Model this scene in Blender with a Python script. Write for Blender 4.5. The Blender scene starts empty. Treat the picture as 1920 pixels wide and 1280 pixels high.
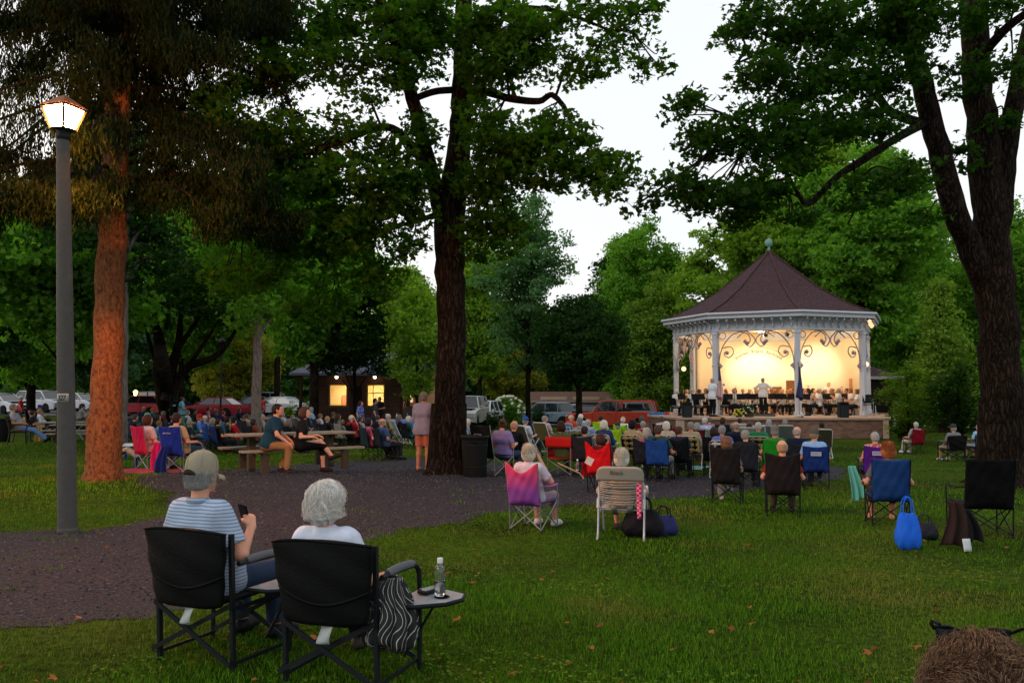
import bpy, math, random
import numpy as np
from mathutils import Vector, Matrix
import openvdb as vdb
random.seed(7); RS = np.random.RandomState(11)
PI = math.pi
scene = bpy.context.scene
COL = scene.collection
EYE = 1.75
F = 1600.0; HOR = 733.0
PITCH = math.atan((HOR - 640.0) / F)
# ---------------------------------------------------------------- camera
cd = bpy.data.cameras.new('camera'); cam = bpy.data.objects.new('camera', cd); COL.objects.link(cam)
cd.sensor_width = 36; cd.lens = F / 1920 * 36; cd.clip_end = 2000; cd.clip_start = .05
cam.location = (0, 0, EYE); cam.rotation_euler = (PI / 2 + PITCH, 0, 0)
scene.camera = cam
# ---------------------------------------------------------------- terrain
CP = np.array([(-1.7, 5.3, 1.70), (4.5, 10.1, 1.88), (.3, 11.6, 1.92), (1.5, 11.5, 1.92), (4.6, 14, 1.93), (3.4, 14, 1.93), (6.3, 16.5, 2.0), (6, 7.5, 1.82), (-1.9, 19, 1.75), (4, 23, 2.02), (14.5, 30, 2.3), (14.2, 27, 2.3),
               (8, 37, 2.02), (17, 38, 2.04), (12, 44, 2.04), (-4.5, 16.3, 1.60), (-15.5, 26.7, 1.62), (-37, 68, 1.65), (7, 57, 2.5), (3, 60, 2.5), (-6.5, 33, 2.15), (-14.7, 32.6, 1.98), (-10, 40, 2.05), (-3.5, 31, 2.12), (-4, 25, 1.95), (-9, 55, 2.1), (-8.4, 18.5, 1.72), (-7, 22, 1.85), (-9, 26, 2.0), (-6, 24.5, 1.98), (-3.6, 21.5, 1.93), (-11, 36, 2.05), (-7, 29, 2.1), (-1, 22.5, 1.97), (0, 26, 2.05), (1, 20.5, 1.95), (-13, 27, 1.95),
               (-7.4, 15.4, 1.6), (-5.2, 10, 1.65), (11.4, 19.7, 2.12), (0, 0, 1.7), (-6, 3, 1.66), (6, 3, 1.75), (-20, 12, 1.6), (25, 12, 2.1), (0, 150, 2.4), (-90, 120, 1.5), (90, 120, 2.6), (40, 60, 2.5), (-45, 40, 1.5), (-20, 66, 1.9), (0, -30, 1.6)])
def gz(x, y):
    x = np.asarray(x, float); y = np.asarray(y, float)
    dx = x[..., None] - CP[:, 0]; dy = y[..., None] - CP[:, 1]
    w = 1.0 / (dx * dx + dy * dy + .6 + .004 * (x[..., None] ** 2 + y[..., None] ** 2)) ** 2
    return EYE - (w * CP[:, 2]).sum(-1) / w.sum(-1)
def gzf(x, y): return float(gz(x, y))
def ray(px, py):
    u = (px - 960) / F; v = (640 - py) / F
    c, s = math.cos(PITCH), math.sin(PITCH)
    return Vector((u, c - v * s, s + v * c))           # direction for unit depth
def at(px, py, Y):                                        # point seen at pixel, Y metres in front
    r = ray(px, py); return Vector((0, 0, EYE)) + r * (Y / r.y)
def G(px, py):                                            # point on the ground
    lo, hi = 1.5, 300.0
    for _ in range(40):
        m = (lo + hi) / 2; p = at(px, py, m)
        if p.z > gzf(p.x, p.y): lo = m
        else: hi = m
    p = at(px, py, lo); p.z = gzf(p.x, p.y); return p
def Hd(px, py, h):                                        # where something h metres tall has its top at the pixel
    d = np.arange(46, 3, -.1); r = ray(px, py); k = d / r.y; X, Z = r.x * k, EYE + r.z * k; f = Z - gz(X, d) - h; i = int(np.argmax(f > 0))
    p = at(px, py, float(d[i])); p.z = gzf(p.x, p.y); return p
# ---------------------------------------------------------------- materials
MC = {}
def srgb(h):
    if isinstance(h, str):
        h = h.lstrip('#'); c = [int(h[i:i + 2], 16) / 255 for i in (0, 2, 4)]
        return tuple(((x + .055) / 1.055) ** 2.4 if x > .04 else x / 12.92 for x in c)
    return tuple(h)
def nodes(m):
    m.use_nodes = True; nt = m.node_tree; nt.nodes.clear(); return nt
def mat(name, col, rough=.6, var=.15, scale=8., bump=0., metal=0., bscale=None, spec=.12, detail=4):
    key = (name, str(col), rough, var, scale, bump, metal)
    if key in MC: return MC[key]
    c = srgb(col); m = bpy.data.materials.new(name); nt = nodes(m); N, L = nt.nodes, nt.links
    out = N.new('ShaderNodeOutputMaterial'); b = N.new('ShaderNodeBsdfPrincipled'); L.new(b.outputs[0], out.inputs[0])
    b.inputs['Roughness'].default_value = rough; b.inputs['Metallic'].default_value = metal
    b.inputs['Specular IOR Level'].default_value = spec
    tc = N.new('ShaderNodeTexCoord'); nz = N.new('ShaderNodeTexNoise'); nz.inputs['Scale'].default_value = scale; nz.inputs['Detail'].default_value = detail
    L.new(tc.outputs['Object'], nz.inputs['Vector'])
    mx = N.new('ShaderNodeMix'); mx.data_type = 'RGBA'
    mx.inputs[6].default_value = tuple(x * (1 - var) for x in c) + (1,); mx.inputs[7].default_value = tuple(min(1, x * (1 + var)) for x in c) + (1,)
    L.new(nz.outputs[0], mx.inputs[0]); L.new(mx.outputs[2], b.inputs['Base Color'])
    if bump:
        n2 = N.new('ShaderNodeTexNoise'); n2.inputs['Scale'].default_value = bscale or scale * 4; n2.inputs['Detail'].default_value = 5
        L.new(tc.outputs['Object'], n2.inputs['Vector']); bp = N.new('ShaderNodeBump'); bp.inputs['Strength'].default_value = bump; bp.inputs['Distance'].default_value = .02
        L.new(n2.outputs[0], bp.inputs['Height']); L.new(bp.outputs[0], b.inputs['Normal'])
    MC[key] = m; return m
def ramp_mat(name, stops, rough=.7, scale=(1, 1, 1), nscale=6., detail=6, bump=.4, dist=.02, kind='noise', coord='Object', extra=None):
    """noise driven colour ramp with bump"""
    if name in MC: return MC[name]
    m = bpy.data.materials.new(name); nt = nodes(m); N, L = nt.nodes, nt.links
    out = N.new('ShaderNodeOutputMaterial'); b = N.new('ShaderNodeBsdfPrincipled'); L.new(b.outputs[0], out.inputs[0]); b.inputs['Roughness'].default_value = rough; b.inputs['Specular IOR Level'].default_value = .06
    tc = N.new('ShaderNodeTexCoord'); mp = N.new('ShaderNodeMapping'); mp.inputs['Scale'].default_value = scale; L.new(tc.outputs[coord], mp.inputs[0])
    if kind == 'noise':
        t = N.new('ShaderNodeTexNoise'); t.inputs['Scale'].default_value = nscale; t.inputs['Detail'].default_value = detail; t.inputs['Roughness'].default_value = .65; o = t.outputs[0]
    else:
        t = N.new('ShaderNodeTexVoronoi'); t.inputs['Scale'].default_value = nscale; o = t.outputs['Distance']
    L.new(mp.outputs[0], t.inputs['Vector'])
    r = N.new('ShaderNodeValToRGB'); e = r.color_ramp.elements
    while len(e) < len(stops): e.new(.5)
    for k, (p, c) in enumerate(stops): e[k].position = p; e[k].color = srgb(c) + (1,)
    L.new(o, r.inputs[0]); L.new(r.outputs[0], b.inputs['Base Color'])
    bp = N.new('ShaderNodeBump'); bp.inputs['Strength'].default_value = bump; bp.inputs['Distance'].default_value = dist
    L.new(o, bp.inputs['Height']); L.new(bp.outputs[0], b.inputs['Normal'])
    MC[name] = m; return m
def bark_mat(name, crack, plate, sc=(7, 7, 1.6), warp=.25, dist=.05):
    if name in MC: return MC[name]
    m = bpy.data.materials.new(name); nt = nodes(m); N, L = nt.nodes, nt.links
    out = N.new('ShaderNodeOutputMaterial'); b = N.new('ShaderNodeBsdfPrincipled'); L.new(b.outputs[0], out.inputs[0]); b.inputs['Roughness'].default_value = .95; b.inputs['Specular IOR Level'].default_value = .05
    tc = N.new('ShaderNodeTexCoord'); n1 = N.new('ShaderNodeTexNoise'); n1.inputs['Scale'].default_value = 2.2; n1.inputs['Detail'].default_value = 4; L.new(tc.outputs['Object'], n1.inputs['Vector'])
    ma = N.new('ShaderNodeVectorMath'); ma.operation = 'MULTIPLY_ADD'; ma.inputs[1].default_value = (warp,) * 3; L.new(n1.outputs[1], ma.inputs[0]); L.new(tc.outputs['Object'], ma.inputs[2])
    mp = N.new('ShaderNodeMapping'); mp.inputs['Scale'].default_value = sc; L.new(ma.outputs[0], mp.inputs[0])
    v = N.new('ShaderNodeTexVoronoi'); v.feature = 'DISTANCE_TO_EDGE'; v.inputs['Scale'].default_value = 1; L.new(mp.outputs[0], v.inputs['Vector'])
    n2 = N.new('ShaderNodeTexNoise'); n2.inputs['Scale'].default_value = 5; n2.inputs['Detail'].default_value = 9; n2.inputs['Roughness'].default_value = .7; L.new(mp.outputs[0], n2.inputs['Vector'])
    r0 = N.new('ShaderNodeMapRange'); r0.inputs[2].default_value = .55; L.new(v.outputs['Distance'], r0.inputs[0]); mu = N.new('ShaderNodeMath'); mu.operation = 'MULTIPLY'; L.new(r0.outputs[0], mu.inputs[0]); L.new(n2.outputs[0], mu.inputs[1])
    r = N.new('ShaderNodeValToRGB'); e = r.color_ramp.elements; e[0].position = .02; e[0].color = srgb(crack) + (1,); e[1].position = .45; e[1].color = srgb(plate) + (1,); L.new(mu.outputs[0], r.inputs[0])
    big = N.new('ShaderNodeMix'); big.data_type = 'RGBA'; big.blend_type = 'MULTIPLY'; big.inputs[0].default_value = .7; L.new(r.outputs[0], big.inputs[6]); n3 = N.new('ShaderNodeTexNoise'); n3.inputs['Scale'].default_value = .9; n3.inputs['Detail'].default_value = 6; L.new(tc.outputs['Object'], n3.inputs['Vector'])
    rr = N.new('ShaderNodeValToRGB'); rr.color_ramp.elements[0].position = .35; rr.color_ramp.elements[0].color = (.4, .4, .4, 1); rr.color_ramp.elements[1].position = .65; L.new(n3.outputs[0], rr.inputs[0]); L.new(rr.outputs[0], big.inputs[7]); L.new(big.outputs[2], b.inputs['Base Color'])
    bp = N.new('ShaderNodeBump'); bp.inputs['Strength'].default_value = 1; bp.inputs['Distance'].default_value = dist; L.new(mu.outputs[0], bp.inputs['Height']); L.new(bp.outputs[0], b.inputs['Normal']); MC[name] = m; return m
def emit(name, col, s):
    key = (name, str(col), s)
    if key in MC: return MC[key]
    m = bpy.data.materials.new(name); nt = nodes(m); N, L = nt.nodes, nt.links
    out = N.new('ShaderNodeOutputMaterial'); b = N.new('ShaderNodeEmission'); b.inputs[0].default_value = srgb(col) + (1,); b.inputs[1].default_value = s; L.new(b.outputs[0], out.inputs[0])
    MC[key] = m; return m
def leaf_mat(name, dark, light, trans=.45, nscale=.35):
    if name in MC: return MC[name]
    m = bpy.data.materials.new(name); nt = nodes(m); N, L = nt.nodes, nt.links
    out = N.new('ShaderNodeOutputMaterial'); d = N.new('ShaderNodeBsdfDiffuse'); t = N.new('ShaderNodeBsdfTranslucent'); g = N.new('ShaderNodeBsdfGlossy')
    g.inputs['Roughness'].default_value = .45; g.inputs['Color'].default_value = (.5, .5, .5, 1)
    geo = N.new('ShaderNodeNewGeometry'); tc = N.new('ShaderNodeTexCoord'); nz = N.new('ShaderNodeTexNoise'); nz.inputs['Scale'].default_value = nscale; nz.inputs['Detail'].default_value = 3
    L.new(tc.outputs['Object'], nz.inputs['Vector'])
    ad = N.new('ShaderNodeMath'); ad.operation = 'ADD'; L.new(geo.outputs['Random Per Island'], ad.inputs[0]); L.new(nz.outputs[0], ad.inputs[1])
    ml = N.new('ShaderNodeMath'); ml.operation = 'MULTIPLY'; ml.inputs[1].default_value = .55; L.new(ad.outputs[0], ml.inputs[0])
    mx = N.new('ShaderNodeMix'); mx.data_type = 'RGBA'; mx.inputs[6].default_value = srgb(dark) + (1,); mx.inputs[7].default_value = srgb(light) + (1,)
    L.new(ml.outputs[0], mx.inputs[0]); L.new(mx.outputs[2], d.inputs[0])
    br = N.new('ShaderNodeMix'); br.data_type = 'RGBA'; br.blend_type = 'MULTIPLY'; br.inputs[0].default_value = 1; br.inputs[7].default_value = (1.3, 1.5, .5, 1)
    L.new(mx.outputs[2], br.inputs[6]); L.new(br.outputs[2], t.inputs[0])
    m1 = N.new('ShaderNodeMixShader'); m1.inputs[0].default_value = trans; L.new(d.outputs[0], m1.inputs[1]); L.new(t.outputs[0], m1.inputs[2])
    m2 = N.new('ShaderNodeMixShader'); m2.inputs[0].default_value = .006 if 'needle' in name else .012; L.new(m1.outputs[0], m2.inputs[1]); L.new(g.outputs[0], m2.inputs[2]); L.new(m2.outputs[0], out.inputs[0])
    MC[name] = m; return m
# ---------------------------------------------------------------- objects
def tag(o, label=None, cat=None, group=None, kind=None):
    if label: o['label'] = label
    if cat: o['category'] = cat
    if group: o['group'] = group
    if kind: o['kind'] = kind
    return o
def empty(name, loc=(0, 0, 0), rz=0., s=1.):
    o = bpy.data.objects.new(name, None); COL.objects.link(o); o.location = loc; o.rotation_euler = (0, 0, rz); o.scale = (s, s, s)
    o.empty_display_size = .1; return o
def link(name, me, mats, parent=None, loc=None, rot=None):
    o = bpy.data.objects.new(name, me); COL.objects.link(o)
    if not isinstance(mats, (list, tuple)): mats = [mats]
    while len(me.materials) < len(mats): me.materials.append(None)
    for i, m in enumerate(mats):
        o.material_slots[i].link = 'OBJECT'; o.material_slots[i].material = m
    if parent: o.parent = parent
    if loc is not None: o.location = loc
    if rot is not None: o.rotation_euler = rot
    return o
def np_mesh(name, verts, quads=None, tris=None, smooth=False, midx=None):
    me = bpy.data.meshes.new(name); verts = np.asarray(verts, np.float32)
    nq = 0 if quads is None else len(quads); ntr = 0 if tris is None else len(tris)
    me.vertices.add(len(verts)); me.vertices.foreach_set('co', verts.ravel())
    me.loops.add(nq * 4 + ntr * 3); parts = []
    if nq: parts.append(np.asarray(quads, np.int32).ravel())
    if ntr: parts.append(np.asarray(tris, np.int32).ravel())
    me.loops.foreach_set('vertex_index', np.concatenate(parts))
    me.polygons.add(nq + ntr)
    st = np.concatenate([np.arange(nq) * 4, nq * 4 + np.arange(ntr) * 3]).astype(np.int32)
    me.polygons.foreach_set('loop_start', st)
    me.polygons.foreach_set('use_smooth', np.full(nq + ntr, smooth))
    if midx is not None: me.polygons.foreach_set('material_index', np.asarray(midx, np.int32))
    me.update(calc_edges=True); me.validate(); return me
class MB:
    def __init__(s): s.v = []; s.f = []; s.mi = []; s.m = 0; s.sm = []
    def add(s, vs, fs, sm=False):
        b = len(s.v); s.v += [tuple(v) for v in vs]
        for f in fs: s.f.append([i + b for i in f]); s.mi.append(s.m); s.sm.append(sm)
        return s
    def box(s, c, d, rz=0., M=None, bev=0.):
        x, y, z = d[0] / 2, d[1] / 2, d[2] / 2
        if bev:
            e = min(bev, x * .9, y * .9, z * .9); P = []
            # chamfered box: 24 verts
            idx = {}
            for sx in (-1, 1):
                for sy in (-1, 1):
                    for sz in (-1, 1):
                        for ax in range(3):
                            p = [sx * (x - e), sy * (y - e), sz * (z - e)]; p[ax] += (sx, sy, sz)[ax] * e
                            idx[(sx, sy, sz, ax)] = len(P); P.append(Vector(p))
            Fs = []
            for ax in range(3):
                o = [a for a in range(3) if a != ax]
                for sg in (-1, 1):
                    q = []
                    for a, b in ((-1, -1), (1, -1), (1, 1), (-1, 1)):
                        k = [0, 0, 0]; k[ax] = sg; k[o[0]] = a; k[o[1]] = b; q.append(idx[(*k, ax)])
                    Fs.append(q)
            for ax in range(3):
                o = [a for a in range(3) if a != ax]
                for a in (-1, 1):
                    for b in (-1, 1):
                        k = [0, 0, 0]; k[o[0]] = a; k[o[1]] = b; q = []
                        for sg, oo in ((-1, o[0]), (-1, o[1]), (1, o[1]), (1, o[0])):
                            k[ax] = sg; q.append(idx[(*k, oo)])
                        Fs.append(q)
            for sx in (-1, 1):
                for sy in (-1, 1):
                    for sz in (-1, 1): Fs.append([idx[(sx, sy, sz, a)] for a in range(3)])
        else:
            P = [Vector((sx * x, sy * y, sz * z)) for sx in (-1, 1) for sy in (-1, 1) for sz in (-1, 1)]
            Fs = [(0, 1, 3, 2), (4, 6, 7, 5), (0, 4, 5, 1), (2, 3, 7, 6), (0, 2, 6, 4), (1, 5, 7, 3)]
        if M is None: M = Matrix.Rotation(rz, 3, 'Z')
        c = Vector(c); return s.add([M @ p + c for p in P], Fs)
    def bar(s, a, b, w, h, up=(0, 0, 1)):
        a, b = Vector(a), Vector(b); d = (b - a); L = d.length; d.normalize(); up = Vector(up)
        if abs(d.dot(up)) > .98: up = Vector((0, 1, 0))
        r = d.cross(up).normalized(); u = r.cross(d)
        M = Matrix((r, d, u)).transposed(); return s.box((a + b) / 2, (w, L, h), M=M)
    def tube(s, pts, r, n=8, cap=True, closed=False, sm=True):
        pts = [Vector(p) for p in pts]; k = len(pts); rr = list(r) if isinstance(r, (list, tuple)) else [r] * k
        if len(rr) != k: q = rr; rr = [q[int(i * (len(q) - 1) / max(1, k - 1))] for i in range(k)]
        vs = []; fs = []; nrm = None
        for i in range(k):
            if closed: t = (pts[(i + 1) % k] - pts[i - 1])
            else: t = pts[min(i + 1, k - 1)] - pts[max(i - 1, 0)]
            t = t.normalized() if t.length > 1e-9 else Vector((0, 0, 1))
            if nrm is None:
                a = Vector((0, 0, 1)) if abs(t.z) < .9 else Vector((1, 0, 0)); nrm = t.cross(a).normalized()
            else:
                nrm = nrm - t * nrm.dot(t)
                nrm = nrm.normalized() if nrm.length > 1e-6 else t.orthogonal().normalized()
            bi = t.cross(nrm)
            for j in range(n):
                a = 2 * PI * j / n; vs.append(pts[i] + (nrm * math.cos(a) + bi * math.sin(a)) * rr[i])
        for i in range(k if closed else k - 1):
            for j in range(n):
                a = i * n + j; b = i * n + (j + 1) % n; c = ((i + 1) % k) * n; fs.append((a, b, c + (j + 1) % n, c + j))
        s.add(vs, fs, sm)
        if cap and not closed: s.add([vs[j] for j in range(n)], [tuple(range(n))[::-1]]); s.add(vs[-n:], [tuple(range(n))])
        return s
    def lathe(s, prof, n=20, c=(0, 0, 0), sm=True, sx=1, sy=1, M=None):
        c = Vector(c); vs = []; fs = []
        for (r, z) in prof:
            for j in range(n):
                p = Vector((r * sx * math.cos(2 * PI * j / n), r * sy * math.sin(2 * PI * j / n), z))
                vs.append((M @ p if M else p) + c)
        for i in range(len(prof) - 1):
            for j in range(n): fs.append((i * n + j, i * n + (j + 1) % n, (i + 1) * n + (j + 1) % n, (i + 1) * n + j))
        s.add(vs, fs, sm)
        if prof[0][0] > 1e-4: s.add(vs[:n], [tuple(range(n))[::-1]])
        if prof[-1][0] > 1e-4: s.add(vs[-n:], [tuple(range(n))])
        return s
    def ball(s, c, r, n=12, sx=1, sy=1, sz=1, M=None):
        k = max(4, n // 2); pr = [(max(1e-5, r * math.sin(PI * i / k)), -r * math.cos(PI * i / k) * sz) for i in range(k + 1)]
        return s.lathe(pr, n, c, True, sx, sy, M)
    def sheet(s, fn, nu, nv, th=.004, sm=True):
        """fn(u,v)->Vector; a thin closed cloth"""
        P = [[Vector(fn(i / nu, j / nv)) for j in range(nv + 1)] for i in range(nu + 1)]
        top, bot = [], []
        for i in range(nu + 1):
            for j in range(nv + 1):
                du = P[min(i + 1, nu)][j] - P[max(i - 1, 0)][j]; dv = P[i][min(j + 1, nv)] - P[i][max(j - 1, 0)]
                nn = du.cross(dv); nn = nn.normalized() if nn.length > 1e-9 else Vector((0, 0, 1))
                top.append(P[i][j] + nn * th / 2); bot.append(P[i][j] - nn * th / 2)
        K = len(top); W = nv + 1; fs = []
        for i in range(nu):
            for j in range(nv):
                a, b, c, d = i * W + j, (i + 1) * W + j, (i + 1) * W + j + 1, i * W + j + 1
                fs.append((a, b, c, d)); fs.append((K + d, K + c, K + b, K + a))
        for i in range(nu):
            fs.append((i * W, K + i * W, K + (i + 1) * W, (i + 1) * W)); e = nv; fs.append((i * W + e, (i + 1) * W + e, K + (i + 1) * W + e, K + i * W + e))
        for j in range(nv):
            fs.append((j, j + 1, K + j + 1, K + j)); o = nu * W; fs.append((o + j, K + o + j, K + o + j + 1, o + j + 1))
        return s.add(top + bot, fs, sm)
    def prism(s, poly, h0, h1, axis='z'):
        """poly 2-D list extruded along axis between h0,h1"""
        n = len(poly)
        def mk(p, h):
            return {'z': (p[0], p[1], h), 'y': (p[0], h, p[1]), 'x': (h, p[0], p[1])}[axis]
        vs = [mk(p, h0) for p in poly] + [mk(p, h1) for p in poly]
        return s.add(vs, [tuple(range(n))[::-1], tuple(range(n, 2 * n))] + [(i, (i + 1) % n, n + (i + 1) % n, n + i) for i in range(n)])
    def mesh(s, name):
        me = bpy.data.meshes.new(name); me.from_pydata(s.v, [], s.f)
        me.polygons.foreach_set('material_index', s.mi); me.polygons.foreach_set('use_smooth', s.sm)
        me.update(); return me
    def build(s, name, mats, parent=None, loc=None, rot=None):
        me = s.mesh(name)
        o = link(name, me, mats, parent, loc, rot)
        import bmesh
        bm = bmesh.new(); bm.from_mesh(me); bmesh.ops.recalc_face_normals(bm, faces=bm.faces); bm.to_mesh(me); bm.free()
        return o
def copy_tree(o, parent=None):
    c = o.copy(); COL.objects.link(c); c.parent = parent
    for ch in [x for x in KIDS.get(o.name, [])] if o.name in KIDS else list(o.children): copy_tree(ch, c)
    return c
KIDS = {}
def text_mesh(txt, size=1., ext=.004, space=1.):
    cu = bpy.data.curves.new('t', 'FONT'); cu.body = txt; cu.size = size; cu.extrude = ext; cu.align_x = 'CENTER'; cu.align_y = 'CENTER'; cu.space_character = space
    o = bpy.data.objects.new('t', cu); COL.objects.link(o); dg = bpy.context.evaluated_depsgraph_get()
    me = bpy.data.meshes.new_from_object(o.evaluated_get(dg)); bpy.data.objects.remove(o); bpy.data.curves.remove(cu); me.name = 'lettering'; return me
def aim(p, q): return math.atan2(-(q[0] - p[0]), q[1] - p[1])       # rotation about z so that +Y looks from p to q
def bez(pts, n=8):
    """Catmull-Rom through points"""
    P = [Vector(p) for p in pts]; P = [P[0] * 2 - P[1]] + P + [P[-1] * 2 - P[-2]]; out = []
    for i in range(1, len(P) - 2):
        for k in range(n):
            t = k / n; a, b, c, d = P[i - 1], P[i], P[i + 1], P[i + 2]
            out.append(.5 * ((2 * b) + (c - a) * t + (2 * a - 5 * b + 4 * c - d) * t * t + (3 * b - 3 * c + d - a) * t ** 3))
    out.append(P[-2]); return out
# ================================================================ bodies from smooth distance fields
class Fld:
    def __init__(s, lo, hi, vox):
        s.vox = vox; s.lo = np.array(lo, float); n = np.ceil((np.array(hi) - s.lo) / vox).astype(int) + 1; s.n = n
        s.a = np.full(n, .1, np.float32)
        s.ax = [s.lo[i] + np.arange(n[i]) * vox for i in range(3)]
    def sub(s, lo, hi):
        i0 = [max(0, int((lo[i] - s.lo[i]) / s.vox)) for i in range(3)]; i1 = [min(s.n[i], int((hi[i] - s.lo[i]) / s.vox) + 2) for i in range(3)]
        sl = tuple(slice(a, max(a, b)) for a, b in zip(i0, i1))
        return sl, np.meshgrid(*[s.ax[i][sl[i]] for i in range(3)], indexing='ij', sparse=True)
    def smin(s, sl, d, k):
        a = s.a[sl]; h = np.maximum(k - np.abs(a - d), 0) / k; s.a[sl] = np.minimum(a, d) - h * h * k * .25
    def cap(s, a, b, r0, r1, k=.03, flat0=False, flat1=False, fz=None):
        a = np.array(a, float); b = np.array(b, float); m = max(r0, r1) + k + .02
        sl, (X, Y, Z) = s.sub(np.minimum(a, b) - m, np.maximum(a, b) + m)
        if 0 in s.a[sl].shape: return
        ab = b - a; L2 = max((ab ** 2).sum(), 1e-9); t0 = ((X - a[0]) * ab[0] + (Y - a[1]) * ab[1] + (Z - a[2]) * ab[2]) / L2
        t = np.clip(t0, 0, 1); dx, dy, dz = X - a[0] - t * ab[0], Y - a[1] - t * ab[1], Z - a[2] - t * ab[2]
        d = np.sqrt(dx * dx + dy * dy + dz * dz) - (r0 + (r1 - r0) * t)
        L = math.sqrt(L2)
        if flat1: d = np.maximum(d, (t0 - 1) * L)
        if flat0: d = np.maximum(d, -t0 * L)
        s.smin(sl, d, k)
    def ell(s, c, r, k=.02, M=None, cut=False):
        c = np.array(c, float); m = max(r) + k + .02; sl, (X, Y, Z) = s.sub(c - m, c + m)
        if 0 in s.a[sl].shape: return
        X, Y, Z = X - c[0], Y - c[1], Z - c[2]
        if M is not None:
            R = np.array(M.transposed().to_3x3()) if hasattr(M, 'transposed') else M
            X, Y, Z = R[0][0] * X + R[0][1] * Y + R[0][2] * Z, R[1][0] * X + R[1][1] * Y + R[1][2] * Z, R[2][0] * X + R[2][1] * Y + R[2][2] * Z
        k0 = np.sqrt((X / r[0]) ** 2 + (Y / r[1]) ** 2 + (Z / r[2]) ** 2); k1 = np.sqrt((X / r[0] ** 2) ** 2 + (Y / r[1] ** 2) ** 2 + (Z / r[2] ** 2) ** 2) + 1e-6
        d = k0 * (k0 - 1) / k1
        if cut:
            a = s.a[sl]; h = np.maximum(k - np.abs(a + d), 0) / k; s.a[sl] = np.maximum(a, -d) + h * h * k * .25
        else: s.smin(sl, d, k)
    def full(s): return np.meshgrid(*s.ax, indexing='ij', sparse=True)
    def mesh(s, name, adapt=0.):
        s.a[[0, -1], :, :] = .1; s.a[:, [0, -1], :] = .1; s.a[:, :, [0, -1]] = .1
        g = vdb.FloatGrid(.1); g.copyFromArray(np.ascontiguousarray(s.a)); p, t, q = g.convertToPolygons(0., adapt)
        if len(p) == 0: p = np.zeros((3, 3)); t = np.array([[0, 1, 2]]); q = np.zeros((0, 4), int)
        p = p * s.vox + s.lo
        return np_mesh(name, p, q[:, ::-1] if len(q) else None, t[:, ::-1] if len(t) else None, True)
def wob(X, Y, Z, seed, f):
    r = np.random.RandomState(seed); o = 0
    for i in range(5):
        k = r.normal(size=3); k /= np.linalg.norm(k); k *= f * (1 + .5 * i); o = o + np.sin(k[0] * X + k[1] * Y + k[2] * Z + r.rand() * 7) / (1 + .4 * i)
    return o / 2.5
V = Vector
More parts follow.
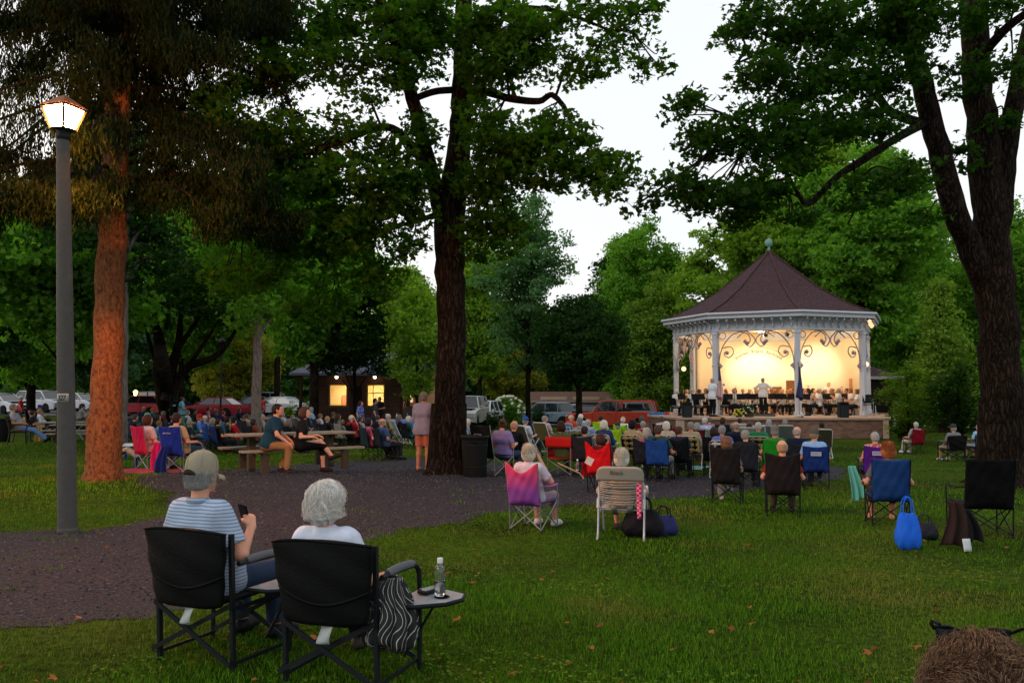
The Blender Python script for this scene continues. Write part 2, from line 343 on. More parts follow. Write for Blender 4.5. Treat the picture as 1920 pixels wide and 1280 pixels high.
def pose_joints(p):
    """joints of a figure facing +Y, feet at z=0"""
    J = {}
    sit = p.startswith('sit') or p.startswith('play') or p.startswith('bench')
    lean = {'sit': -12, 'sit_rest': -17, 'sit_cross': -15, 'sit_out': -22, 'sit_chin': -12, 'sit_read': -8, 'play': 2, 'play_flute': 0, 'bench_lean': 16, 'bench_cross': 8, 'sit_phone': -12, 'sit_ground': -5}.get(p, 0)
    if sit:
        P = V((0, -.04, .485)) if not p.startswith('bench') else V((0, 0, .58))
        if p == 'sit_ground': P = V((0, 0, .12))
    else: P = V((0, 0, .95))
    R = Matrix.Rotation(math.radians(-lean), 3, 'X')
    up = lambda x, y, z: P + R @ V((x, y, z))
    J['P'] = P; J['R'] = R
    J['B'] = up(0, 0, .14); J['C'] = up(0, 0, .33); J['S'] = up(0, -.01, .47); J['N'] = up(0, -.005, .53)
    hl = Matrix.Rotation(math.radians(-lean * .15), 3, 'X')
    J['H'] = J['N'] + hl @ V((0, .028, .150)); J['hl'] = hl
    J['sh'] = [up(s * .175, -.01, .45) for s in (-1, 1)]
    for i, s in enumerate((-1, 1)):
        hip = P + V((s * .09, .0, -.02)); J.setdefault('hip', []).append(hip)
        if sit and p != 'sit_ground':
            kn = hip + V((s * .06, .44, .0)); an = V((kn.x, kn.y + .03, .09)); toe = V((an.x + s * .02, an.y + .17, .04))
            if p == 'sit_out': kn = hip + V((s * .05, .42, -.06)); an = kn + V((0, .36, -.26)); an.z = .10; toe = an + V((s * .03, .10, .09))
            if p == 'sit_rest': an.y += .10; toe.y += .10
            if p == 'play': kn = hip + V((s * .1, .42, -.03)); an = V((kn.x, kn.y - .05, .09)); toe = an + V((s * .04, .16, -.05))
            if p in ('sit_cross', 'bench_cross'):
                if s == 1: kn = hip + V((-.06, .43, .09)); an = kn + V((-.02, .24, -.30)); toe = an + V((-.02, .17, .02))
            if p == 'bench_lean': kn = hip + V((s * .10, .43, -.02)); an = V((kn.x, kn.y + (-.04 if s == 1 else -.2), .09)); toe = an + V((s * .03, .18, -.05))
        elif p == 'sit_ground':
            kn = hip + V((s * .08, .38, .22)); an = kn + V((0, .28, -.30)); an.z = .08; toe = an + V((0, .16, -.03))
        else:
            st = .0
            if p == 'stand_walk': st = s * .12
            kn = V((s * .10, .02 + st, .50)); an = V((s * .11, -.02 + st * 1.6, .09)); toe = an + V((s * .04, .18, -.05))
        J.setdefault('kn', []).append(kn); J.setdefault('an', []).append(an); J.setdefault('toe', []).append(toe)
    el, wr, hd = [], [], []
    for i, s in enumerate((-1, 1)):
        sh = J['sh'][i]; kn = J['kn'][i]
        e = sh + V((s * .10, -.02, -.27)); w = e + V((0, .10, -.23)); h = V((0, .2, -1))
        if p in ('sit', 'sit_cross', 'sit_ground'):
            e = sh + V((s * .09, .06, -.27)); w = e + V((-s * .08, .23, -.06)); h = V((-s * .5, .8, -.2))
        if p in ('sit_rest', 'sit_out', 'sit_phone', 'bench_cross'):
            e = sh + V((s * .13, .02, -.26)); w = e + V((0, .25, .0)); h = V((0, .9, -.3))
        if p == 'sit_chin':
            e = sh + V((s * .13, .04, -.26)); w = e + V((0, .25, .0)); h = V((0, .9, -.3))
            if s == 1: e = sh + V((.13, .12, -.20)); w = J['H'] + V((.10, .06, -.03)); h = V((-.25, -.1, .8))
        if p == 'sit_phone' and s == 1:
            e = sh + V((.13, .04, -.26)); w = e + V((-.07, .17, .15)); h = V((-.5, .4, .5))
        if p == 'sit_read': e = sh + V((s * .08, .05, -.27)); w = e + V((-s * .04, .24, .04)); h = V((-s * .5, .8, .3))
        if p == 'play': e = sh + V((s * .11, .10, -.24)); w = e + V((-s * .14, .20, .06 + s * .06)); h = V((-s * .8, .5, .1))
        if p in ('play_flute', 'stand_play'): e = sh + V((s * .13, .14, -.20)); w = e + V((-s * .13, .16, .18 + s * .03)); h = V((-s * .6, .6, .4))
        if p == 'conduct': e = sh + V((s * .20, .05, -.17)); w = e + V((s * .05, .24, .06)); h = V((-s * .1, .9, .3))
        if p == 'bench_lean':
            e = sh + V((s * .10, .10, -.25)); w = e + V((-s * .02, .20, -.15)); h = V((0, .7, -.6))
        if p == 'stand_arms': e = sh + V((s * .12, -.03, -.25)); w = e + V((-s * .14, .20, -.04)); h = V((-s, .3, 0))
        if p == 'stand_reach': e = sh + V((s * .07, .08, -.26)); w = e + V((-s * .03, .23, -.02)); h = V((-s * .4, .9, 0))
        el.append(e); wr.append(w); hd.append(h.normalized())
    J['el'], J['wr'], J['hd'] = el, wr, hd
    return J
def lp(a, b, t): return a + (b - a) * t
def do_torso(f, J, g, o=0., k=.06, seat=True):
    R = J['R']; X = R @ V((1, 0, 0)); Yv = R @ V((0, 1, 0)); P, B, C, S = J['P'], J['B'], J['C'], J['S']
    f.cap(P - X * .07 * g, P + X * .07 * g, .118 * g + o, .118 * g + o, k)
    f.cap(B - X * .055 * g + Yv * .015, B + X * .055 * g + Yv * .015, .105 * g + o, .105 * g + o, k)
    if g > 1.04: f.ell(B + Yv * .07, (.14 * g + o, .11 * g + o, .13 * g + o), k)
    f.cap(C - X * .075 * g, C + X * .075 * g, .108 * g + o, .108 * g + o, k)
    f.cap(S - X * .13 + V((0, 0, -.015)), S + X * .13 + V((0, 0, -.015)), .062 + o, .062 + o, k)
def do_body(p, hires, g, yaw):
    J = pose_joints(p); vox = .0065 if hires else .0115
    lo = np.min([list(v) for k in ('hip', 'kn', 'an', 'toe', 'sh', 'el', 'wr') for v in J[k]] + [list(J['H'])], 0) - .26; hi = np.max([list(v) for k in ('hip', 'kn', 'an', 'toe', 'sh', 'el', 'wr') for v in J[k]] + [list(J['H'])], 0) + .26
    lo[2] = -.03; f = Fld(lo, hi, vox)
    do_torso(f, J, g)
    for i, s in enumerate((-1, 1)):
        f.cap(J['hip'][i], J['kn'][i], .082 * g, .056, .04); f.cap(J['kn'][i], lp(J['kn'][i], J['an'][i], .35), .054, .055, .03); f.cap(lp(J['kn'][i], J['an'][i], .3), J['an'][i], .055, .036, .03)
        an, toe = J['an'][i], J['toe'][i]; d = (toe - an).normalized(); heel = an - V((0, 0, .045)) - V((d.x, d.y, 0)) * .035
        f.cap(heel, lp(an - V((0, 0, .045)), toe, .8), .036, .034, .03); f.cap(lp(an, toe, .6), toe, .036, .026, .03)
        f.cap(J['sh'][i], J['el'][i], .048 * (.5 + g / 2), .038, .04); f.cap(J['el'][i], J['wr'][i], .040, .026, .03)
        hand(f, J['wr'][i], J['hd'][i], s, .0085 if hires else .0105)
    f.cap(J['N'] - V((0, 0, .03)), J['H'] - V((0, .02, .06)), .056, .052, .03)
    M = J['hl'] @ Matrix.Rotation(math.radians(yaw), 3, 'Z'); H = J['H']; h = lambda x, y, z: H + M @ V((x, y, z))
    f.ell(h(0, 0, .018), (.079, .098, .094), .02, M); f.ell(h(0, .035, -.045), (.053, .062, .068), .03, M)
    f.cap(h(0, .092, .01), h(0, .112, -.022), .008, .013, .012); f.cap(h(-.03, .08, .028), h(.03, .08, .028), .014, .014, .015)
    for s in (-1, 1): f.ell(h(s * .031, .098, .008), (.015, .012, .011), .01, M, cut=True)
    for s in (-1, 1): f.ell(h(s * .031, .083, .007), (.0125, .0125, .0125), .004, M); f.ell(h(s * .077, -.004, -.008), (.012, .02, .032), .008, M)
    f.cap(h(-.02, .090, -.055), h(.02, .090, -.055), .008, .008, .008); f.ell(h(0, .075, -.088), (.024, .02, .02), .02, M)
    me = f.mesh('body'); return me, J, M
def hand(f, w, d, s, r):
    up = V((0, 0, 1)); side = d.cross(up)
    if side.length < .3: side = V((1, 0, 0))
    side.normalize(); n = side.cross(d).normalized()
    for q, (off, L) in enumerate(((-.027, .062), (-.009, .072), (.009, .068), (.026, .054))):
        a = w + side * off * .55; b = w + d * .085 + side * off; f.cap(a, b, .015, .0125, .012)
        c = b + d * L * .55 - n * .012; e = c + (d * .62 - n * .75).normalized() * L * .5; f.cap(b, c, r + .0012, r, .004); f.cap(c, e, r, r * .85, .004)
    t = side * (-s * .033); f.cap(w + d * .02 + t * .4, w + d * .055 + t * 1.35, .014, .011, .012); f.cap(w + d * .055 + t * 1.35, w + d * .088 + t * 1.5 - n * .01, .011, r, .006)
def cloth_field(J, lo, hi, vox): return Fld(lo, hi, vox)
def do_shirt(J, g, hires, sleeve, loose=.020):
    pts = [J['P'], J['S'], J['N']] + J['sh'] + J['el'] + J['wr']; lo = np.min([list(v) for v in pts], 0) - .22; hi = np.max([list(v) for v in pts], 0) + .2
    f = Fld(lo, hi, .0075 if hires else .0125); do_torso(f, J, g, loose if J['P'].z < .8 else loose + .012, .06)
    if J['P'].z > .8: f.cap(J['P'] - V((.09 * g, 0, .12)), J['P'] - V((-.09 * g, 0, .12)), .115 * g + .016, .115 * g + .016, .08)
    R = J['R']
    f.cap(J['S'] + R @ V((0, 0, .0)), J['N'] + V((0, 0, .018)), .075, .062, .03, flat1=True)
    for i in (0, 1):
        if sleeve == 'none': f.cap(J['sh'][i], lp(J['sh'][i], J['el'][i], .1), .052 + loose, .05 + loose, .04, flat1=True)
        elif sleeve == 'short': f.cap(J['sh'][i], lp(J['sh'][i], J['el'][i], .72), .052 + loose, .050 + loose, .04, flat1=True)
        else:
            f.cap(J['sh'][i], J['el'][i], .05 + loose, .043 + loose, .04); f.cap(J['el'][i], lp(J['el'][i], J['wr'][i], .95), .043 + loose, .032 + loose, .03, flat1=True)
    X, Y, Z = f.full(); f.a += (wob(X, Y, Z, 3, 26) * .0045 + wob(X, Y, Z * .35, 5, 60) * (.0035 if hires else .0015)).astype(np.float32)
    n = R @ V((0, 0, 1)); P = J['P'] - n * (.07 if J['P'].z < .8 else .15)
    f.a = np.maximum(f.a, -((X - P.x) * n.x + (Y - P.y) * n.y + (Z - P.z) * n.z)).astype(np.float32)
    return f.mesh('shirt')
def do_bottom(J, g, hires, kind):
    pts = [J['P']] + J['hip'] + J['kn'] + J['an']; lo = np.min([list(v) for v in pts], 0) - .24; hi = np.max([list(v) for v in pts], 0) + .2
    f = Fld(lo, hi, .0075 if hires else .0125); R = J['R']; X_ = R @ V((1, 0, 0)); P = J['P']; o = .012
    f.cap(P - X_ * .07 * g, P + X_ * .07 * g, .118 * g + o, .118 * g + o, .05)
    for i in (0, 1):
        hp, kn, an = J['hip'][i], J['kn'][i], J['an'][i]
        if kind == 'shorts': f.cap(hp, lp(hp, kn, .88), .085 * g + o, .078 + o, .04, flat1=True)
        else:
            f.cap(hp, kn, .083 * g + o, .062 + o, .04); f.cap(kn, lp(kn, an, .93 if kind == 'trousers' else .45), .062 + o, .050 + o, .035, flat1=True)
    if kind == 'skirt':
        a = (J['hip'][0] + J['hip'][1]) / 2; b = (J['kn'][0] + J['kn'][1]) / 2; f.cap(lp(a, b, .2), b, .12, .11, .06, flat1=True)
        f.cap(b - V((.06, .02, 0)), b + V((.06, -.02, 0)), .08, .08, .06)
    X, Y, Z = f.full(); f.a += (wob(X, Y, Z, 8, 24) * .003).astype(np.float32)
    n = R @ V((0, 0, 1)); Q = P + n * .10
    f.a = np.maximum(f.a, ((X - Q.x) * n.x + (Y - Q.y) * n.y + (Z - Q.z) * n.z)).astype(np.float32)
    return f.mesh(kind)
def do_hair(style, hires):
    f = Fld((-.19, -.24, -.34), (.19, .17, .20), .0055 if hires else .0095); X, Y, Z = f.full()
    face_y, face_z, neck = .035, .055, -.06
    if style in ('short', 'fringe', 'receding'): f.ell((0, -.012, .022), (.089, .108, .101), .01); f.ell((0, -.04, -.035), (.078, .07, .06), .03); neck = -.082
    elif style == 'bob': f.ell((0, -.012, .025), (.098, .116, .108), .01); f.ell((0, -.035, -.045), (.106, .098, .095), .04); neck = -.13
    elif style == 'fluffy': f.ell((0, -.015, .03), (.108, .125, .122), .01); f.ell((0, -.04, -.045), (.11, .10, .095), .04); neck = -.125
    elif style == 'curly': f.ell((0, -.015, .03), (.105, .12, .12), .01); f.ell((0, -.04, -.04), (.105, .09, .09), .04); neck = -.115
    elif style == 'long': f.ell((0, -.012, .025), (.094, .114, .112), .01); f.cap((-.03, -.065, -.03), (-.03, -.10, -.22), .082, .055, .03); f.cap((.03, -.065, -.03), (.03, -.10, -.22), .082, .055, .03); neck = -.29
    elif style == 'bun': f.ell((0, -.012, .022), (.086, .107, .107), .01); f.ell((0, -.03, -.035), (.076, .075, .06), .03); f.ell((0, -.12, .06), (.045, .045, .045), .015); neck = -.08
    elif style == 'ponytail': f.ell((0, -.012, .022), (.086, .107, .107), .01); f.ell((0, -.03, -.03), (.076, .075, .06), .03); f.cap((0, -.11, .02), (0, -.15, -.18), .035, .02, .02); neck = -.3
    f.a = f.a.astype(np.float32)
    amp = {'fluffy': .013, 'curly': .008, 'short': .0045, 'fringe': .003, 'receding': .003}.get(style, .004)
    if style == 'curly': f.a += (wob(X, Y, Z, 4, 95) * amp + wob(X, Y, Z, 9, 190) * .003).astype(np.float32)
    else:
        A = np.arctan2(X, -Y) + 0 * Z; w2 = wob(X, Y, Z, 2, 22)
        f.a += (np.sin(A * 17 + w2 * 4 + Z * 12) * amp * .5 + np.sin(A * 41 + w2 * 9) * amp * .25 + wob(X, Y, Z, 6, 45) * amp * .6).astype(np.float32)
    face = np.minimum(Y - face_y - .25 * np.maximum(Z, 0), face_z + .35 * np.abs(X) - Z)       # >0 in the face
    if style == 'receding': face = np.minimum(Y - .0, .075 - Z)
    f.a = np.maximum(f.a, face); f.a = np.maximum(f.a, neck - Z - .12 * (np.abs(X) > 9))
    earcut = np.minimum(Y + .012, -.005 - Z) if style in ('short', 'fringe', 'receding', 'bun', 'ponytail') else -1
    f.a = np.maximum(f.a, np.minimum(earcut, np.abs(X) - .05)).astype(np.float32)
    if style == 'fringe': f.a = np.maximum(f.a, Z - .035 + .25 * Y).astype(np.float32)
    return f.mesh('hair')
def cap_mesh(kind='cap', back=False):
    mb = MB(); pr = [(.0955, -.005), (.099, .03), (.094, .07), (.076, .105), (.045, .126), (.012, .134), (.0001, .135)]
    mb.lathe(pr, 24, (0, -.006, 0), True, .88, 1.06)
    mb.ball((0, -.006, .136), .008, 8)
    if kind == 'cap':
        mb.sheet(lambda u, v: V(((u - .5) * .15 * (1 - .25 * v * v), .085 * math.sqrt(max(0, 1 - (2 * u - 1) ** 2 * .6)) + .005 + v * .075, .0 - .012 * v - .03 * (2 * u - 1) ** 2)), 10, 5, .004)
    else:
        mb.lathe([(.09, -.002), (.12, -.008), (.155, -.004), (.155, 0), (.12, -.003), (.09, .004)], 24, (0, -.006, 0), True, .92, 1.05)
    if back:
        for k in range(6):
            a = k * PI / 3 + .3; pts = [V((.0955 * .89 * math.cos(a) * q, -.006 + 1.07 * .0955 * math.sin(a) * q, z)) for q, z in ((1.0, 0), (1.035, .03), (.985, .07), (.80, .105), (.48, .127), (.1, .136))]
            mb.tube(bez(pts, 4), .0012, 5)
    return mb.mesh('cap')
PC = {}
def cached(key, fn):
    if key not in PC: PC[key] = fn()
    return PC[key]
SKIN = ['#c98f74', '#bd8468', '#d19c82', '#b67a5c', '#c58a70']
def skin_mat(i=0, col=None): return mat('skin', col or SKIN[i % len(SKIN)], .5, .10, 14, .15, spec=.35)
def hair_mat(col):
    key = ('hairm', str(col))
    if key in MC: return MC[key]
    c = srgb(col); m = bpy.data.materials.new('hair'); nt = nodes(m); N, L = nt.nodes, nt.links
    out = N.new('ShaderNodeOutputMaterial'); b = N.new('ShaderNodeBsdfPrincipled'); L.new(b.outputs[0], out.inputs[0]); b.inputs['Roughness'].default_value = .6; b.inputs['Specular IOR Level'].default_value = .2
    tc = N.new('ShaderNodeTexCoord'); mp = N.new('ShaderNodeMapping'); mp.inputs['Scale'].default_value = (70, 70, 11); L.new(tc.outputs['Object'], mp.inputs[0])
    nz = N.new('ShaderNodeTexNoise'); nz.inputs['Scale'].default_value = 1; nz.inputs['Detail'].default_value = 3; nz.inputs['Distortion'].default_value = 1.2; L.new(mp.outputs[0], nz.inputs['Vector'])
    mx = N.new('ShaderNodeMix'); mx.data_type = 'RGBA'; mx.inputs[6].default_value = tuple(x * .42 for x in c) + (1,); mx.inputs[7].default_value = tuple(min(.9, x * 1.35) for x in c) + (1,)
    L.new(nz.outputs[0], mx.inputs[0]); L.new(mx.outputs[2], b.inputs['Base Color'])
    bp = N.new('ShaderNodeBump'); bp.inputs['Strength'].default_value = .8; bp.inputs['Distance'].default_value = .004; L.new(nz.outputs[0], bp.inputs['Height']); L.new(bp.outputs[0], b.inputs['Normal'])
    MC[key] = m; return m
def cloth(col, pat=None, col2=None):
    """clothing material; pat: None, 'stripes', 'check', 'print'"""
    key = ('cloth', str(col), pat, str(col2))
    if key in MC: return MC[key]
    if pat is None:
        m = mat('fabric', col, .85, .14, 22, .35, bscale=160, spec=.2); MC[key] = m; return m
    m = bpy.data.materials.new('fabric'); nt = nodes(m); N, L = nt.nodes, nt.links
    out = N.new('ShaderNodeOutputMaterial'); b = N.new('ShaderNodeBsdfPrincipled'); L.new(b.outputs[0], out.inputs[0]); b.inputs['Roughness'].default_value = .85; b.inputs['Specular IOR Level'].default_value = .06
    tc = N.new('ShaderNodeTexCoord'); mp = N.new('ShaderNodeMapping'); L.new(tc.outputs['Object'], mp.inputs[0])
    if pat == 'stripes':
        w = N.new('ShaderNodeTexWave'); w.bands_direction = 'Z'; w.inputs['Scale'].default_value = 15; w.inputs['Distortion'].default_value = 1.2; w.inputs['Detail'].default_value = 2; L.new(mp.outputs[0], w.inputs['Vector']); o = w.outputs[0]; st = (.62, .78)
    elif pat == 'check':
        w = N.new('ShaderNodeTexChecker'); w.inputs['Scale'].default_value = 32; L.new(mp.outputs[0], w.inputs['Vector']); o = w.outputs[1]; st = (.4, .6)
    elif pat == 'print':
        w = N.new('ShaderNodeTexNoise'); w.inputs['Scale'].default_value = 18; w.inputs['Detail'].default_value = 1; L.new(mp.outputs[0], w.inputs['Vector']); o = w.outputs[0]; st = (.5, .56)
    r = N.new('ShaderNodeValToRGB'); r.color_ramp.elements[0].position = st[0]; r.color_ramp.elements[1].position = st[1]
    r.color_ramp.elements[0].color = srgb(col) + (1,); r.color_ramp.elements[1].color = srgb(col2) + (1,); L.new(o, r.inputs[0]); L.new(r.outputs[0], b.inputs['Base Color'])
    MC[key] = m; return m
def person(loc, rz, pose, label, shirt='#445566', bot='#2a2d38', hair='#8c8a86', style='short', skin=0, sleeve='short', kind='trousers', shoe='#22201f', group=None, s=1., cap=None, capkind='cap', hires=False, g=1., yaw=0, z=None):
    shm = shirt if not isinstance(shirt, str) else cloth(shirt); bm_ = bot if not isinstance(bot, str) else cloth(bot)
    t = empty('person', loc, rz, s); tag(t, label, 'person', group)
    if z is not None: t.location.z = z
    me, J, M = cached(('b', pose, hires, g, yaw), lambda: do_body(pose, hires, g, yaw))
    link('body', me, skin_mat(skin), t)
    link('shirt', cached(('s', pose, hires, g, sleeve), lambda: do_shirt(J, g, hires, sleeve)), shm, t)
    link({'trousers': 'trousers', 'shorts': 'shorts', 'skirt': 'skirt', 'capri': 'trousers'}[kind], cached(('t', pose, hires, g, kind), lambda: do_bottom(J, g, hires, kind)), bm_, t)
    M4 = Matrix.Translation(J['H']) @ M.to_4x4()
    if style != 'bald' and style:
        h = link('hair', cached(('h', style, hires), lambda: do_hair(style, hires)), hair_mat(hair), t); h.matrix_basis = M4
    if cap:
        c = link('cap' if capkind == 'cap' else 'sun_hat', cached(('cap', capkind, hires), lambda: cap_mesh(capkind, hires)), cloth(cap), t); c.matrix_basis = M4 @ Matrix.Translation((0, -.006, .022)) @ Matrix.Rotation(-.13, 4, 'X') @ Matrix.Scale(1.09, 4)
    if shoe:
        def shoes(i):
            an, toe = J['an'][i], J['toe'][i]; f = Fld(np.minimum(list(an), list(toe)) - .13, np.maximum(list(an), list(toe)) + .13, .008); d = (toe - an); dd = V((d.x, d.y, 0)).normalized()
            heel = an - V((0, 0, .045)) - dd * .035; f.cap(heel, lp(an - V((0, 0, .045)), toe, .8), .045, .043, .02); f.cap(lp(an, toe, .6), toe, .045, .034, .02); f.cap(an - V((0, 0, .02)), an + V((0, 0, .012)), .046, .044, .02, flat1=True)
            return f.mesh('shoe')
        for i in (0, 1): link('shoe', cached(('sh', pose, i), lambda: shoes(i)), mat('shoe', shoe, .5, .1, 20), t)
    return t, J, M4
# ================================================================ chairs, tables and small things
STEEL = lambda: mat('steel', '#9a9da0', .35, .1, 20, metal=.8)
BLK = lambda: mat('black_metal', '#1c1d1f', .42, .15, 20, .1, metal=.2)
ALU = lambda: mat('aluminium', '#b9bcbe', .38, .1, 20, metal=.7)
def quad_meshes(dip, h=.90, wide=.27):
    m = {}
    w = wide
    b = MB(); r = .0095
    for s in (-1, 1):
        b.tube([(s * w, -.25, .02), (s * w, -.27, .42), (s * (w + .01), -.27 - .10 * (h - .42) / .5, h)], r)
        b.tube([(s * (w + .02), .24, .02), (s * (w + .03), .22, .60)], r)
        b.tube([(s * w, -.25, .03), (s * (w + .02), .235, .40)], .008); b.tube([(s * (w + .02), .24, .03), (s * w, -.255, .40)], .008)
    for y in (-.25, .24):
        b.tube([(-w, y, .03), (w, y + .01, .40)], .008); b.tube([(w, y + .018, .03), (-w, y + .02, .40)], .008)
    m['frame'] = b.mesh('frame')
    m['foot'] = []
    for s in (-1, 1):
        for y in (-.25, .24): b = MB(); b.lathe([(.001, 0), (.017, 0), (.02, .012), (.016, .03), (.0005, .034)], 6, (s * (w + (.02 if y > 0 else 0)), y, 0)); m['foot'].append(b.mesh('foot_cap'))
    b = MB(); b.sheet(lambda u, v: V(((u - .5) * 2 * (w - .005 + .02 * v), -.26 + v * .49, .42 - .045 * math.sin(PI * u) * (1 - .5 * v) - .02 * math.sin(PI * v) + .01 * v)), 10, 8, .006); m['seat'] = b.mesh('seat')
    b = MB()
    def bk(u, v):
        z = .36 + v * (h - .36); lx = math.sin(PI * u)
        top = dip * lx ** 1.5 * (v ** 3)
        z -= top; y = -.27 - .10 * max(0, z - .42) / .5 - .055 * lx * (1 - .4 * v) - .006 * math.sin(9 * u + 3 * v) - .007 * math.sin(6 * u + 11 * v + 1) * lx - .004 * math.sin(23 * u - 13 * v)
        if z < .42: y += .08 * (.42 - z) / .06 * lx
        return V(((u - .5) * 2 * (w + .008), y, z))
    b.sheet(bk, 22, 18, .007); m['backrest'] = b.mesh('backrest')
    for i, s in enumerate((-1, 1)):
        b = MB(); b.sheet(lambda u, v: V((s * (w + .0) + (u - .5) * (.05 + .05 * math.sin(PI * min(1, v * 1.05))), -.30 + v * .57, .64 - .02 * math.sin(PI * v) - .02 * v)), 4, 8, .008); m['arm%d' % i] = b.mesh('armrest')
    return m
def quad_chair(loc, rz, col, label, group='folding camp chairs of the audience', dip=.02, frame=None, h=.90, s=1., arm=None, mark=None, parts=True, wide=.237):
    h += .05
    m = cached(('q', dip, h, wide), lambda: quad_meshes(dip, h, wide)); fm = frame or BLK()
    cm = col if not isinstance(col, str) else mat('nylon', col, .75, .22, 5, .7, bscale=11, spec=.1)
    am = cm if arm is None else mat('nylon', arm, .75, .12, 9, .2, spec=.1)
    t = empty('camp_chair', loc, rz, s); tag(t, label, 'chair', group)
    link('frame', m['frame'], fm, t); [link('foot_cap', x, BLK(), t) for x in m['foot']]; link('seat', m['seat'], cm, t); bk = link('backrest', m['backrest'], cm, t)
    link('armrest', m['arm0'], am, t); link('armrest', m['arm1'], am, t)
    if mark: mark(bk)
    return t
def patch_mark(txt, size, z, w, h, ink, ground=None, x=0, tri=False):
    """printed patch on the back of a camp chair"""
    def fn(bk):
        y = -.27 - .10 * max(0, z - .42) / .5 - .075
        R = (PI / 2 - .18, 0, 0)
        R = (PI / 2 + .19, 0, 0)
        if ground:
            b = MB(); b.box((0, 0, 0), (w, h, .002)); b.build('patch', mat('print_white', ground, .7, .05, 20), bk, (x, y, z), R)
        if txt: link('lettering', text_mesh(txt, size, .0006), mat('ink', ink, .7, .05, 20), bk, (x, y - .003, z), R)
        if tri:
            b = MB(); b.prism([(-.022, -.012), (.022, -.012), (.008, .012), (0, .004), (-.008, .016)], 0, .0015); b.build('emblem', mat('ink', ink, .7, .05, 20), bk, (x - .10, y - .003, z), R)
    return fn
def web_meshes(h=.86):
    m = {}; b = MB(); w = .265; lean = .20
    bk = lambda z: -.22 - lean * (z - .38) / .5
    for s in (-1, 1):
        b.tube(bez([(s * .29, .30, .0), (s * .29, .26, .04), (s * .29, .12, .35), (s * .29, -.02, .60)], 4), .0125); b.tube(bez([(s * .28, -.30, .0), (s * .28, -.27, .05), (s * .28, -.1, .35), (s * .285, .24, .61)], 4), .0125)
    b.tube(bez([(-w, -.20, .38), (-w, bk(.6), .6), (-w, bk(h - .08), h - .08), (-w + .05, bk(h - .01), h - .01), (-w + .12, bk(h), h), (w - .12, bk(h), h), (w - .05, bk(h - .01), h - .01), (w, bk(h - .08), h - .08), (w, bk(.6), .6), (w, -.20, .38)], 3), .0125)
    b.tube([(-w, -.22, .38), (-w, .24, .40), (w, .24, .40), (w, -.22, .38)], .0125); b.tube([(-.29, -.30, .02), (.29, -.30, .02)], .011)
    m['frame'] = b.mesh('frame')
    A, B = MB(), MB()
    n = 6
    for k in range(n):
        x = -w + (k + .5) * 2 * w / n; A_ = A if k % 2 else B
        A_.sheet(lambda u, v: V((x + (u - .5) * .052, bk(.40 + v * (h - .41)) - .022 * math.sin(PI * v) + .004 * math.cos(v * 7 * PI + k * PI), .40 + v * (h - .41))), 1, 14, .003)
    for k in range(6):
        z = .44 + k * (h - .47) / 5.6; A_ = A if k % 2 else B
        A_.sheet(lambda u, v: V((-w + u * 2 * w, bk(z) - .018 * math.sin(PI * u) - .005 * math.cos(u * 6 * PI + k * PI) - .002, z + (v - .5) * .05)), 14, 1, .003)
    for k in range(5):
        y = -.18 + k * .10; A_ = A if k % 2 else B
        A_.sheet(lambda u, v: V((-w + u * 2 * w, y + (v - .5) * .055, .392 - .03 * math.sin(PI * u))), 8, 1, .003)
    m['a'] = A.mesh('webbing'); m['b'] = B.mesh('webbing')
    for i, s in enumerate((-1, 1)): b = MB(); b.box((s * .29, .1, .622), (.055, .36, .025), bev=.01); m['arm%d' % i] = b.mesh('armrest')
    return m
def web_chair(loc, rz, ca, cb, label, group='webbed lawn chairs of the audience', frame=None, h=.86, s=1., armcol='#d8d8d2'):
    m = cached(('w', h), lambda: web_meshes(h)); t = empty('lawn_chair', loc, rz, s); tag(t, label, 'chair', group)
    link('frame', m['frame'], frame or ALU(), t); link('webbing', m['a'], mat('webbing', ca, .7, .1, 20, .2), t); link('webbing', m['b'], mat('webbing', cb, .7, .1, 20, .2), t)
    link('armrest', m['arm0'], mat('plastic', armcol, .4, .05, 5), t); link('armrest', m['arm1'], mat('plastic', armcol, .4, .05, 5), t); return t
def slat_chair(loc, rz, col, label, group='high backed lawn loungers', h=.98, s=1.):
    """folding chair with one piece sling back, pale tube"""
    t = empty('sling_chair', loc, rz, s); tag(t, label, 'chair', group)
    def mk():
        m = {}; b = MB(); w = .28; bk = lambda z: -.2 - .22 * (z - .38) / .5
        b.tube([(-w, -.18, .36), (-w, bk(h - .06), h - .06), (-w + .05, bk(h), h), (w - .05, bk(h), h), (w, bk(h - .06), h - .06), (w, -.18, .36)], .014)
        for q in (-1, 1): b.tube([(q * .3, .3, 0), (q * .3, -.1, .58)], .013); b.tube([(q * .29, -.32, 0), (q * .29, .22, .58)], .013)
        b.tube([(-.29, -.32, .02), (.29, -.32, .02)], .012); m['f'] = b.mesh('frame')
        b = MB(); b.sheet(lambda u, v: V(((u - .5) * 2 * (w + .006), bk(.38 + v * (h - .40)) - .03 * math.sin(PI * u), .38 + v * (h - .40) + .004 * math.sin(26 * PI * v))), 10, 40, .008); m['b'] = b.mesh('backrest')
        b = MB(); b.sheet(lambda u, v: V(((u - .5) * 2 * w, -.2 + v * .46, .40 - .03 * math.sin(PI * u))), 8, 6, .008); m['s'] = b.mesh('seat')
        return m
    m = cached(('sl', h), mk); cm = mat('sling', col, .7, .25, 30, .2)
    link('frame', m['f'], mat('white_tube', '#c9c9c6', .4, .05, 8), t); link('backrest', m['b'], cm, t); link('seat', m['s'], cm, t); return t
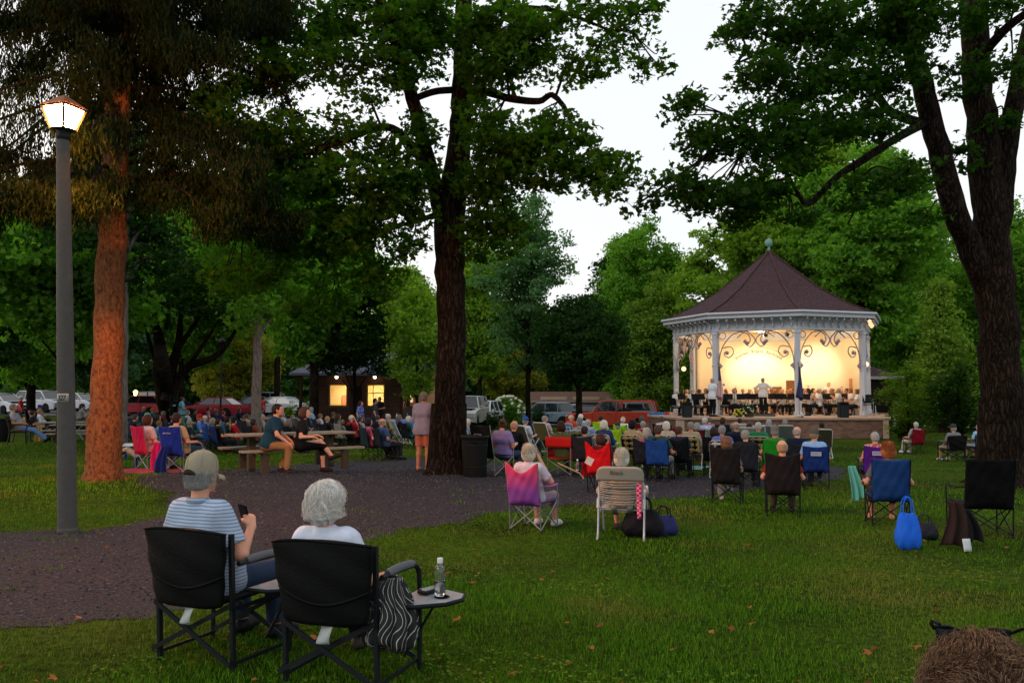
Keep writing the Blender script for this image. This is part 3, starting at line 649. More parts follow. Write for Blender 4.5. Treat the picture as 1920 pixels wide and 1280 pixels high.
def director_chair(loc, rz, label, table=True, detail=True, s=1., tagcard=True):
    t = empty('director_chair', loc, rz, s); tag(t, label, 'chair', 'black director style folding chairs')
    fm = mat('grey_metal', '#25282b', .42, .15, 25, .1, metal=.4); pad = mat('black_canvas', '#0c0d0e', .75, .15, 12, .3, bscale=60, spec=.1)
    w = .298
    def mk():
        m = {}
        for i, q in enumerate((-1, 1)):
            b = MB(); b.bar((q * w, -.25, 0), (q * w, -.29, .83), .024, .030)
            for z in (.12, .30, .5, .62): b.lathe([(.0001, .004), (.006, .003), (.006, 0)], 8, (q * w, -.25 - .04 * z / .88 - .017, z), M=Matrix.Rotation(PI / 2, 3, 'X'))
            m['rear%d' % i] = b.mesh('rear_leg')
            b = MB(); b.tube(bez([(q * (w + .03), .24, 0), (q * (w + .03), .24, .30), (q * (w + .03), .23, .56), (q * (w + .03), .19, .625), (q * (w + .03), .12, .645), (q * (w + .015), -.24, .645)], 5), .0155, 10); m['front%d' % i] = b.mesh('front_leg')
            b = MB(); b.tube(bez([(q * (w + .025), .15, .655), (q * (w + .02), -.02, .662), (q * (w + .015), -.17, .655)], 5), [.018] + [.026] * 9 + [.02], 12); m['pad%d' % i] = b.mesh('arm_pad')
            b = MB(); b.bar((q * (w + .01), .24, .05), (q * (w + .01), -.26, .05), .014, .02); m['rl%d' % i] = b.mesh('bottom_rail'); b = MB(); b.bar((q * (w + .012), .24, .38), (q * (w + .012), -.27, .38), .014, .024); m['rail%d' % i] = b.mesh('side_rail')
        b = MB(); b.bar((-w - .03, -.285, .075), (w, -.295, .40), .013, .028); b.bar((w + .02, -.305, .05), (-w, -.308, .38), .013, .028); m['bx'] = b.mesh('cross_brace')
        b = MB(); b.bar((-w, .22, .07), (w, .21, .38), .013, .028); b.bar((w, .235, .07), (-w, .238, .38), .013, .028); m['fx'] = b.mesh('cross_brace')
        b = MB()
        def bk(u, v):
            z = .40 + v * .44; x = (u - .5) * 2; lx = 1 - abs(x) ** 3
            z += .018 * lx * v - .02 * lx * (1 - v); wd = (w + .022) * (1 - .17 * (1 - v) ** 1.4)
            yy = -.315 - .05 * v - .05 * lx * (.35 + .65 * math.sin(PI * min(1, v * .9 + .1))) + .006 * math.sin(15 * v + 4 * x)
            return V((x * wd, yy, z))
        b.sheet(bk, 22, 18, .022); m['back'] = b.mesh('backrest')
        b = MB(); b.sheet(lambda u, v: bk(u, .46 + .05 * v) + V((0, -.013, 0)) if False else V(((u - .5) * 2 * (w + .02) * .93, bk(u, .40 - .16 * math.sin(PI * u) + .035 * v).y - .014, bk(u, .40 - .16 * math.sin(PI * u) + .035 * v).z)), 20, 2, .006); m['seam'] = b.mesh('piping')
        b = MB(); b.sheet(lambda u, v: bk(u, .975 + .025 * v) + V((0, -.002, .004)), 22, 2, .032); m['edge'] = b.mesh('piping')
        b = MB(); b.sheet(lambda u, v: V(((u - .5) * 2 * w, -.25 + v * .50, .43 - .04 * math.sin(PI * u))), 12, 8, .02); m['seat'] = b.mesh('seat')
        return m
    m = cached('dir', mk)
    for i in (0, 1):
        link('leg', m['rear%d' % i], fm, t); link('leg', m['front%d' % i], fm, t); link('armrest', m['pad%d' % i], mat('foam', '#5b5f63', .7, .1, 30, .2), t); link('side_rail', m['rail%d' % i], fm, t); link('bottom_rail', m['rl%d' % i], fm, t)
    link('cross_brace', m['bx'], fm, t); link('cross_brace', m['fx'], fm, t); k = link('backrest', m['back'], pad, t); link('piping', m['seam'], mat('black_canvas', '#0d0d0e', .7), k); link('piping', m['edge'], mat('black_canvas', '#0d0d0e', .7), k); link('seat', m['seat'], pad, t)
    if tagcard:
        b = MB(); b.sheet(lambda u, v: V((-.03 + u * .085 + .006 * math.sin(5 * v), -.345 + .02 * math.sin(4 * v + 2 * u), .41 - v * .13)), 3, 8, .0015); b.build('care_tag', mat('white_tag', '#9aa19f', .8, .15, 40), t)
    if table:
        b = MB(); P = [(w + .05, -.20), (w + .05, .22), (w + .22, .22), (w + .36, .16), (w + .39, .05), (w + .34, -.08), (w + .20, -.19)]
        b.prism(P, .475, .495); tb = b.build('side_table', mat('grey_laminate', '#8d9296', .35, .08, 9, .05), t)
        b = MB(); pts = [(x, y, .484) for x, y in P]; b.tube(pts, .013, 8, closed=True); b.build('rim', mat('black_plastic', '#16171a', .5), tb)
        b = MB(); b.tube([(w + .04, .22, .47), (w + .04, .05, .18)], .008); b.tube([(w + .25, -.02, .47), (w + .05, -.02, .15)], .008); b.build('table_bracket', fm, t)
        b = MB(); b.lathe([(.042, .4965), (.046, .500), (.042, .503), (.038, .4975)], 24, (w + .27, .03, 0)); b.lathe([(.001, .4968), (.04, .4968), (.04, .4975), (.001, .4975)], 24, (w + .27, .03, 0)); b.build('cup_holder', mat('black_plastic', '#0b0b0c', .5), tb)
    return t
def picnic_table(loc, rz, label, group='wooden picnic tables', L=2.3, pedestal=True):
    t = empty('picnic_table', loc, rz); tag(t, label, 'picnic table', group)
    wd = mat('weathered_wood', '#8f8678', .8, .3, 7, .5, bscale=40); en = mat('end_grain', '#b59a78', .8, .2, 14, .4)
    def slab(y0, y1, n, z, nm):
        b = MB(); dy = (y1 - y0) / n
        for k in range(n): b.box((0, y0 + (k + .5) * dy, z), (L, dy - .012, .042), bev=.005)
        o = b.build(nm, wd, t)
        b = MB()
        for k in range(n):
            for q in (-1, 1): b.box((q * (L / 2 + .0025), y0 + (k + .5) * dy, z), (.004, dy - .022, .034))
        e = b.build('end_boards', en, o); b = MB()
        for k in range(n):
            for q in (-1, 1):
                for j in (-1, 1): b.lathe([(.0001, 0), (.011, .001), (.011, .004), (.0001, .006)], 8, (q * (L / 2 + .006), y0 + (k + .5) * dy + j * dy * .22, z), M=Matrix.Rotation(q * PI / 2, 3, 'Y'))
        b.build('bolts', mat('rust', '#2b211b', .7), o)
    slab(-.37, .37, 5, .735, 'table_top'); slab(-.82, -.56, 2, .44, 'bench'); slab(.56, .82, 2, .44, 'bench')
    for q in (-1, 1):
        b = MB(); b.bar((q * L * .33, -.78, .40), (q * L * .33, .78, .40), .05, .07); b.bar((q * L * .33, -.35, .69), (q * L * .33, .35, .69), .05, .07)
        if pedestal:
            b.bar((q * L * .33 + .05, -.69, 0), (q * L * .33 + .05, -.69, .38), .14, .12, (0, 1, 0)); b.bar((q * L * .33 + .05, .69, 0), (q * L * .33 + .05, .69, .38), .14, .12, (0, 1, 0)); b.bar((q * L * .33, 0, .0), (q * L * .33, 0, .68), .14, .14, (0, 1, 0))
        else: b.bar((q * L * .33 + .05, -.62, 0), (q * L * .33 + .05, -.22, .68), .09, .04); b.bar((q * L * .33 + .05, .62, 0), (q * L * .33 + .05, .22, .68), .09, .04)
        b.build('trestle', mat('dark_wood', '#4a4237', .85, .3, 9, .5), t)
    return t
def park_bench(loc, rz, label):
    t = empty('park_bench', loc, rz); tag(t, label, 'bench'); m_ = mat('bench_slats', '#3a2f28', .7, .2, 9, .3)
    b = MB()
    for k in range(5): b.box((0, -.18 + k * .09, .43), (1.5, .075, .03), bev=.006)
    b.build('seat', m_, t); b = MB()
    for k in range(5): b.box((0, -.25 - k * .022, .52 + k * .085), (1.5, .025, .07), bev=.006)
    b.build('backrest', m_, t)
    for q in (-1, 1):
        b = MB(); b.tube(bez([(q * .7, .24, 0), (q * .7, .2, .42), (q * .7, .22, .62), (q * .7, -.2, .64)], 4), .018); b.tube(bez([(q * .7, -.3, 0), (q * .7, -.24, .4), (q * .7, -.36, .92)], 4), .018); b.tube([(q * .7, .2, .41), (q * .7, -.25, .41)], .018); b.build('bench_frame', BLK(), t)
    return t
def bag(loc, col, label, cat='bag', s=1., rz=0, nm='tote_bag', mat2=None):
    t = empty(nm, loc, rz, s); tag(t, label, cat)
    f = cached('bagf', lambda: _bag()); link('bag_body', f, mat('bag_fabric', col, .7, .2, 10, .4), t)
    b = MB()
    for y in (-.05, .05): b.tube(bez([(-.09, y, .26), (-.07, y * .8, .36), (0, y * .5, .40), (.07, y * .8, .36), (.09, y, .26)], 4), .008, 6)
    b.build('handle', mat('bag_strap', mat2 or col, .7), t); return t
def _bag():
    f = Fld((-.25, -.2, -.05), (.25, .2, .38), .012); f.cap((-.11, 0, .10), (.11, 0, .10), .10, .10, .03); f.cap((-.09, 0, .22), (.09, 0, .22), .06, .06, .08); X, Y, Z = f.full(); f.a = (f.a + wob(X, Y, Z, 3, 25) * .01).astype(np.float32); f.a = np.maximum(f.a, -Z + 0 * X + 0 * Y).astype(np.float32); return f.mesh('bag_body')
def speaker(loc, rz, label, s=1., group='loudspeakers on the stage edge'):
    t = empty('loudspeaker', loc, rz, s); tag(t, label, 'speaker', group); b = MB(); b.box((0, 0, .36), (.42, .36, .70), bev=.02); b.build('cabinet', mat('black_box', '#17191b', .5, .1, 20, .2), t)
    b = MB(); b.box((0, -.184, .30), (.36, .006, .50)); b.build('grille', mat('grille', '#25292c', .6, .3, 90, .3), t); b = MB(); b.box((0, -.184, .62), (.30, .008, .09), bev=.01); b.build('horn', mat('horn', '#0c0d0e', .5), t)
    b = MB(); b.box((0, 0, .006), (.36, .3, .012)); b.build('feet', mat('black_box', '#0c0d0e', .6), t); return t
def music_stand(loc, rz, h=1.15, tilt=.35, s=1.):
    t = empty('music_stand', loc, rz, s)
    def mk():
        m = {}; b = MB(); b.tube([(0, 0, .12), (0, 0, 1.02)], .011)
        b.lathe([(.02, .10), (.022, .16), (.02, .2)], 8); m['pole'] = b.mesh('pole')
        b = MB()
        for k in range(3): a = k * 2 * PI / 3 + .5; b.tube([(0, 0, .18), (.14 * math.cos(a), .14 * math.sin(a), .05), (.24 * math.cos(a), .24 * math.sin(a), .012)], .009, 6)
        m['tripod'] = b.mesh('tripod_base')
        b = MB(); R = Matrix.Rotation(-tilt, 3, 'X'); b.box((0, -.02, 1.14), (.50, .008, .33), M=R); b.box(V((0, -.02, 1.14)) + R @ V((0, .03, -.165)), (.50, .06, .008), M=R); m['desk'] = b.mesh('desk')
        b = MB(); b.box(V((-.11, -.02, 1.14)) + R @ V((0, .008, .01)), (.2, .003, .28), M=R); b.box(V((.11, -.02, 1.14)) + R @ V((0, .009, .01)), (.2, .003, .28), M=R); m['sheet'] = b.mesh('sheet_music')
        return m
    m = cached(('ms', tilt), mk); link('pole', m['pole'], BLK(), t); link('tripod_base', m['tripod'], BLK(), t); link('desk', m['desk'], mat('stand_black', '#0e0e10', .55), t); link('sheet_music', m['sheet'], mat('paper', '#d9d2c2', .8), t)
    return t
def stack_chair(loc, rz, label, s=1., group='black chairs of the band'):
    t = empty('band_chair', loc, rz, s); tag(t, label, 'chair', group)
    def mk():
        m = {}; b = MB(); b.sheet(lambda u, v: V(((u - .5) * (.42 - .06 * v), -.2 - .06 * v, .50 + v * .34 - .02 * (2 * u - 1) ** 2 * v)), 8, 8, .02); m['b'] = b.mesh('backrest')
        b = MB(); b.box((0, 0, .45), (.43, .42, .035), bev=.012); m['s'] = b.mesh('seat'); b = MB()
        for q in (-1, 1): b.tube([(q * .2, .2, 0), (q * .19, .17, .44), (q * .19, -.18, .44), (q * .2, -.25, 0)], .011); b.tube([(q * .19, -.18, .44), (q * .18, -.22, .6)], .011)
        m['f'] = b.mesh('frame'); return m
    m = cached('stk', mk); link('backrest', m['b'], mat('chair_plastic', '#121315', .45), t); link('seat', m['s'], mat('chair_plastic', '#121315', .45), t); link('frame', m['f'], STEEL(), t); return t
def trash_can(loc, label, s=1., col='#161918'):
    t = empty('trash_can', loc, 0, s); tag(t, label, 'trash can'); b = MB(); m_ = mat('bin_plastic', col, .55, .15, 5, .25)
    b.lathe([(.24, 0), (.25, .03), (.275, .75), (.285, .80), (.302, .81), (.302, .855), (.285, .86), (.27, .80), (.262, .6), (.22, .05)], 32); b.build('bin_body', m_, t)
    b = MB(); b.lathe([(.2795, .64), (.2835, .645), (.2835, .66), (.281, .665)], 32); b.lathe([(.2555, .2), (.2605, .205), (.2605, .22), (.257, .225)], 32); b.build('rib', m_, t)
    b = MB(); b.box((0, -.30, .74), (.14, .03, .03), bev=.008); b.box((0, .30, .74), (.14, .03, .03), bev=.008); b.build('handle', m_, t); return t
# ================================================================ cars (x = length, nose to +x)
def car_meshes(kind):
    spec = {
        'suv': dict(L=4.55, W=1.83, belt=1.0, roof=1.66, hood=1.02, nose=.74, g=.24, cab=(1.25, .55, -1.75, -2.18), r=.35, wb=(1.38, -1.3)),
        'hatch': dict(L=4.1, W=1.74, belt=.92, roof=1.46, hood=.88, nose=.62, g=.18, cab=(1.15, .35, -1.35, -1.95), r=.31, wb=(1.25, -1.25)),
        'sedan': dict(L=4.8, W=1.82, belt=.92, roof=1.43, hood=.86, nose=.62, g=.17, cab=(1.05, .3, -1.05, -1.75), r=.32, wb=(1.45, -1.35)),
        'van': dict(L=5.1, W=1.95, belt=1.02, roof=1.75, hood=.98, nose=.7, g=.2, cab=(1.7, .8, -2.2, -2.5), r=.34, wb=(1.6, -1.45)),
        'pickup': dict(L=5.45, W=1.98, belt=1.18, roof=1.84, hood=1.12, nose=.90, g=.36, cab=(1.05, .55, -2.55, -2.72), r=.39, wb=(1.75, -1.75)),
    }[kind]
    L, W, belt, roof, hood, nose, g, cab, r, wb = [spec[k] for k in ('L', 'W', 'belt', 'roof', 'hood', 'nose', 'g', 'cab', 'r', 'wb')]
    hl = L / 2; a0, a1, a2, a3 = cab; m = {}
    tail = belt if kind != 'sedan' else belt + .02
    lower = [(hl - .03, g + .08), (hl, nose * .8), (hl - .05, nose), (hl - .35, hood - .05), (a0 + .1, hood + .02), (a0, belt + .01), (a3, tail), (-hl + .08, tail - .05), (-hl, belt * .72), (-hl + .03, g + .1)]
    # wheel arches cut into the lower edge
    bot = [(-hl + .03, g + .08)]
    for wx in sorted(wb):
        R = r + .06
        for k in range(9):
            a = PI - PI * k / 8; bot.append((wx + R * math.cos(a), max(g, .5 * g + R * math.sin(a) + (r - .5 * g) - .02) if 0 < k < 8 else g))
    bot.append((hl - .05, g + .05))
    prof = lower + bot[0:]
    # body as slabs: side outline lofted across width with tumblehome
    ring = lower + bot
    b = MB(); secs = [(-W / 2, .0, .93), (-W / 2 + .0, .0, 1.0)]
    n = len(ring); ys = [-W / 2 + .0, -W / 2 + .05, W / 2 - .05, W / 2]; vs = []
    for j, y in enumerate(ys):
        e = j in (0, 3)
        for (x, z) in ring:
            k = .985 if e else 1.0; zz = z - (.035 if e and z > belt - .15 else 0); vs.append((x * k, y, zz))
    fs = []
    for j in range(3):
        for i in range(n): fs.append((j * n + i, j * n + (i + 1) % n, (j + 1) * n + (i + 1) % n, (j + 1) * n + i))
    b.add(vs, fs)
    for j in (0, 3): b.add(vs[j * n:(j + 1) * n], [tuple(range(n))])
    m['body'] = b.mesh('body')
    # greenhouse
    wt = W / 2 - .07; wr = W / 2 - (.26 if kind != 'van' else .17)
    def gh(ins, z1):
        return [(a0 - ins, belt), (a1 - ins * .6, z1), (a2 + ins * .6, z1), (a3 + ins, belt)]
    b = MB(); P = gh(0, roof - .04); vs = []
    for y, lv in ((-1, 0), (1, 0)):
        for k, (x, z) in enumerate(P): vs.append((x, y * (wt if k in (0, 3) else wr), z))
    b.add(vs, [(0, 1, 2, 3), (4, 5, 6, 7), (0, 1, 5, 4), (1, 2, 6, 5), (2, 3, 7, 6), (3, 0, 4, 7)]); m['glass'] = b.mesh('windows')
    b = MB()       # roof and pillars in body colour
    b.sheet(lambda u, v: V((a1 + .02 + (a2 - .02 - a1 - .02) * u, (v - .5) * 2 * (wr + .012), roof - .03 + .035 * math.sin(PI * v) ** .5 * math.sin(PI * min(1, max(0, u * .94 + .03))) ** .5)), 10, 8, .05)
    def px(t, s, off=.012):   # t along roof/belt
        return t
    for s in (-1, 1):
        for (x0, x1) in ((a0, a1), (a3, a2)): b.bar((x0, s * (wt + .006), belt), (x1, s * (wr + .008), roof - .03), .07, .05)
        cols = {'suv': [.0, -.9], 'hatch': [-.25], 'sedan': [-.3], 'van': [.3, -.9], 'pickup': [-.35]}[kind]
        for cx in cols: b.bar((cx, s * (wt + .006), belt), (cx - .04, s * (wr + .006), roof - .03), .09 if kind != 'pickup' else .42, .03, (1, 0, 0))
    m['roof'] = b.mesh('roof')
    b = MB()
    for wx in wb:
        for s in (-1, 1):
            R = Matrix.Rotation(PI / 2, 3, 'X'); b.lathe([(r * .62, -.11), (r * .95, -.10), (r, -.06), (r, .06), (r * .95, .10), (r * .62, .11)], 24, (wx, s * (W / 2 - .12), r), M=R)
    m['tyre'] = b.mesh('tyre')
    one = {}
    for q, wx in enumerate(wb):
        for s in (-1, 1):
            R = Matrix.Rotation(PI / 2, 3, 'X'); t_ = MB(); t_.lathe([(r * .62, -.11), (r * .95, -.10), (r, -.06), (r, .06), (r * .95, .10), (r * .62, .11)], 24, (wx, s * (W / 2 - .12), r), M=R)
            h_ = MB(); h_.lathe([(.001, -.03), (r * .62, -.03), (r * .64, 0), (r * .62, .03), (.001, .03)], 20, (wx, s * (W / 2 - .05), r), M=R)
            for k in range(5): a = k * 2 * PI / 5; h_.bar((wx, s * (W / 2 - .018), r), (wx + r * .58 * math.cos(a), s * (W / 2 - .018), r + r * .58 * math.sin(a)), .05, .012, (0, 1, 0))
            one[(q, s)] = (t_.mesh('wheel'), h_.mesh('rim'))
    m['wheels'] = one
    b = MB()
    b2 = MB(); b3 = MB(); m['hl'] = []; m['tl'] = []
    for s in (-1, 1):
        b = MB(); b.box((hl - .10, s * (W / 2 - .24), nose - .02), (.16, .34, .13), bev=.03); m['hl'].append(b.mesh('headlight'))
        b = MB(); b.box((-hl + .07, s * (W / 2 - .14), belt - .14), (.14, .22, .24), bev=.03); m['tl'].append(b.mesh('tail_light'))
    b = MB(); b.box((hl - .02, 0, nose - .06), (.06, W * .45, .16), bev=.02); b.box((hl - .0, 0, g + .16), (.05, W * .7, .10), bev=.02); m['grille'] = b.mesh('grille')
    b = MB()
    for s in (-1, 1): b.box((a0 - .25, s * (W / 2 + .06), belt + .08), (.10, .16, .12), bev=.03)
    m['mirror'] = b.mesh('mirror')
    m['trim'] = []
    for s in (-1, 1):
        for cx in ([.35, -.55] if kind != 'pickup' else [.1]): b = MB(); b.box((cx, s * (W / 2 + .004), belt - .16), (.2, .02, .03)); m['trim'].append(('door_handle', b.mesh('door_handle')))
        for cx in ([1.0, .05, -.85] if kind != 'pickup' else [1.05, -.35]): b = MB(); b.box((cx, s * (W / 2 - .002), (belt + g) / 2 + .03), (.012, .012, belt - g - .12)); m['trim'].append(('door_seam', b.mesh('door_seam')))
    b = MB()
    for s in (-1, 1): b.box(((wb[0] + wb[1]) / 2, s * (W / 2 - .01), g + .05), (wb[0] - wb[1] - 2 * r - .1, .05, .1))
    for s in (-1, 1): b.box((-hl + .04 if s < 0 else hl - .04, 0, g + .12), (.10, W * .9, .14), bev=.03)
    m['bumper'] = b.mesh('bumper')
    b = MB(); b.box((0, 0, (g + belt) / 2 + .05), (L * .86, W - .5, belt - g - .12)); b.box((0, 0, g - .02), (L * .8, W * .7, .1)); m['under'] = b.mesh('underbody')
    return m
def car(loc, ang, kind, col, label, group='cars parked beyond the park', name=None, lit=False, dark=False):
    m = cached(('car', kind), lambda: car_meshes(kind)); t = empty(name or {'pickup': 'pickup_truck', 'van': 'minivan'}.get(kind, 'parked_car'), loc, ang); tag(t, label, 'pickup truck' if kind == 'pickup' else 'car', group)
    paint = mat('car_paint', col, .22, .04, 2, spec=.6, metal=.15); gl = mat('car_glass', '#141a1f', .06, .1, 2, spec=.9); bk = mat('black_trim', '#101112', .6)
    body = link('body', m['body'], paint, t); [link(nm, x, bk, body) for nm, x in m['trim']]; link('bumper', m['bumper'], paint if kind == 'pickup' else bk, t)
    link('windows', m['glass'], gl, t); link('roof', m['roof'], paint, t)
    for k, (w, h) in m['wheels'].items():
        wo = link('wheel', w, mat('rubber', '#141414', .8), t); link('rim', h, mat('rim', '#9ea2a5', .35, metal=.7), wo)
    for q in (0, 1):
        link('headlight', m['hl'][q], mat('headlight_glass', '#c9ccd0', .15, spec=.8), t); link('tail_light', m['tl'][q], mat('tail_lens', '#7a1210', .2), t)
    link('grille', m['grille'], bk, t); link('mirror', m['mirror'], paint, t); link('underbody', m['under'], bk, t)
    return t
# ================================================================ trees
BARK = lambda: bark_mat('bark', '#14100d', '#463a30', (15, 15, 1.9), .3, .04)
BARK_G = lambda: ramp_mat('grey_bark', [(.3, '#453f3b'), (.7, '#857c75')], .9, (3, 3, .8), 6., 8, .8, .03)
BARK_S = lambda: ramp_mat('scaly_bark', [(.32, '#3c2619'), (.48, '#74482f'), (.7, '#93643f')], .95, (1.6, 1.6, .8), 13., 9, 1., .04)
def leaves_mesh(name, C, size, seed=0, lobes=3, flat=.55, droop=.0, aspect=1.0, jit=.35, hang=False):
    """C: Nx3 leaf positions. each leaf is a small folded polygon"""
    r = np.random.RandomState(seed); n = len(C); sz = size * (1 + jit * r.uniform(-1, 1, n))[:, None]
    nm = r.normal(size=(n, 3)); nm /= np.linalg.norm(nm, axis=1)[:, None]; nm = nm * (1 - flat) + np.array([0, 0, 1]) * flat * 1.0; nm /= np.linalg.norm(nm, axis=1)[:, None]
    d = r.normal(size=(n, 3)); d[:, 2] -= droop
    if hang: d = r.normal(size=(n, 3)) * .28; d[:, 2] = -1; nm = r.normal(size=(n, 3)); nm[:, 2] = 0
    d -= nm * (d * nm).sum(1)[:, None]; d /= np.linalg.norm(d, axis=1)[:, None] + 1e-9; s = np.cross(nm, d)
    if hang: s = s / (np.linalg.norm(s, axis=1)[:, None] + 1e-9)
    if lobes == 1: sh = [(0, -.5, 0), (.32 * aspect, 0, .08), (0, .55, -.05), (-.32 * aspect, 0, .08)]; qs = [(0, 1, 2, 3)]
    elif lobes == 2: sh = [(0, -.45, 0), (.25, -.42, .02), (.5, .05, .06), (.12, .1, 0), (0, .6, -.08), (-.12, .1, 0), (-.5, .05, .06), (-.25, -.42, .02)]; qs = [(0, 1, 2, 3), (0, 3, 4, 5), (0, 5, 6, 7)]
    else:
        sh = [(0, -.42, 0), (.30, -.36, .03), (.55, .08, .08), (.22, .04, .02), (.06, .16, 0), (0, .6, -.08), (-.06, .16, 0), (-.22, .04, .02), (-.55, .08, .08), (-.30, -.36, .03)]
        qs = [(0, 1, 2, 3), (0, 3, 4, 6), (4, 5, 6, 6), (0, 6, 7, 8), (0, 8, 9, 9)]
        sh = [(0, -.42, 0), (.30, -.36, .03), (.55, .08, .08), (.16, .08, .01), (0, .6, -.08), (-.16, .08, .01), (-.55, .08, .08), (-.30, -.36, .03)]; qs = [(0, 1, 2, 3), (0, 3, 4, 5), (0, 5, 6, 7)]
    k = len(sh); V_ = np.empty((n, k, 3), np.float32)
    for i, (a, b, c) in enumerate(sh): V_[:, i] = C + s * sz * a * aspect + d * sz * b + nm * sz * c
    base = (np.arange(n) * k)[:, None, None]; Q = (base + np.array(qs)[None]).reshape(-1, 4)
    return np_mesh(name, V_.reshape(-1, 3), Q)
def clump_pts(clumps, dens, seed, leaf, twig=.34, per=14, keep=1.):
    """clumps: (cx,cy,cz,rx,ry,rz). leaves gathered on twigs spread through each clump's volume"""
    r = np.random.RandomState(seed); out = []
    for c in clumps:
        cx, cy, cz, rx, ry, rz = c[:6]; dd = dens * (c[6] if len(c) > 6 else 1)
        vol = 4.2 * rx * ry * rz; nt = max(3, int(dd * vol ** .80))
        u = r.normal(size=(nt, 3)); u /= np.linalg.norm(u, axis=1)[:, None]; rad = r.uniform(.15, 1, nt) ** .42
        rad *= 1 + .22 * np.sin(u[:, 0] * 5 + seed) * np.cos(u[:, 1] * 4 + cx) + .07 * np.clip(r.normal(size=nt), -1.5, 1.5)
        T = u * rad[:, None] * np.array([rx, ry, rz]) + np.array([cx, cy, cz]); T[:, 2] -= .25 * rz * (u[:, 0] ** 2 + u[:, 1] ** 2) * rad
        o = r.normal(size=(nt, per, 3)); o /= np.linalg.norm(o, axis=2)[..., None]; o *= (r.uniform(0, 1, (nt, per, 1)) ** .45) * r.uniform(.6, 1.7, (nt, 1, 1)) * np.array([twig, twig, twig * .42]) * 1.15; out.append((T[:, None] + o).reshape(-1, 3))
    return np.concatenate(out).astype(np.float32)
def tree(loc, label, trunk, limbs, clumps, lm, bark, leaf=.15, dens=30, seed=0, lobes=1, name='tree', group=None, twig=.34, per=14, flat=.5, roots=True, cat='tree', parts=None, trunk_n=14, hang=False, aspect=1., droop=.3):
    """trunk/limbs: lists of (points, radii) in world space"""
    t = empty(name, loc); tag(t, label, cat, group); L0 = V(loc); rr = random.Random(seed)
    def wood(b, pts, rad, n=10, k=5):
        P = bez(pts, k); R = []
        for i in range(len(P)):
            f = i / (len(P) - 1) * (len(rad) - 1); a = int(min(f, len(rad) - 2)); R.append(rad[a] + (rad[a + 1] - rad[a]) * (f - a))
        for i in range(1, len(P) - 1): P[i] = P[i] + V((rr.uniform(-1, 1), rr.uniform(-1, 1), 0)) * R[i] * .10
        b.tube([p - L0 for p in P], R, n)
    b = MB(); wood(b, *trunk, n=trunk_n, k=8)
    if roots:
        # flared, buttressed foot with ribs
        p0 = V(trunk[0][0]); r0 = trunk[1][0]; nn = 26; vs = []; hs = [(-.25, 2.3), (0, 1.95), (.08, 1.55), (.22, 1.25), (.5, 1.08), (.95, .99), (1.5, .9)]
        ph = [rr.uniform(0, 6) for _ in range(3)]
        nxt = V(trunk[0][1]); ax = (nxt - p0) / max(.1, (nxt - p0).z)
        for h, q in hs:
            hh = h * max(.6, r0 / .4)
            for j in range(nn):
                a = 2 * PI * j / nn; w_ = 1 + (q - 1) * (.42 if name == 'spruce_tree' else .75) * (.55 + .45 * math.sin(a * 3 + ph[0]) + .25 * math.sin(a * 5 + ph[1])) + .03 * math.sin(a * 7 + ph[2])
                vs.append(p0 - L0 + ax * max(0, hh) + V((r0 * w_ * math.cos(a), r0 * w_ * math.sin(a), min(0, hh))))
        fs = [(i * nn + j, i * nn + (j + 1) % nn, (i + 1) * nn + (j + 1) % nn, (i + 1) * nn + j) for i in range(len(hs) - 1) for j in range(nn)]; b.add(vs, fs, True)
    if limbs and lobes != 3 and name != 'spruce_tree':
        for l in limbs: wood(b, *l, n=8, k=5)
        limbs = None
    tr = b.build('trunk', bark, t)
    if lobes == 3 and clumps:
        pool = [q for l in limbs for q in bez(l[0], 4)] + bez(trunk[0], 6)[12:]
        for c in clumps:
            e = V(c[:3]); q = min(pool, key=lambda v: (v - e).length); mid_ = (q + e) / 2 + V((rr.uniform(-.2, .2), rr.uniform(-.2, .2), .25)); L_ = (q - e).length
            limbs.append(([q, mid_, e], [.02 + .012 * L_, .02, .008]))
            for _ in range(4): limbs.append(([mid_ if rr.random() < .5 else e, e + V((rr.uniform(-.5, .5) * c[3], rr.uniform(-.5, .5) * c[4], rr.uniform(-.4, .4) * c[5])), e + V((rr.uniform(-1, 1) * c[3], rr.uniform(-1, 1) * c[4], rr.uniform(-.7, .6) * c[5]))], [.016, .010, .004]))
    if limbs:
        b = MB()
        for l in limbs: wood(b, *l, n=8, k=5)
        b.build('limbs', BARK() if name == 'spruce_tree' else bark, t)
    if clumps:
        C = clump_pts(clumps, dens, seed, leaf, twig, per); C = C - np.array(L0, np.float32)
        link('crown', leaves_mesh('crown', C, leaf, seed, lobes, flat, droop, aspect, hang=hang), lm, t)
    return t
def pxc(l, jit=0):
    """(px, py, depth, half width px, half height px[, density]) -> clumps in metres"""
    o = []
    for e in l:
        p = at(e[0], e[1], e[2]); rx = e[3] * e[2] / F; rz = e[4] * e[2] / F
        o.append((p.x, p.y, p.z, rx, max(.5 * (rx + rz), .8), rz) + tuple(e[5:6]))
    return o
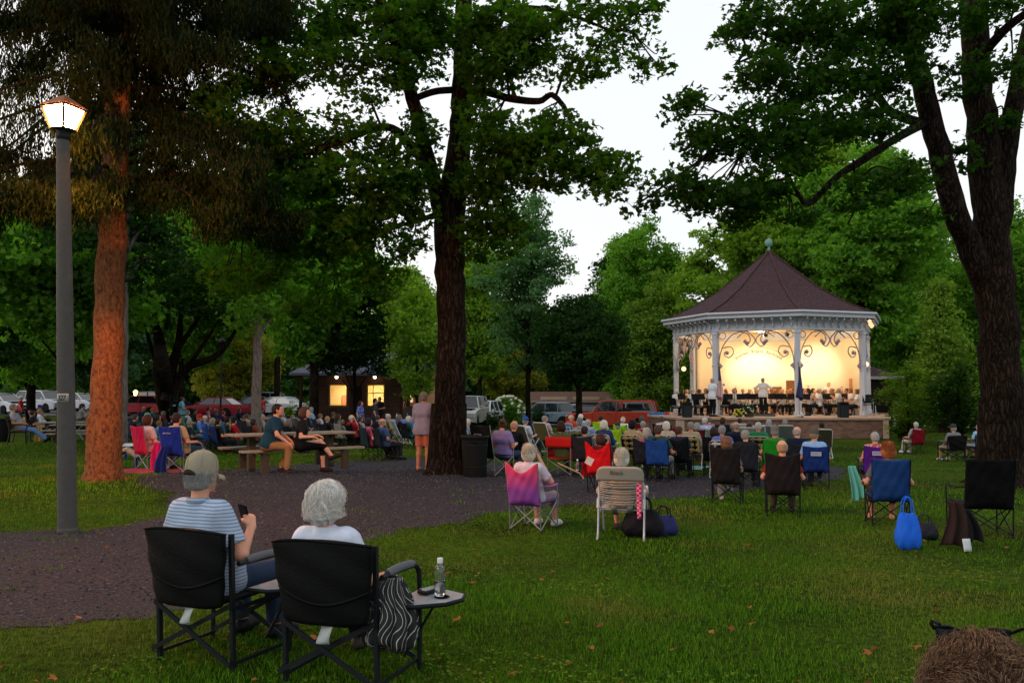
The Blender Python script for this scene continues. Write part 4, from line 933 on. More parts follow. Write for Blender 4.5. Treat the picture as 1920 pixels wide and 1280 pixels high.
def auto_tree(px, d, top, hw, label, lm, bark=None, seed=0, base_py=None, crown_lo=.25, leaf=.24, dens=16, trunk_r=.2, shape='round', name='tree', group='trees around the park', lean=0, n=None, per=14, lobes=1, flat=.4, droop=.3, twig=None, stems=1):
    """a tree whose top is seen at py=top and whose crown half width is hw pixels at depth d"""
    rr = random.Random(seed * 7 + 3); x = (px - 960) / F * d; z0 = gzf(x, d); T = at(px, top, d); H = T.z - z0; R = hw * d / F
    base = V((x, d, z0)); bark = bark or BARK(); lo = z0 + H * crown_lo; cl = []; limbs = []
    n = n or int(10 + R * 2.2)
    for i in range(n):
        f = (i + .5) / n; z = lo + (H * (1 - crown_lo)) * f
        if shape == 'round': w = R * math.sin(PI * (f * .86 + .12)) ** .7
        elif shape == 'cone': w = R * (1 - f) ** .8 + .25
        elif shape == 'column': w = R * (.9 if f < .75 else (1 - f) * 3.4 + .05)
        elif shape == 'spread': w = R * (1 - (f - .45) ** 2 * 2.6)
        else: w = R * (1 - f * .75)
        w = max(w, .3)
        for _ in range(4 if shape not in ('cone', 'column') else 3):
            a = rr.uniform(0, 2 * PI); q = rr.uniform(.25, .92) * w; cr = max(.4, w * rr.choice((.2, .3, .42, .55)))
            c = (x + q * math.cos(a) + lean * f, d + q * math.sin(a), z + rr.uniform(-.3, .3) * H / n, cr, cr, max(.4, min(cr * .75, H * .17)))
            cl.append(c)
            if rr.random() < .5: limbs.append(([V((x + lean * f * .3, d, max(z0 + H * .12, z - w * .7))), V((x + q * .5 * math.cos(a), d + q * .5 * math.sin(a), z - w * .25)), V(c[:3])], [trunk_r * .35 * (1 - f * .6), trunk_r * .2, .02]))
    tp = [base, base + V((lean * .1, 0, H * .3)), base + V((lean * .3, 0, H * .6)), base + V((lean * .6, 0, H * .92))]
    return tree(base, label, (tp, [trunk_r, trunk_r * .8, trunk_r * .5, .03]), limbs, cl, lm, bark, leaf, dens, seed, lobes, name, group, twig or leaf * 2.0, per, flat, roots=True, trunk_n=10, droop=droop)
def build_trees():
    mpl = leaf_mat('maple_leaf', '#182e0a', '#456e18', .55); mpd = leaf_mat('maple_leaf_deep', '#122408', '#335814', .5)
    frs = leaf_mat('fresh_leaf', '#3f6619', '#8fae3c', .55); mid = leaf_mat('mid_leaf', '#32601a', '#7aa83c', .52); drk = leaf_mat('dark_leaf', '#15280f', '#2f5020', .4)
    blu = leaf_mat('locust_leaf', '#2f5634', '#6a9060', .45); yel = leaf_mat('yellow_leaf', '#6a7324', '#a9a544', .5); ndl = leaf_mat('spruce_needle', '#0d1608', '#222f14', .15)
    yew = leaf_mat('yew_leaf', '#3a5a1c', '#7c9a38', .4)
    # -- middle maple ------------------------------------------------
    d = 18.6; b = G(836, 886)
    A = lambda px, py, dd: at(px, py, dd)
    trunk = ([b, A(843, 760, d), A(846, 600, d), A(843, 420, d), A(862, 250, d), A(868, 100, d), A(872, -120, d)], [.40, .34, .31, .34, .24, .21, .15])
    limbs = [([A(842, 440, d), A(812, 340, d - .2), A(785, 230, d - .5), A(752, 110, d - .8), A(705, -20, d - 1)], [.22, .17, .15, .13, .09]),
             ([A(808, 330, d - .3), A(760, 260, d - 1), A(715, 238, d - 1.6), A(640, 265, d - 2), A(560, 290, d - 2.2), A(490, 300, d - 2.4), A(430, 285, d - 2.6)], [.10, .09, .08, .06, .045, .03, .02]),
             ([A(868, 190, d), A(905, 172, d - .5), A(955, 185, d - .8), A(1010, 190, d - 1), A(1035, 178, d - 1.1), A(1060, 205, d - 1.2), A(1074, 240, d - 1.2)], [.10, .09, .08, .07, .06, .05, .03]),
             ([A(850, 360, d), A(910, 330, d - 1), A(1000, 300, d - 1.6), A(1100, 330, d - 2), A(1190, 350, d - 2.2)], [.10, .07, .05, .04, .02]),
             ([A(862, 168, d), A(815, 172, d - .3), A(778, 185, d - .6)], [.08, .075, .07]), ([A(868, 60, d), A(930, 20, d - 1), A(1040, 20, d - 1.5), A(1150, 60, d - 2)], [.1, .07, .05, .02]),
             ([A(825, 400, d), A(760, 420, d - .7), A(690, 425, d - 1.2)], [.07, .04, .02]), ([A(860, 90, d), A(770, 30, d + 1), A(600, 10, d + 1)], [.1, .06, .02])]
    cl = pxc([(900, 60, 17.6, 50, 40), (960, 110, 17.2, 50, 40), (900, 130, 17.8, 40, 40), (985, 60, 17, 45, 35), (905, 235, 17.4, 45, 40), (960, 290, 17, 60, 40), (890, 330, 17.8, 40, 40), (905, 410, 18, 40, 40), (960, 440, 17.6, 40, 30, .8), (740, 130, 17, 50, 40, .9), (770, 330, 17.4, 50, 40), (790, 240, 17.6, 30, 40, .8), (700, 190, 17, 40, 22, .6), (600, 290, 17, 70, 36), (500, 300, 16.6, 60, 36), (600, 400, 17, 60, 36), (690, 370, 17, 60, 36), (760, 60, 18.5, 60, 50), (820, 20, 18.8, 50, 40), (1060, 120, 16.8, 40, 26, .8), (1050, 250, 16.8, 50, 30), (450, 30, 17, 90, 55), (560, 50, 17.5, 100, 60), (680, 30, 18, 90, 50), (790, 20, 18, 80, 50), (500, 130, 16.5, 80, 45), (640, 120, 17, 70, 40), (430, 210, 16, 60, 45), (530, 245, 16, 60, 28), (640, 235, 16.5, 75, 32, .8),
              (740, 300, 17, 70, 35), (660, 330, 16.5, 80, 32), (560, 350, 16.5, 70, 34), (760, 380, 17.5, 60, 40), (690, 420, 17, 60, 34), (800, 90, 18, 50, 60, .7), (740, 60, 17, 60, 60, .8), (930, 30, 17.5, 70, 45), (1010, 70, 17, 55, 45), (940, 110, 17, 45, 40, .8),
              (1110, 15, 16.5, 65, 26), (1200, 30, 16.2, 50, 24, .8), (1150, 85, 16.5, 50, 24, .8), (1225, 115, 16, 30, 20, .8), (1110, 135, 16.5, 36, 20, .7), (930, 260, 17, 60, 40), (1010, 265, 16.8, 70, 40), (1100, 285, 16.5, 70, 36), (1010, 330, 17, 70, 22), (930, 345, 17.5, 60, 30),
              (1150, 350, 16, 40, 22, .9), (1120, 325, 16.5, 60, 25), (930, 400, 17.5, 45, 35), (910, 460, 18, 35, 30, .7), (1030, 215, 17, 40, 16, .6), (890, 200, 18, 26, 30, .6), (770, 460, 18, 45, 35, .8), (640, 460, 17.5, 60, 34, .8),
              (480, 420, 17.5, 75, 45, 1.0), (560, 480, 18, 80, 50, 1.0), (450, 520, 18.5, 60, 45, .9), (700, 520, 18.5, 60, 40, .7), (600, 560, 19, 70, 36, .8), (410, 330, 17, 50, 40, .8)])
    tree(b, 'tall maple in the middle with dark furrowed forked trunk beside the trash can', trunk, limbs, cl, mpl, BARK(), .125, 31, 3, 3, 'maple_tree', twig=.30, per=24, flat=.5, trunk_n=18)
    # -- right maple ------------------------------------------------
    d = 19.7; b = G(1882, 908)
    trunk = ([b, A(1876, 700, d), A(1866, 520, d), A(1850, 330, d), A(1835, 180, d), A(1828, 40, d), A(1826, -150, d)], [.51, .44, .41, .37, .32, .30, .24])
    limbs = [([A(1862, 560, d), A(1800, 420, d - .2), A(1765, 300, d - .5), A(1735, 180, d - .8), A(1705, 60, d - 1), A(1690, -80, d - 1)], [.31, .27, .25, .23, .21, .17]),
             ([A(1870, 420, d), A(1885, 300, d), A(1905, 180, d), A(1935, 40, d)], [.3, .26, .22, .18]),
             ([A(1745, 225, d - .6), A(1680, 260, d - 1.2), A(1610, 305, d - 1.8), A(1565, 335, d - 2.2), A(1520, 380, d - 2.6), A(1500, 370, d - 2.8), A(1460, 290, d - 3)], [.11, .095, .085, .07, .06, .045, .02]),
             ([A(1735, 235, d - .6), A(1670, 210, d - 1), A(1640, 180, d - 1.6), A(1600, 240, d - 2), A(1480, 240, d - 2.5), A(1420, 260, d - 3)], [.12, .10, .08, .05, .035, .02]),
             ([A(1830, 120, d), A(1880, 60, d - 1), A(1930, 20, d - 1.5)], [.12, .1, .08]), ([A(1715, 100, d - 1), A(1620, 60, d - 1.5), A(1480, 80, d - 2), A(1380, 120, d - 2.5)], [.12, .08, .05, .02]),
             ([A(1600, 300, d - 2), A(1605, 380, d - 2), A(1590, 420, d - 2)], [.03, .02, .015])]
    cl = pxc([(1415, 30, 17, 48, 40), (1500, 30, 17.5, 90, 60), (1620, 40, 18, 90, 60), (1740, 20, 18, 80, 50), (1860, 20, 18.5, 60, 40, .7), (1420, 120, 16.5, 42, 40), (1490, 150, 17, 80, 60), (1590, 130, 17.5, 80, 60), (1680, 120, 18, 50, 60),
              (1285, 205, 15.5, 30, 24), (1310, 270, 15.5, 44, 40), (1400, 250, 16, 60, 50), (1270, 350, 15.3, 38, 22, .9), (1340, 370, 15.5, 70, 40), (1430, 350, 16, 60, 45), (1470, 240, 16.5, 60, 45), (1560, 230, 17, 60, 40), (1640, 230, 17.5, 50, 35), (1400, 405, 16, 40, 18),
              (1690, 330, 17, 50, 40, .7), (1620, 360, 17, 50, 40, .6), (1800, 140, 19, 40, 40, .6), (1900, 120, 18, 40, 40, .6), (1790, 300, 19.5, 35, 30, .4), (1480, 410, 16.5, 35, 18, .7), (1385, 60, 17, 24, 30, .8), (1205, 375, 15.5, 24, 13, .8),
              (1500, 300, 16.5, 50, 30, .8), (1880, 220, 19, 30, 30, .5), (1740, 400, 19, 40, 30, .4), (1690, 20, 17.5, 60, 60)])
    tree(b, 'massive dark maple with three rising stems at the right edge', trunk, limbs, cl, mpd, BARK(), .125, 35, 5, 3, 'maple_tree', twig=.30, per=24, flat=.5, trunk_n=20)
    # -- spruce next to the lamp --------------------------------------
    d = 15.4; b = G(192, 900); r_ = random.Random(5)
    top = A(245, -700, d); trunk = ([b, A(200, 700, d), A(210, 420, d), A(222, 150, d), A(235, -150, d), top], [.30, .26, .245, .21, .17, .04])
    limbs = []; P = []
    for i in range(150):
        f = r_.random() ** 1.1; z = 5.0 + f * 9.0; a = r_.uniform(0, 2 * PI); L = (3.15 - f * 1.4) * r_.uniform(.65, 1.1)
        bx = b.x + (z / 11) * .45; s0 = V((bx, b.y, b.z + z)); e = s0 + V((math.cos(a) * L, math.sin(a) * L, -.20 * L)); mdp = s0 + V((math.cos(a) * L * .5, math.sin(a) * L * .5, .06 * L)); tip = e + V((math.cos(a) * .4, math.sin(a) * .4, .12))
        path = bez([s0, mdp, e, tip], 8); limbs.append(([s0, mdp, e, tip], [.045, .03, .018, .006]))
        for k, q in enumerate(path[3:]):
            for _ in range(7):
                hl = r_.uniform(.12, .5) * (1.25 - .5 * abs(k / len(path) - .4)); o = V((r_.gauss(0, .16), r_.gauss(0, .16), 0))
                for j in range(int(5 + hl * 22)): P.append(tuple(q + o + V((r_.gauss(0, .05), r_.gauss(0, .05), -hl * (j / (5 + hl * 22)) - r_.random() * .05))))
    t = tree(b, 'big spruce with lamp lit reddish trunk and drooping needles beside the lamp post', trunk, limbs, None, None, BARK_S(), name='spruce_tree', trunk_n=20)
    C = np.array(P, np.float32) - np.array(b, np.float32); link('crown', leaves_mesh('crown', C, .11, 6, 1, .2, 0, .6, hang=True), ndl, t)
    # -- trees behind -------------------------------------------------
    T = auto_tree
    T(60, 46, 380, 130, 'leafy tree at the far left behind the white cars', mid, seed=11, leaf=.22, trunk_r=.25, crown_lo=.22)
    T(-60, 40, 300, 130, 'dark leafy tree cut by the left edge of the park', drk, seed=12, leaf=.22, trunk_r=.3)
    T(180, 60, 520, 95, 'bluish far tree seen between the lamp post and the spruce', blu, seed=13, leaf=.26, trunk_r=.2)
    T(120, 30, 330, 150, 'broad tree with sunlit green leaves over the left crowd', mid, seed=30, leaf=.2, trunk_r=.2, crown_lo=.38, dens=11, lobes=2)
    T(225, 26, 160, 120, 'tall grey trunked tree directly behind the spruce', drk, BARK_G(), seed=14, leaf=.2, trunk_r=.27, crown_lo=.45, dens=10)
    T(340, 66, 330, 120, 'round green tree beyond the red hatchback', mid, seed=15, leaf=.28, trunk_r=.25)
    T(420, 75, 560, 80, 'yellow green low tree behind the red sedan', yel, seed=16, leaf=.28, trunk_r=.15, crown_lo=.15)
    # multi stem tree
    d = 34; b = G(312, 780); A2 = lambda px, py: at(px, py, d)
    tree(b, 'black silhouetted tree with many stems spreading behind the crowd', ([b, A2(305, 720), A2(300, 650), A2(290, 590)], [.42, .34, .24, .12]),
         [([A2(312, 750), A2(322, 690), A2(335, 640), A2(340, 570)], [.26, .22, .16, .06]), ([A2(318, 740), A2(350, 690), A2(400, 670), A2(430, 640), A2(450, 600)], [.22, .18, .13, .1, .04]), ([A2(300, 690), A2(283, 650), A2(270, 600)], [.14, .1, .04]), ([A2(350, 690), A2(385, 640), A2(410, 600)], [.1, .08, .04]), ([A2(335, 650), A2(370, 600), A2(390, 560)], [.12, .08, .03])],
         pxc([(270, 590, 34, 50, 35), (330, 560, 34, 60, 45), (400, 560, 34, 60, 45), (450, 590, 34, 45, 30), (300, 510, 35, 60, 45), (380, 490, 35, 70, 45), (450, 520, 35, 50, 40), (240, 540, 34, 40, 40)]), drk, BARK(), .2, 13, 17, 1, twig=.4)
    T(482, 30, 250, 105, 'straight pale grey trunk tree rising behind the picnic table', mid, BARK_G(), seed=18, leaf=.19, trunk_r=.19, crown_lo=.40, dens=13, lobes=2)
    T(590, 42, 300, 120, 'dense green tree left of the brick building', mid, seed=19, leaf=.22, trunk_r=.25, crown_lo=.30, dens=15, lobes=2)
    T(665, 44, 380, 88, 'dark evergreen tree overhanging the brick building roof', drk, seed=20, leaf=.18, trunk_r=.10, crown_lo=.27, dens=30, shape='skirt')
    T(520, 70, 130, 80, 'tall thin conifer standing high above the left trees', ndl, seed=21, shape='cone', leaf=.3, trunk_r=.25, crown_lo=.3)
    T(782, 41, 545, 62, 'small bright green tree in front of the brick building', frs, seed=22, leaf=.17, trunk_r=.09, crown_lo=.30, dens=17, lobes=2)
    T(760, 80, 500, 70, 'pale green tree far behind the brick building', frs, seed=23, leaf=.3, trunk_r=.2)
    T(900, 72, 430, 70, 'light green tree just right of the middle maple trunk', frs, seed=24, leaf=.28, trunk_r=.2)
    T(990, 44, 362, 88, 'bluish green locust tree with slim straight trunk behind the hydrangea', blu, seed=25, leaf=.17, trunk_r=.15, crown_lo=.26, dens=16, shape='spread', per=18)
    T(1085, 42, 560, 92, 'low spreading dark evergreen in front of the tan garage', drk, seed=26, leaf=.16, trunk_r=.19, crown_lo=.42, dens=20, shape='spread', per=18)
    T(960, 85, 600, 55, 'yellowish tree between the garage and the hydrangea', yel, seed=27, leaf=.3, trunk_r=.15, crown_lo=.1)
    T(1205, 66, 415, 92, 'round dark green tree left of the bandstand', mid, seed=28, leaf=.25, trunk_r=.22, crown_lo=.12, dens=20)
    T(1150, 75, 470, 60, 'far green tree beyond the orange pickup', drk, seed=29, leaf=.3, trunk_r=.2, crown_lo=.1)
    T(1235, 60, 515, 62, 'feathery columnar yew beside the bandstand roof', yew, seed=31, shape='column', leaf=.20, trunk_r=.15, crown_lo=.05, dens=24, droop=-1)
    T(1200, 60, 590, 40, 'smaller feathery yew left of the columnar one', yew, seed=32, shape='column', leaf=.20, trunk_r=.12, crown_lo=.05, dens=24, droop=-1)
    T(1330, 58, 430, 75, 'light green tree just behind the left of the bandstand roof', frs, seed=33, leaf=.25, trunk_r=.2, crown_lo=.15, dens=18)
    T(1440, 60, 330, 110, 'bright green walnut tree behind the roof finial', frs, seed=34, leaf=.24, trunk_r=.22, crown_lo=.2, dens=17, lobes=2)
    T(1620, 54, 270, 130, 'large deep green tree behind the right of the bandstand', mid, seed=35, leaf=.24, trunk_r=.45, crown_lo=.32, dens=15, lobes=2)
    T(1560, 66, 230, 110, 'tall light leaved tree rising behind the bandstand', frs, seed=36, leaf=.28, trunk_r=.25, crown_lo=.3)
    T(1765, 43, 520, 82, 'dense cone shaped evergreen to the right of the bandstand', yew, seed=37, shape='cone', leaf=.18, trunk_r=.2, crown_lo=.10, dens=24)
    T(1795, 33, 690, 72, 'small layered ornamental tree beside the brick stage wall', drk, seed=38, leaf=.13, trunk_r=.10, crown_lo=.26, dens=18, shape='spread', lobes=1, flat=.8)
    T(1700, 35, 690, 50, 'young reddish green shrub tree by the stage corner', yew, seed=39, leaf=.14, trunk_r=.07, crown_lo=.2, dens=18, shape='spread', flat=.8)
    T(1880, 60, 380, 120, 'dark tree behind the massive maple on the right', mid, seed=40, leaf=.26, trunk_r=.3, crown_lo=.2)
    T(1720, 80, 440, 90, 'far pale tree seen over the car park on the right', mid, seed=41, leaf=.3, trunk_r=.3, crown_lo=.2)
    # shrubs
    def shrub(px, py, hw, hh, label, lm, fl=None, d=None, seed=0, leaf=.10, name='shrub', dens=55):
        b = G(px, py) if d is None else at(px, py, d); b.z = gzf(b.x, b.y); R = hw * b.y / F; H = hh * b.y / F; t = empty(name, b); tag(t, label, 'shrub'); cl = []; rr = random.Random(seed)
        for i in range(9): a = rr.uniform(0, 6.3); q = rr.uniform(0, .55) * R; cl.append((q * math.cos(a), q * math.sin(a), H * rr.uniform(.3, .68), R * .5, R * .5, H * .30))
        C = clump_pts(cl, dens, seed, leaf, .12, 12); C[:, 2] = np.abs(C[:, 2]); link('foliage', leaves_mesh('foliage', C, leaf, seed, 1, .3), lm, t)
        b2 = MB()
        for c in cl: b2.tube([(0, 0, 0), V(c[:3]) * .5 + V((0, 0, -.1)), c[:3]], [.02, .015, .006], 5)
        b2.build('stems', BARK(), t)
        if fl:
            b3 = MB()
            for i in range(fl):
                a = rr.uniform(0, 2 * PI); e = rr.uniform(-.1, 1.45); p = V((R * .95 * math.cos(a) * math.cos(e), R * .95 * math.sin(a) * math.cos(e), H * (.45 + .52 * math.sin(e)))); b3.ball(p, rr.uniform(.07, .12), 8, sz=.8)
            fo = b3.build('blossoms', mat('blossom', '#c9ccb8', .8, .2, 30, .8), t)
        return t
    shrub(952, 802, 34, 62, 'hydrangea bush covered in white blossoms behind the lawn chairs', mid, 85, seed=3, leaf=.12)
    shrub(1008, 800, 24, 40, 'rounded dark green bush at the foot of the locust tree', drk, seed=4, leaf=.08)
    shrub(925, 805, 22, 36, 'low dark bush left of the blossoming hydrangea', drk, seed=5, leaf=.09)
    shrub(566, 800, 24, 46, 'brownish dark shrub beside the brick building', drk, seed=6, leaf=.1)
    shrub(585, 788, 20, 48, 'pale flowered hydrangea against the building corner', mid, 40, d=50, seed=7, leaf=.12)
    shrub(545, 790, 18, 50, 'light green bush behind the loudspeaker on the left', frs, d=47, seed=8, leaf=.12)
    shrub(1695, 815, 26, 40, 'dark bush hugging the end of the stage wall', drk, d=35.5, seed=9, leaf=.09)
    # far woodland, one mass
    r = np.random.RandomState(3); cl = []
    for i in range(330):
        x = r.uniform(-110, 120); y = 92 + r.uniform(0, 22); z = EYE - 2.3 + r.uniform(.5, 9.5 + 2.5 * math.sin(x * .11)); cl.append((x, y, z, 3.2, 2.5, 2.3))
    C = clump_pts(cl, 3.4, 5, .55, .8, 12); o = link('woodland', leaves_mesh('woodland', C, .75, 5, 1, .3), leaf_mat('far_leaf', '#223c1a', '#557a38', .4, .08)); tag(o, kind='stuff')
# ================================================================ sky, ground, path
def build_world():
    w = bpy.data.worlds.new('World'); scene.world = w; w.use_nodes = True; nt = w.node_tree; nt.nodes.clear(); N, L = nt.nodes, nt.links
    out = N.new('ShaderNodeOutputWorld'); sky = N.new('ShaderNodeTexSky'); sky.sky_type = 'NISHITA'; sky.sun_disc = False; sky.sun_elevation = math.radians(7); sky.sun_rotation = math.radians(300); sky.dust_density = 3; sky.air_density = 1.2
    b1 = N.new('ShaderNodeBackground'); b1.inputs[1].default_value = .07; L.new(sky.outputs[0], b1.inputs[0])
    tc = N.new('ShaderNodeTexCoord'); nz = N.new('ShaderNodeTexNoise'); nz.inputs['Scale'].default_value = 2.2; nz.inputs['Detail'].default_value = 5; L.new(tc.outputs['Generated'], nz.inputs['Vector'])
    r = N.new('ShaderNodeValToRGB'); r.color_ramp.elements[0].position = .3; r.color_ramp.elements[0].color = (.88, .91, .98, 1); r.color_ramp.elements[1].position = .7; r.color_ramp.elements[1].color = (1, 1, 1, 1); L.new(nz.outputs[0], r.inputs[0])
    b2 = N.new('ShaderNodeBackground'); L.new(r.outputs[0], b2.inputs[0])
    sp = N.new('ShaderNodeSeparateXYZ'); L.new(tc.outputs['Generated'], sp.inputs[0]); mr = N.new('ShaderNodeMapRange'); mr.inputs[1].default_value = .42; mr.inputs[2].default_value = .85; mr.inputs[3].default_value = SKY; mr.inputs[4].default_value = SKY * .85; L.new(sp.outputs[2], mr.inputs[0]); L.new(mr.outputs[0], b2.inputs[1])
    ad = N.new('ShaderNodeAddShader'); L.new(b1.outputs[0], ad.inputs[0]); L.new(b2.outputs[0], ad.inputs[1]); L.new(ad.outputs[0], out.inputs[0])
    s = bpy.data.lights.new('sun', 'SUN'); s.energy = .7; s.angle = math.radians(25); s.color = (1, .93, .86); o = bpy.data.objects.new('sun', s); COL.objects.link(o)
    o.rotation_euler = (math.radians(62), 0, math.radians(-60))
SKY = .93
def poly_in(P, X, Y):
    c = np.zeros(X.shape, bool); n = len(P); j = n - 1
    for i in range(n):
        xi, yi = P[i]; xj, yj = P[j]
        t = ((yi > Y) != (yj > Y)) & (X < (xj - xi) * (Y - yi) / (yj - yi + 1e-12) + xi); c ^= t; j = i
    return c
PATHS = None
def path_polys():
    global PATHS
    if PATHS is None:
        a = [(-200, 1000), (60, 992), (150, 990), (250, 984), (320, 965), (300, 925), (255, 905), (250, 895), (330, 884), (480, 878), (600, 868), (760, 858), (900, 862), (960, 876), (1100, 884), (1230, 890), (1330, 892), (1500, 884), (1560, 872),
             (1600, 880), (1560, 900), (1420, 915), (1330, 930), (1180, 940), (1040, 950), (960, 958), (900, 972), (840, 985), (750, 1002), (640, 1030), (560, 1060), (500, 1100), (420, 1130), (330, 1155), (200, 1172), (0, 1180), (-300, 1185)]
        b = [(1500, 838), (1560, 840), (1650, 842), (1760, 846), (1760, 852), (1650, 852), (1540, 848), (1490, 844)]
        PATHS = [[(G(*p).x, G(*p).y) for p in q] for q in (a, b)]
    return PATHS
def nz2(X, Y, seed, f):
    r = np.random.RandomState(seed); o = 0
    for i in range(9):
        a = r.uniform(0, 2 * PI); k = f * (1 + i * .45); o = o + np.sin(k * (math.cos(a) * X + math.sin(a) * Y) + r.uniform(0, 7)) / (1 + .45 * i)
    return o / 2.6
def on_path(X, Y):
    wx = X + nz2(X, Y, 4, 2.2) * .22 + nz2(X, Y, 8, 9) * .07; wy = Y + nz2(X, Y, 5, 2.2) * .3 + nz2(X, Y, 9, 9) * .08
    m = np.zeros(X.shape, bool)
    for P in path_polys(): m |= poly_in(P, wx, wy)
    tuft = (nz2(X, Y, 21, 3.4) + .6 * nz2(X, Y, 22, 11)) > 9
    return m & ~tuft
def ground_mat():
    m = bpy.data.materials.new('lawn'); nt = nodes(m); N, L = nt.nodes, nt.links
    out = N.new('ShaderNodeOutputMaterial'); b = N.new('ShaderNodeBsdfPrincipled'); b.inputs['Roughness'].default_value = .95; b.inputs['Specular IOR Level'].default_value = .03; L.new(b.outputs[0], out.inputs[0]); tc = N.new('ShaderNodeTexCoord')
    def nz(s, d=6, dis=0): n = N.new('ShaderNodeTexNoise'); n.inputs['Scale'].default_value = s; n.inputs['Detail'].default_value = d; n.inputs['Distortion'].default_value = dis; L.new(tc.outputs['Object'], n.inputs['Vector']); return n
    n1 = nz(.35, 7); n2 = nz(14, 6); n3 = nz(60, 4)
    r1 = N.new('ShaderNodeValToRGB'); e = r1.color_ramp.elements; e[0].position = .38; e[0].color = srgb('#2b420c') + (1,); e[1].position = .62; e[1].color = srgb('#4a601c') + (1,); x = e.new(.72); x.color = srgb('#665a28') + (1,); L.new(n1.outputs[0], r1.inputs[0])
    r2 = N.new('ShaderNodeValToRGB'); r2.color_ramp.elements[0].color = (.35, .35, .35, 1); r2.color_ramp.elements[0].position = .3; r2.color_ramp.elements[1].color = (1.3, 1.3, 1.1, 1); r2.color_ramp.elements[1].position = .72; L.new(n2.outputs[0], r2.inputs[0])
    mx = N.new('ShaderNodeMix'); mx.data_type = 'RGBA'; mx.blend_type = 'MULTIPLY'; mx.inputs[0].default_value = 1; L.new(r1.outputs[0], mx.inputs[6]); L.new(r2.outputs[0], mx.inputs[7]); L.new(mx.outputs[2], b.inputs['Base Color'])
    ad = N.new('ShaderNodeMath'); L.new(n2.outputs[0], ad.inputs[0]); L.new(n3.outputs[0], ad.inputs[1]); bp = N.new('ShaderNodeBump'); bp.inputs['Strength'].default_value = 1; bp.inputs['Distance'].default_value = .05; L.new(ad.outputs[0], bp.inputs['Height']); L.new(bp.outputs[0], b.inputs['Normal']); return m
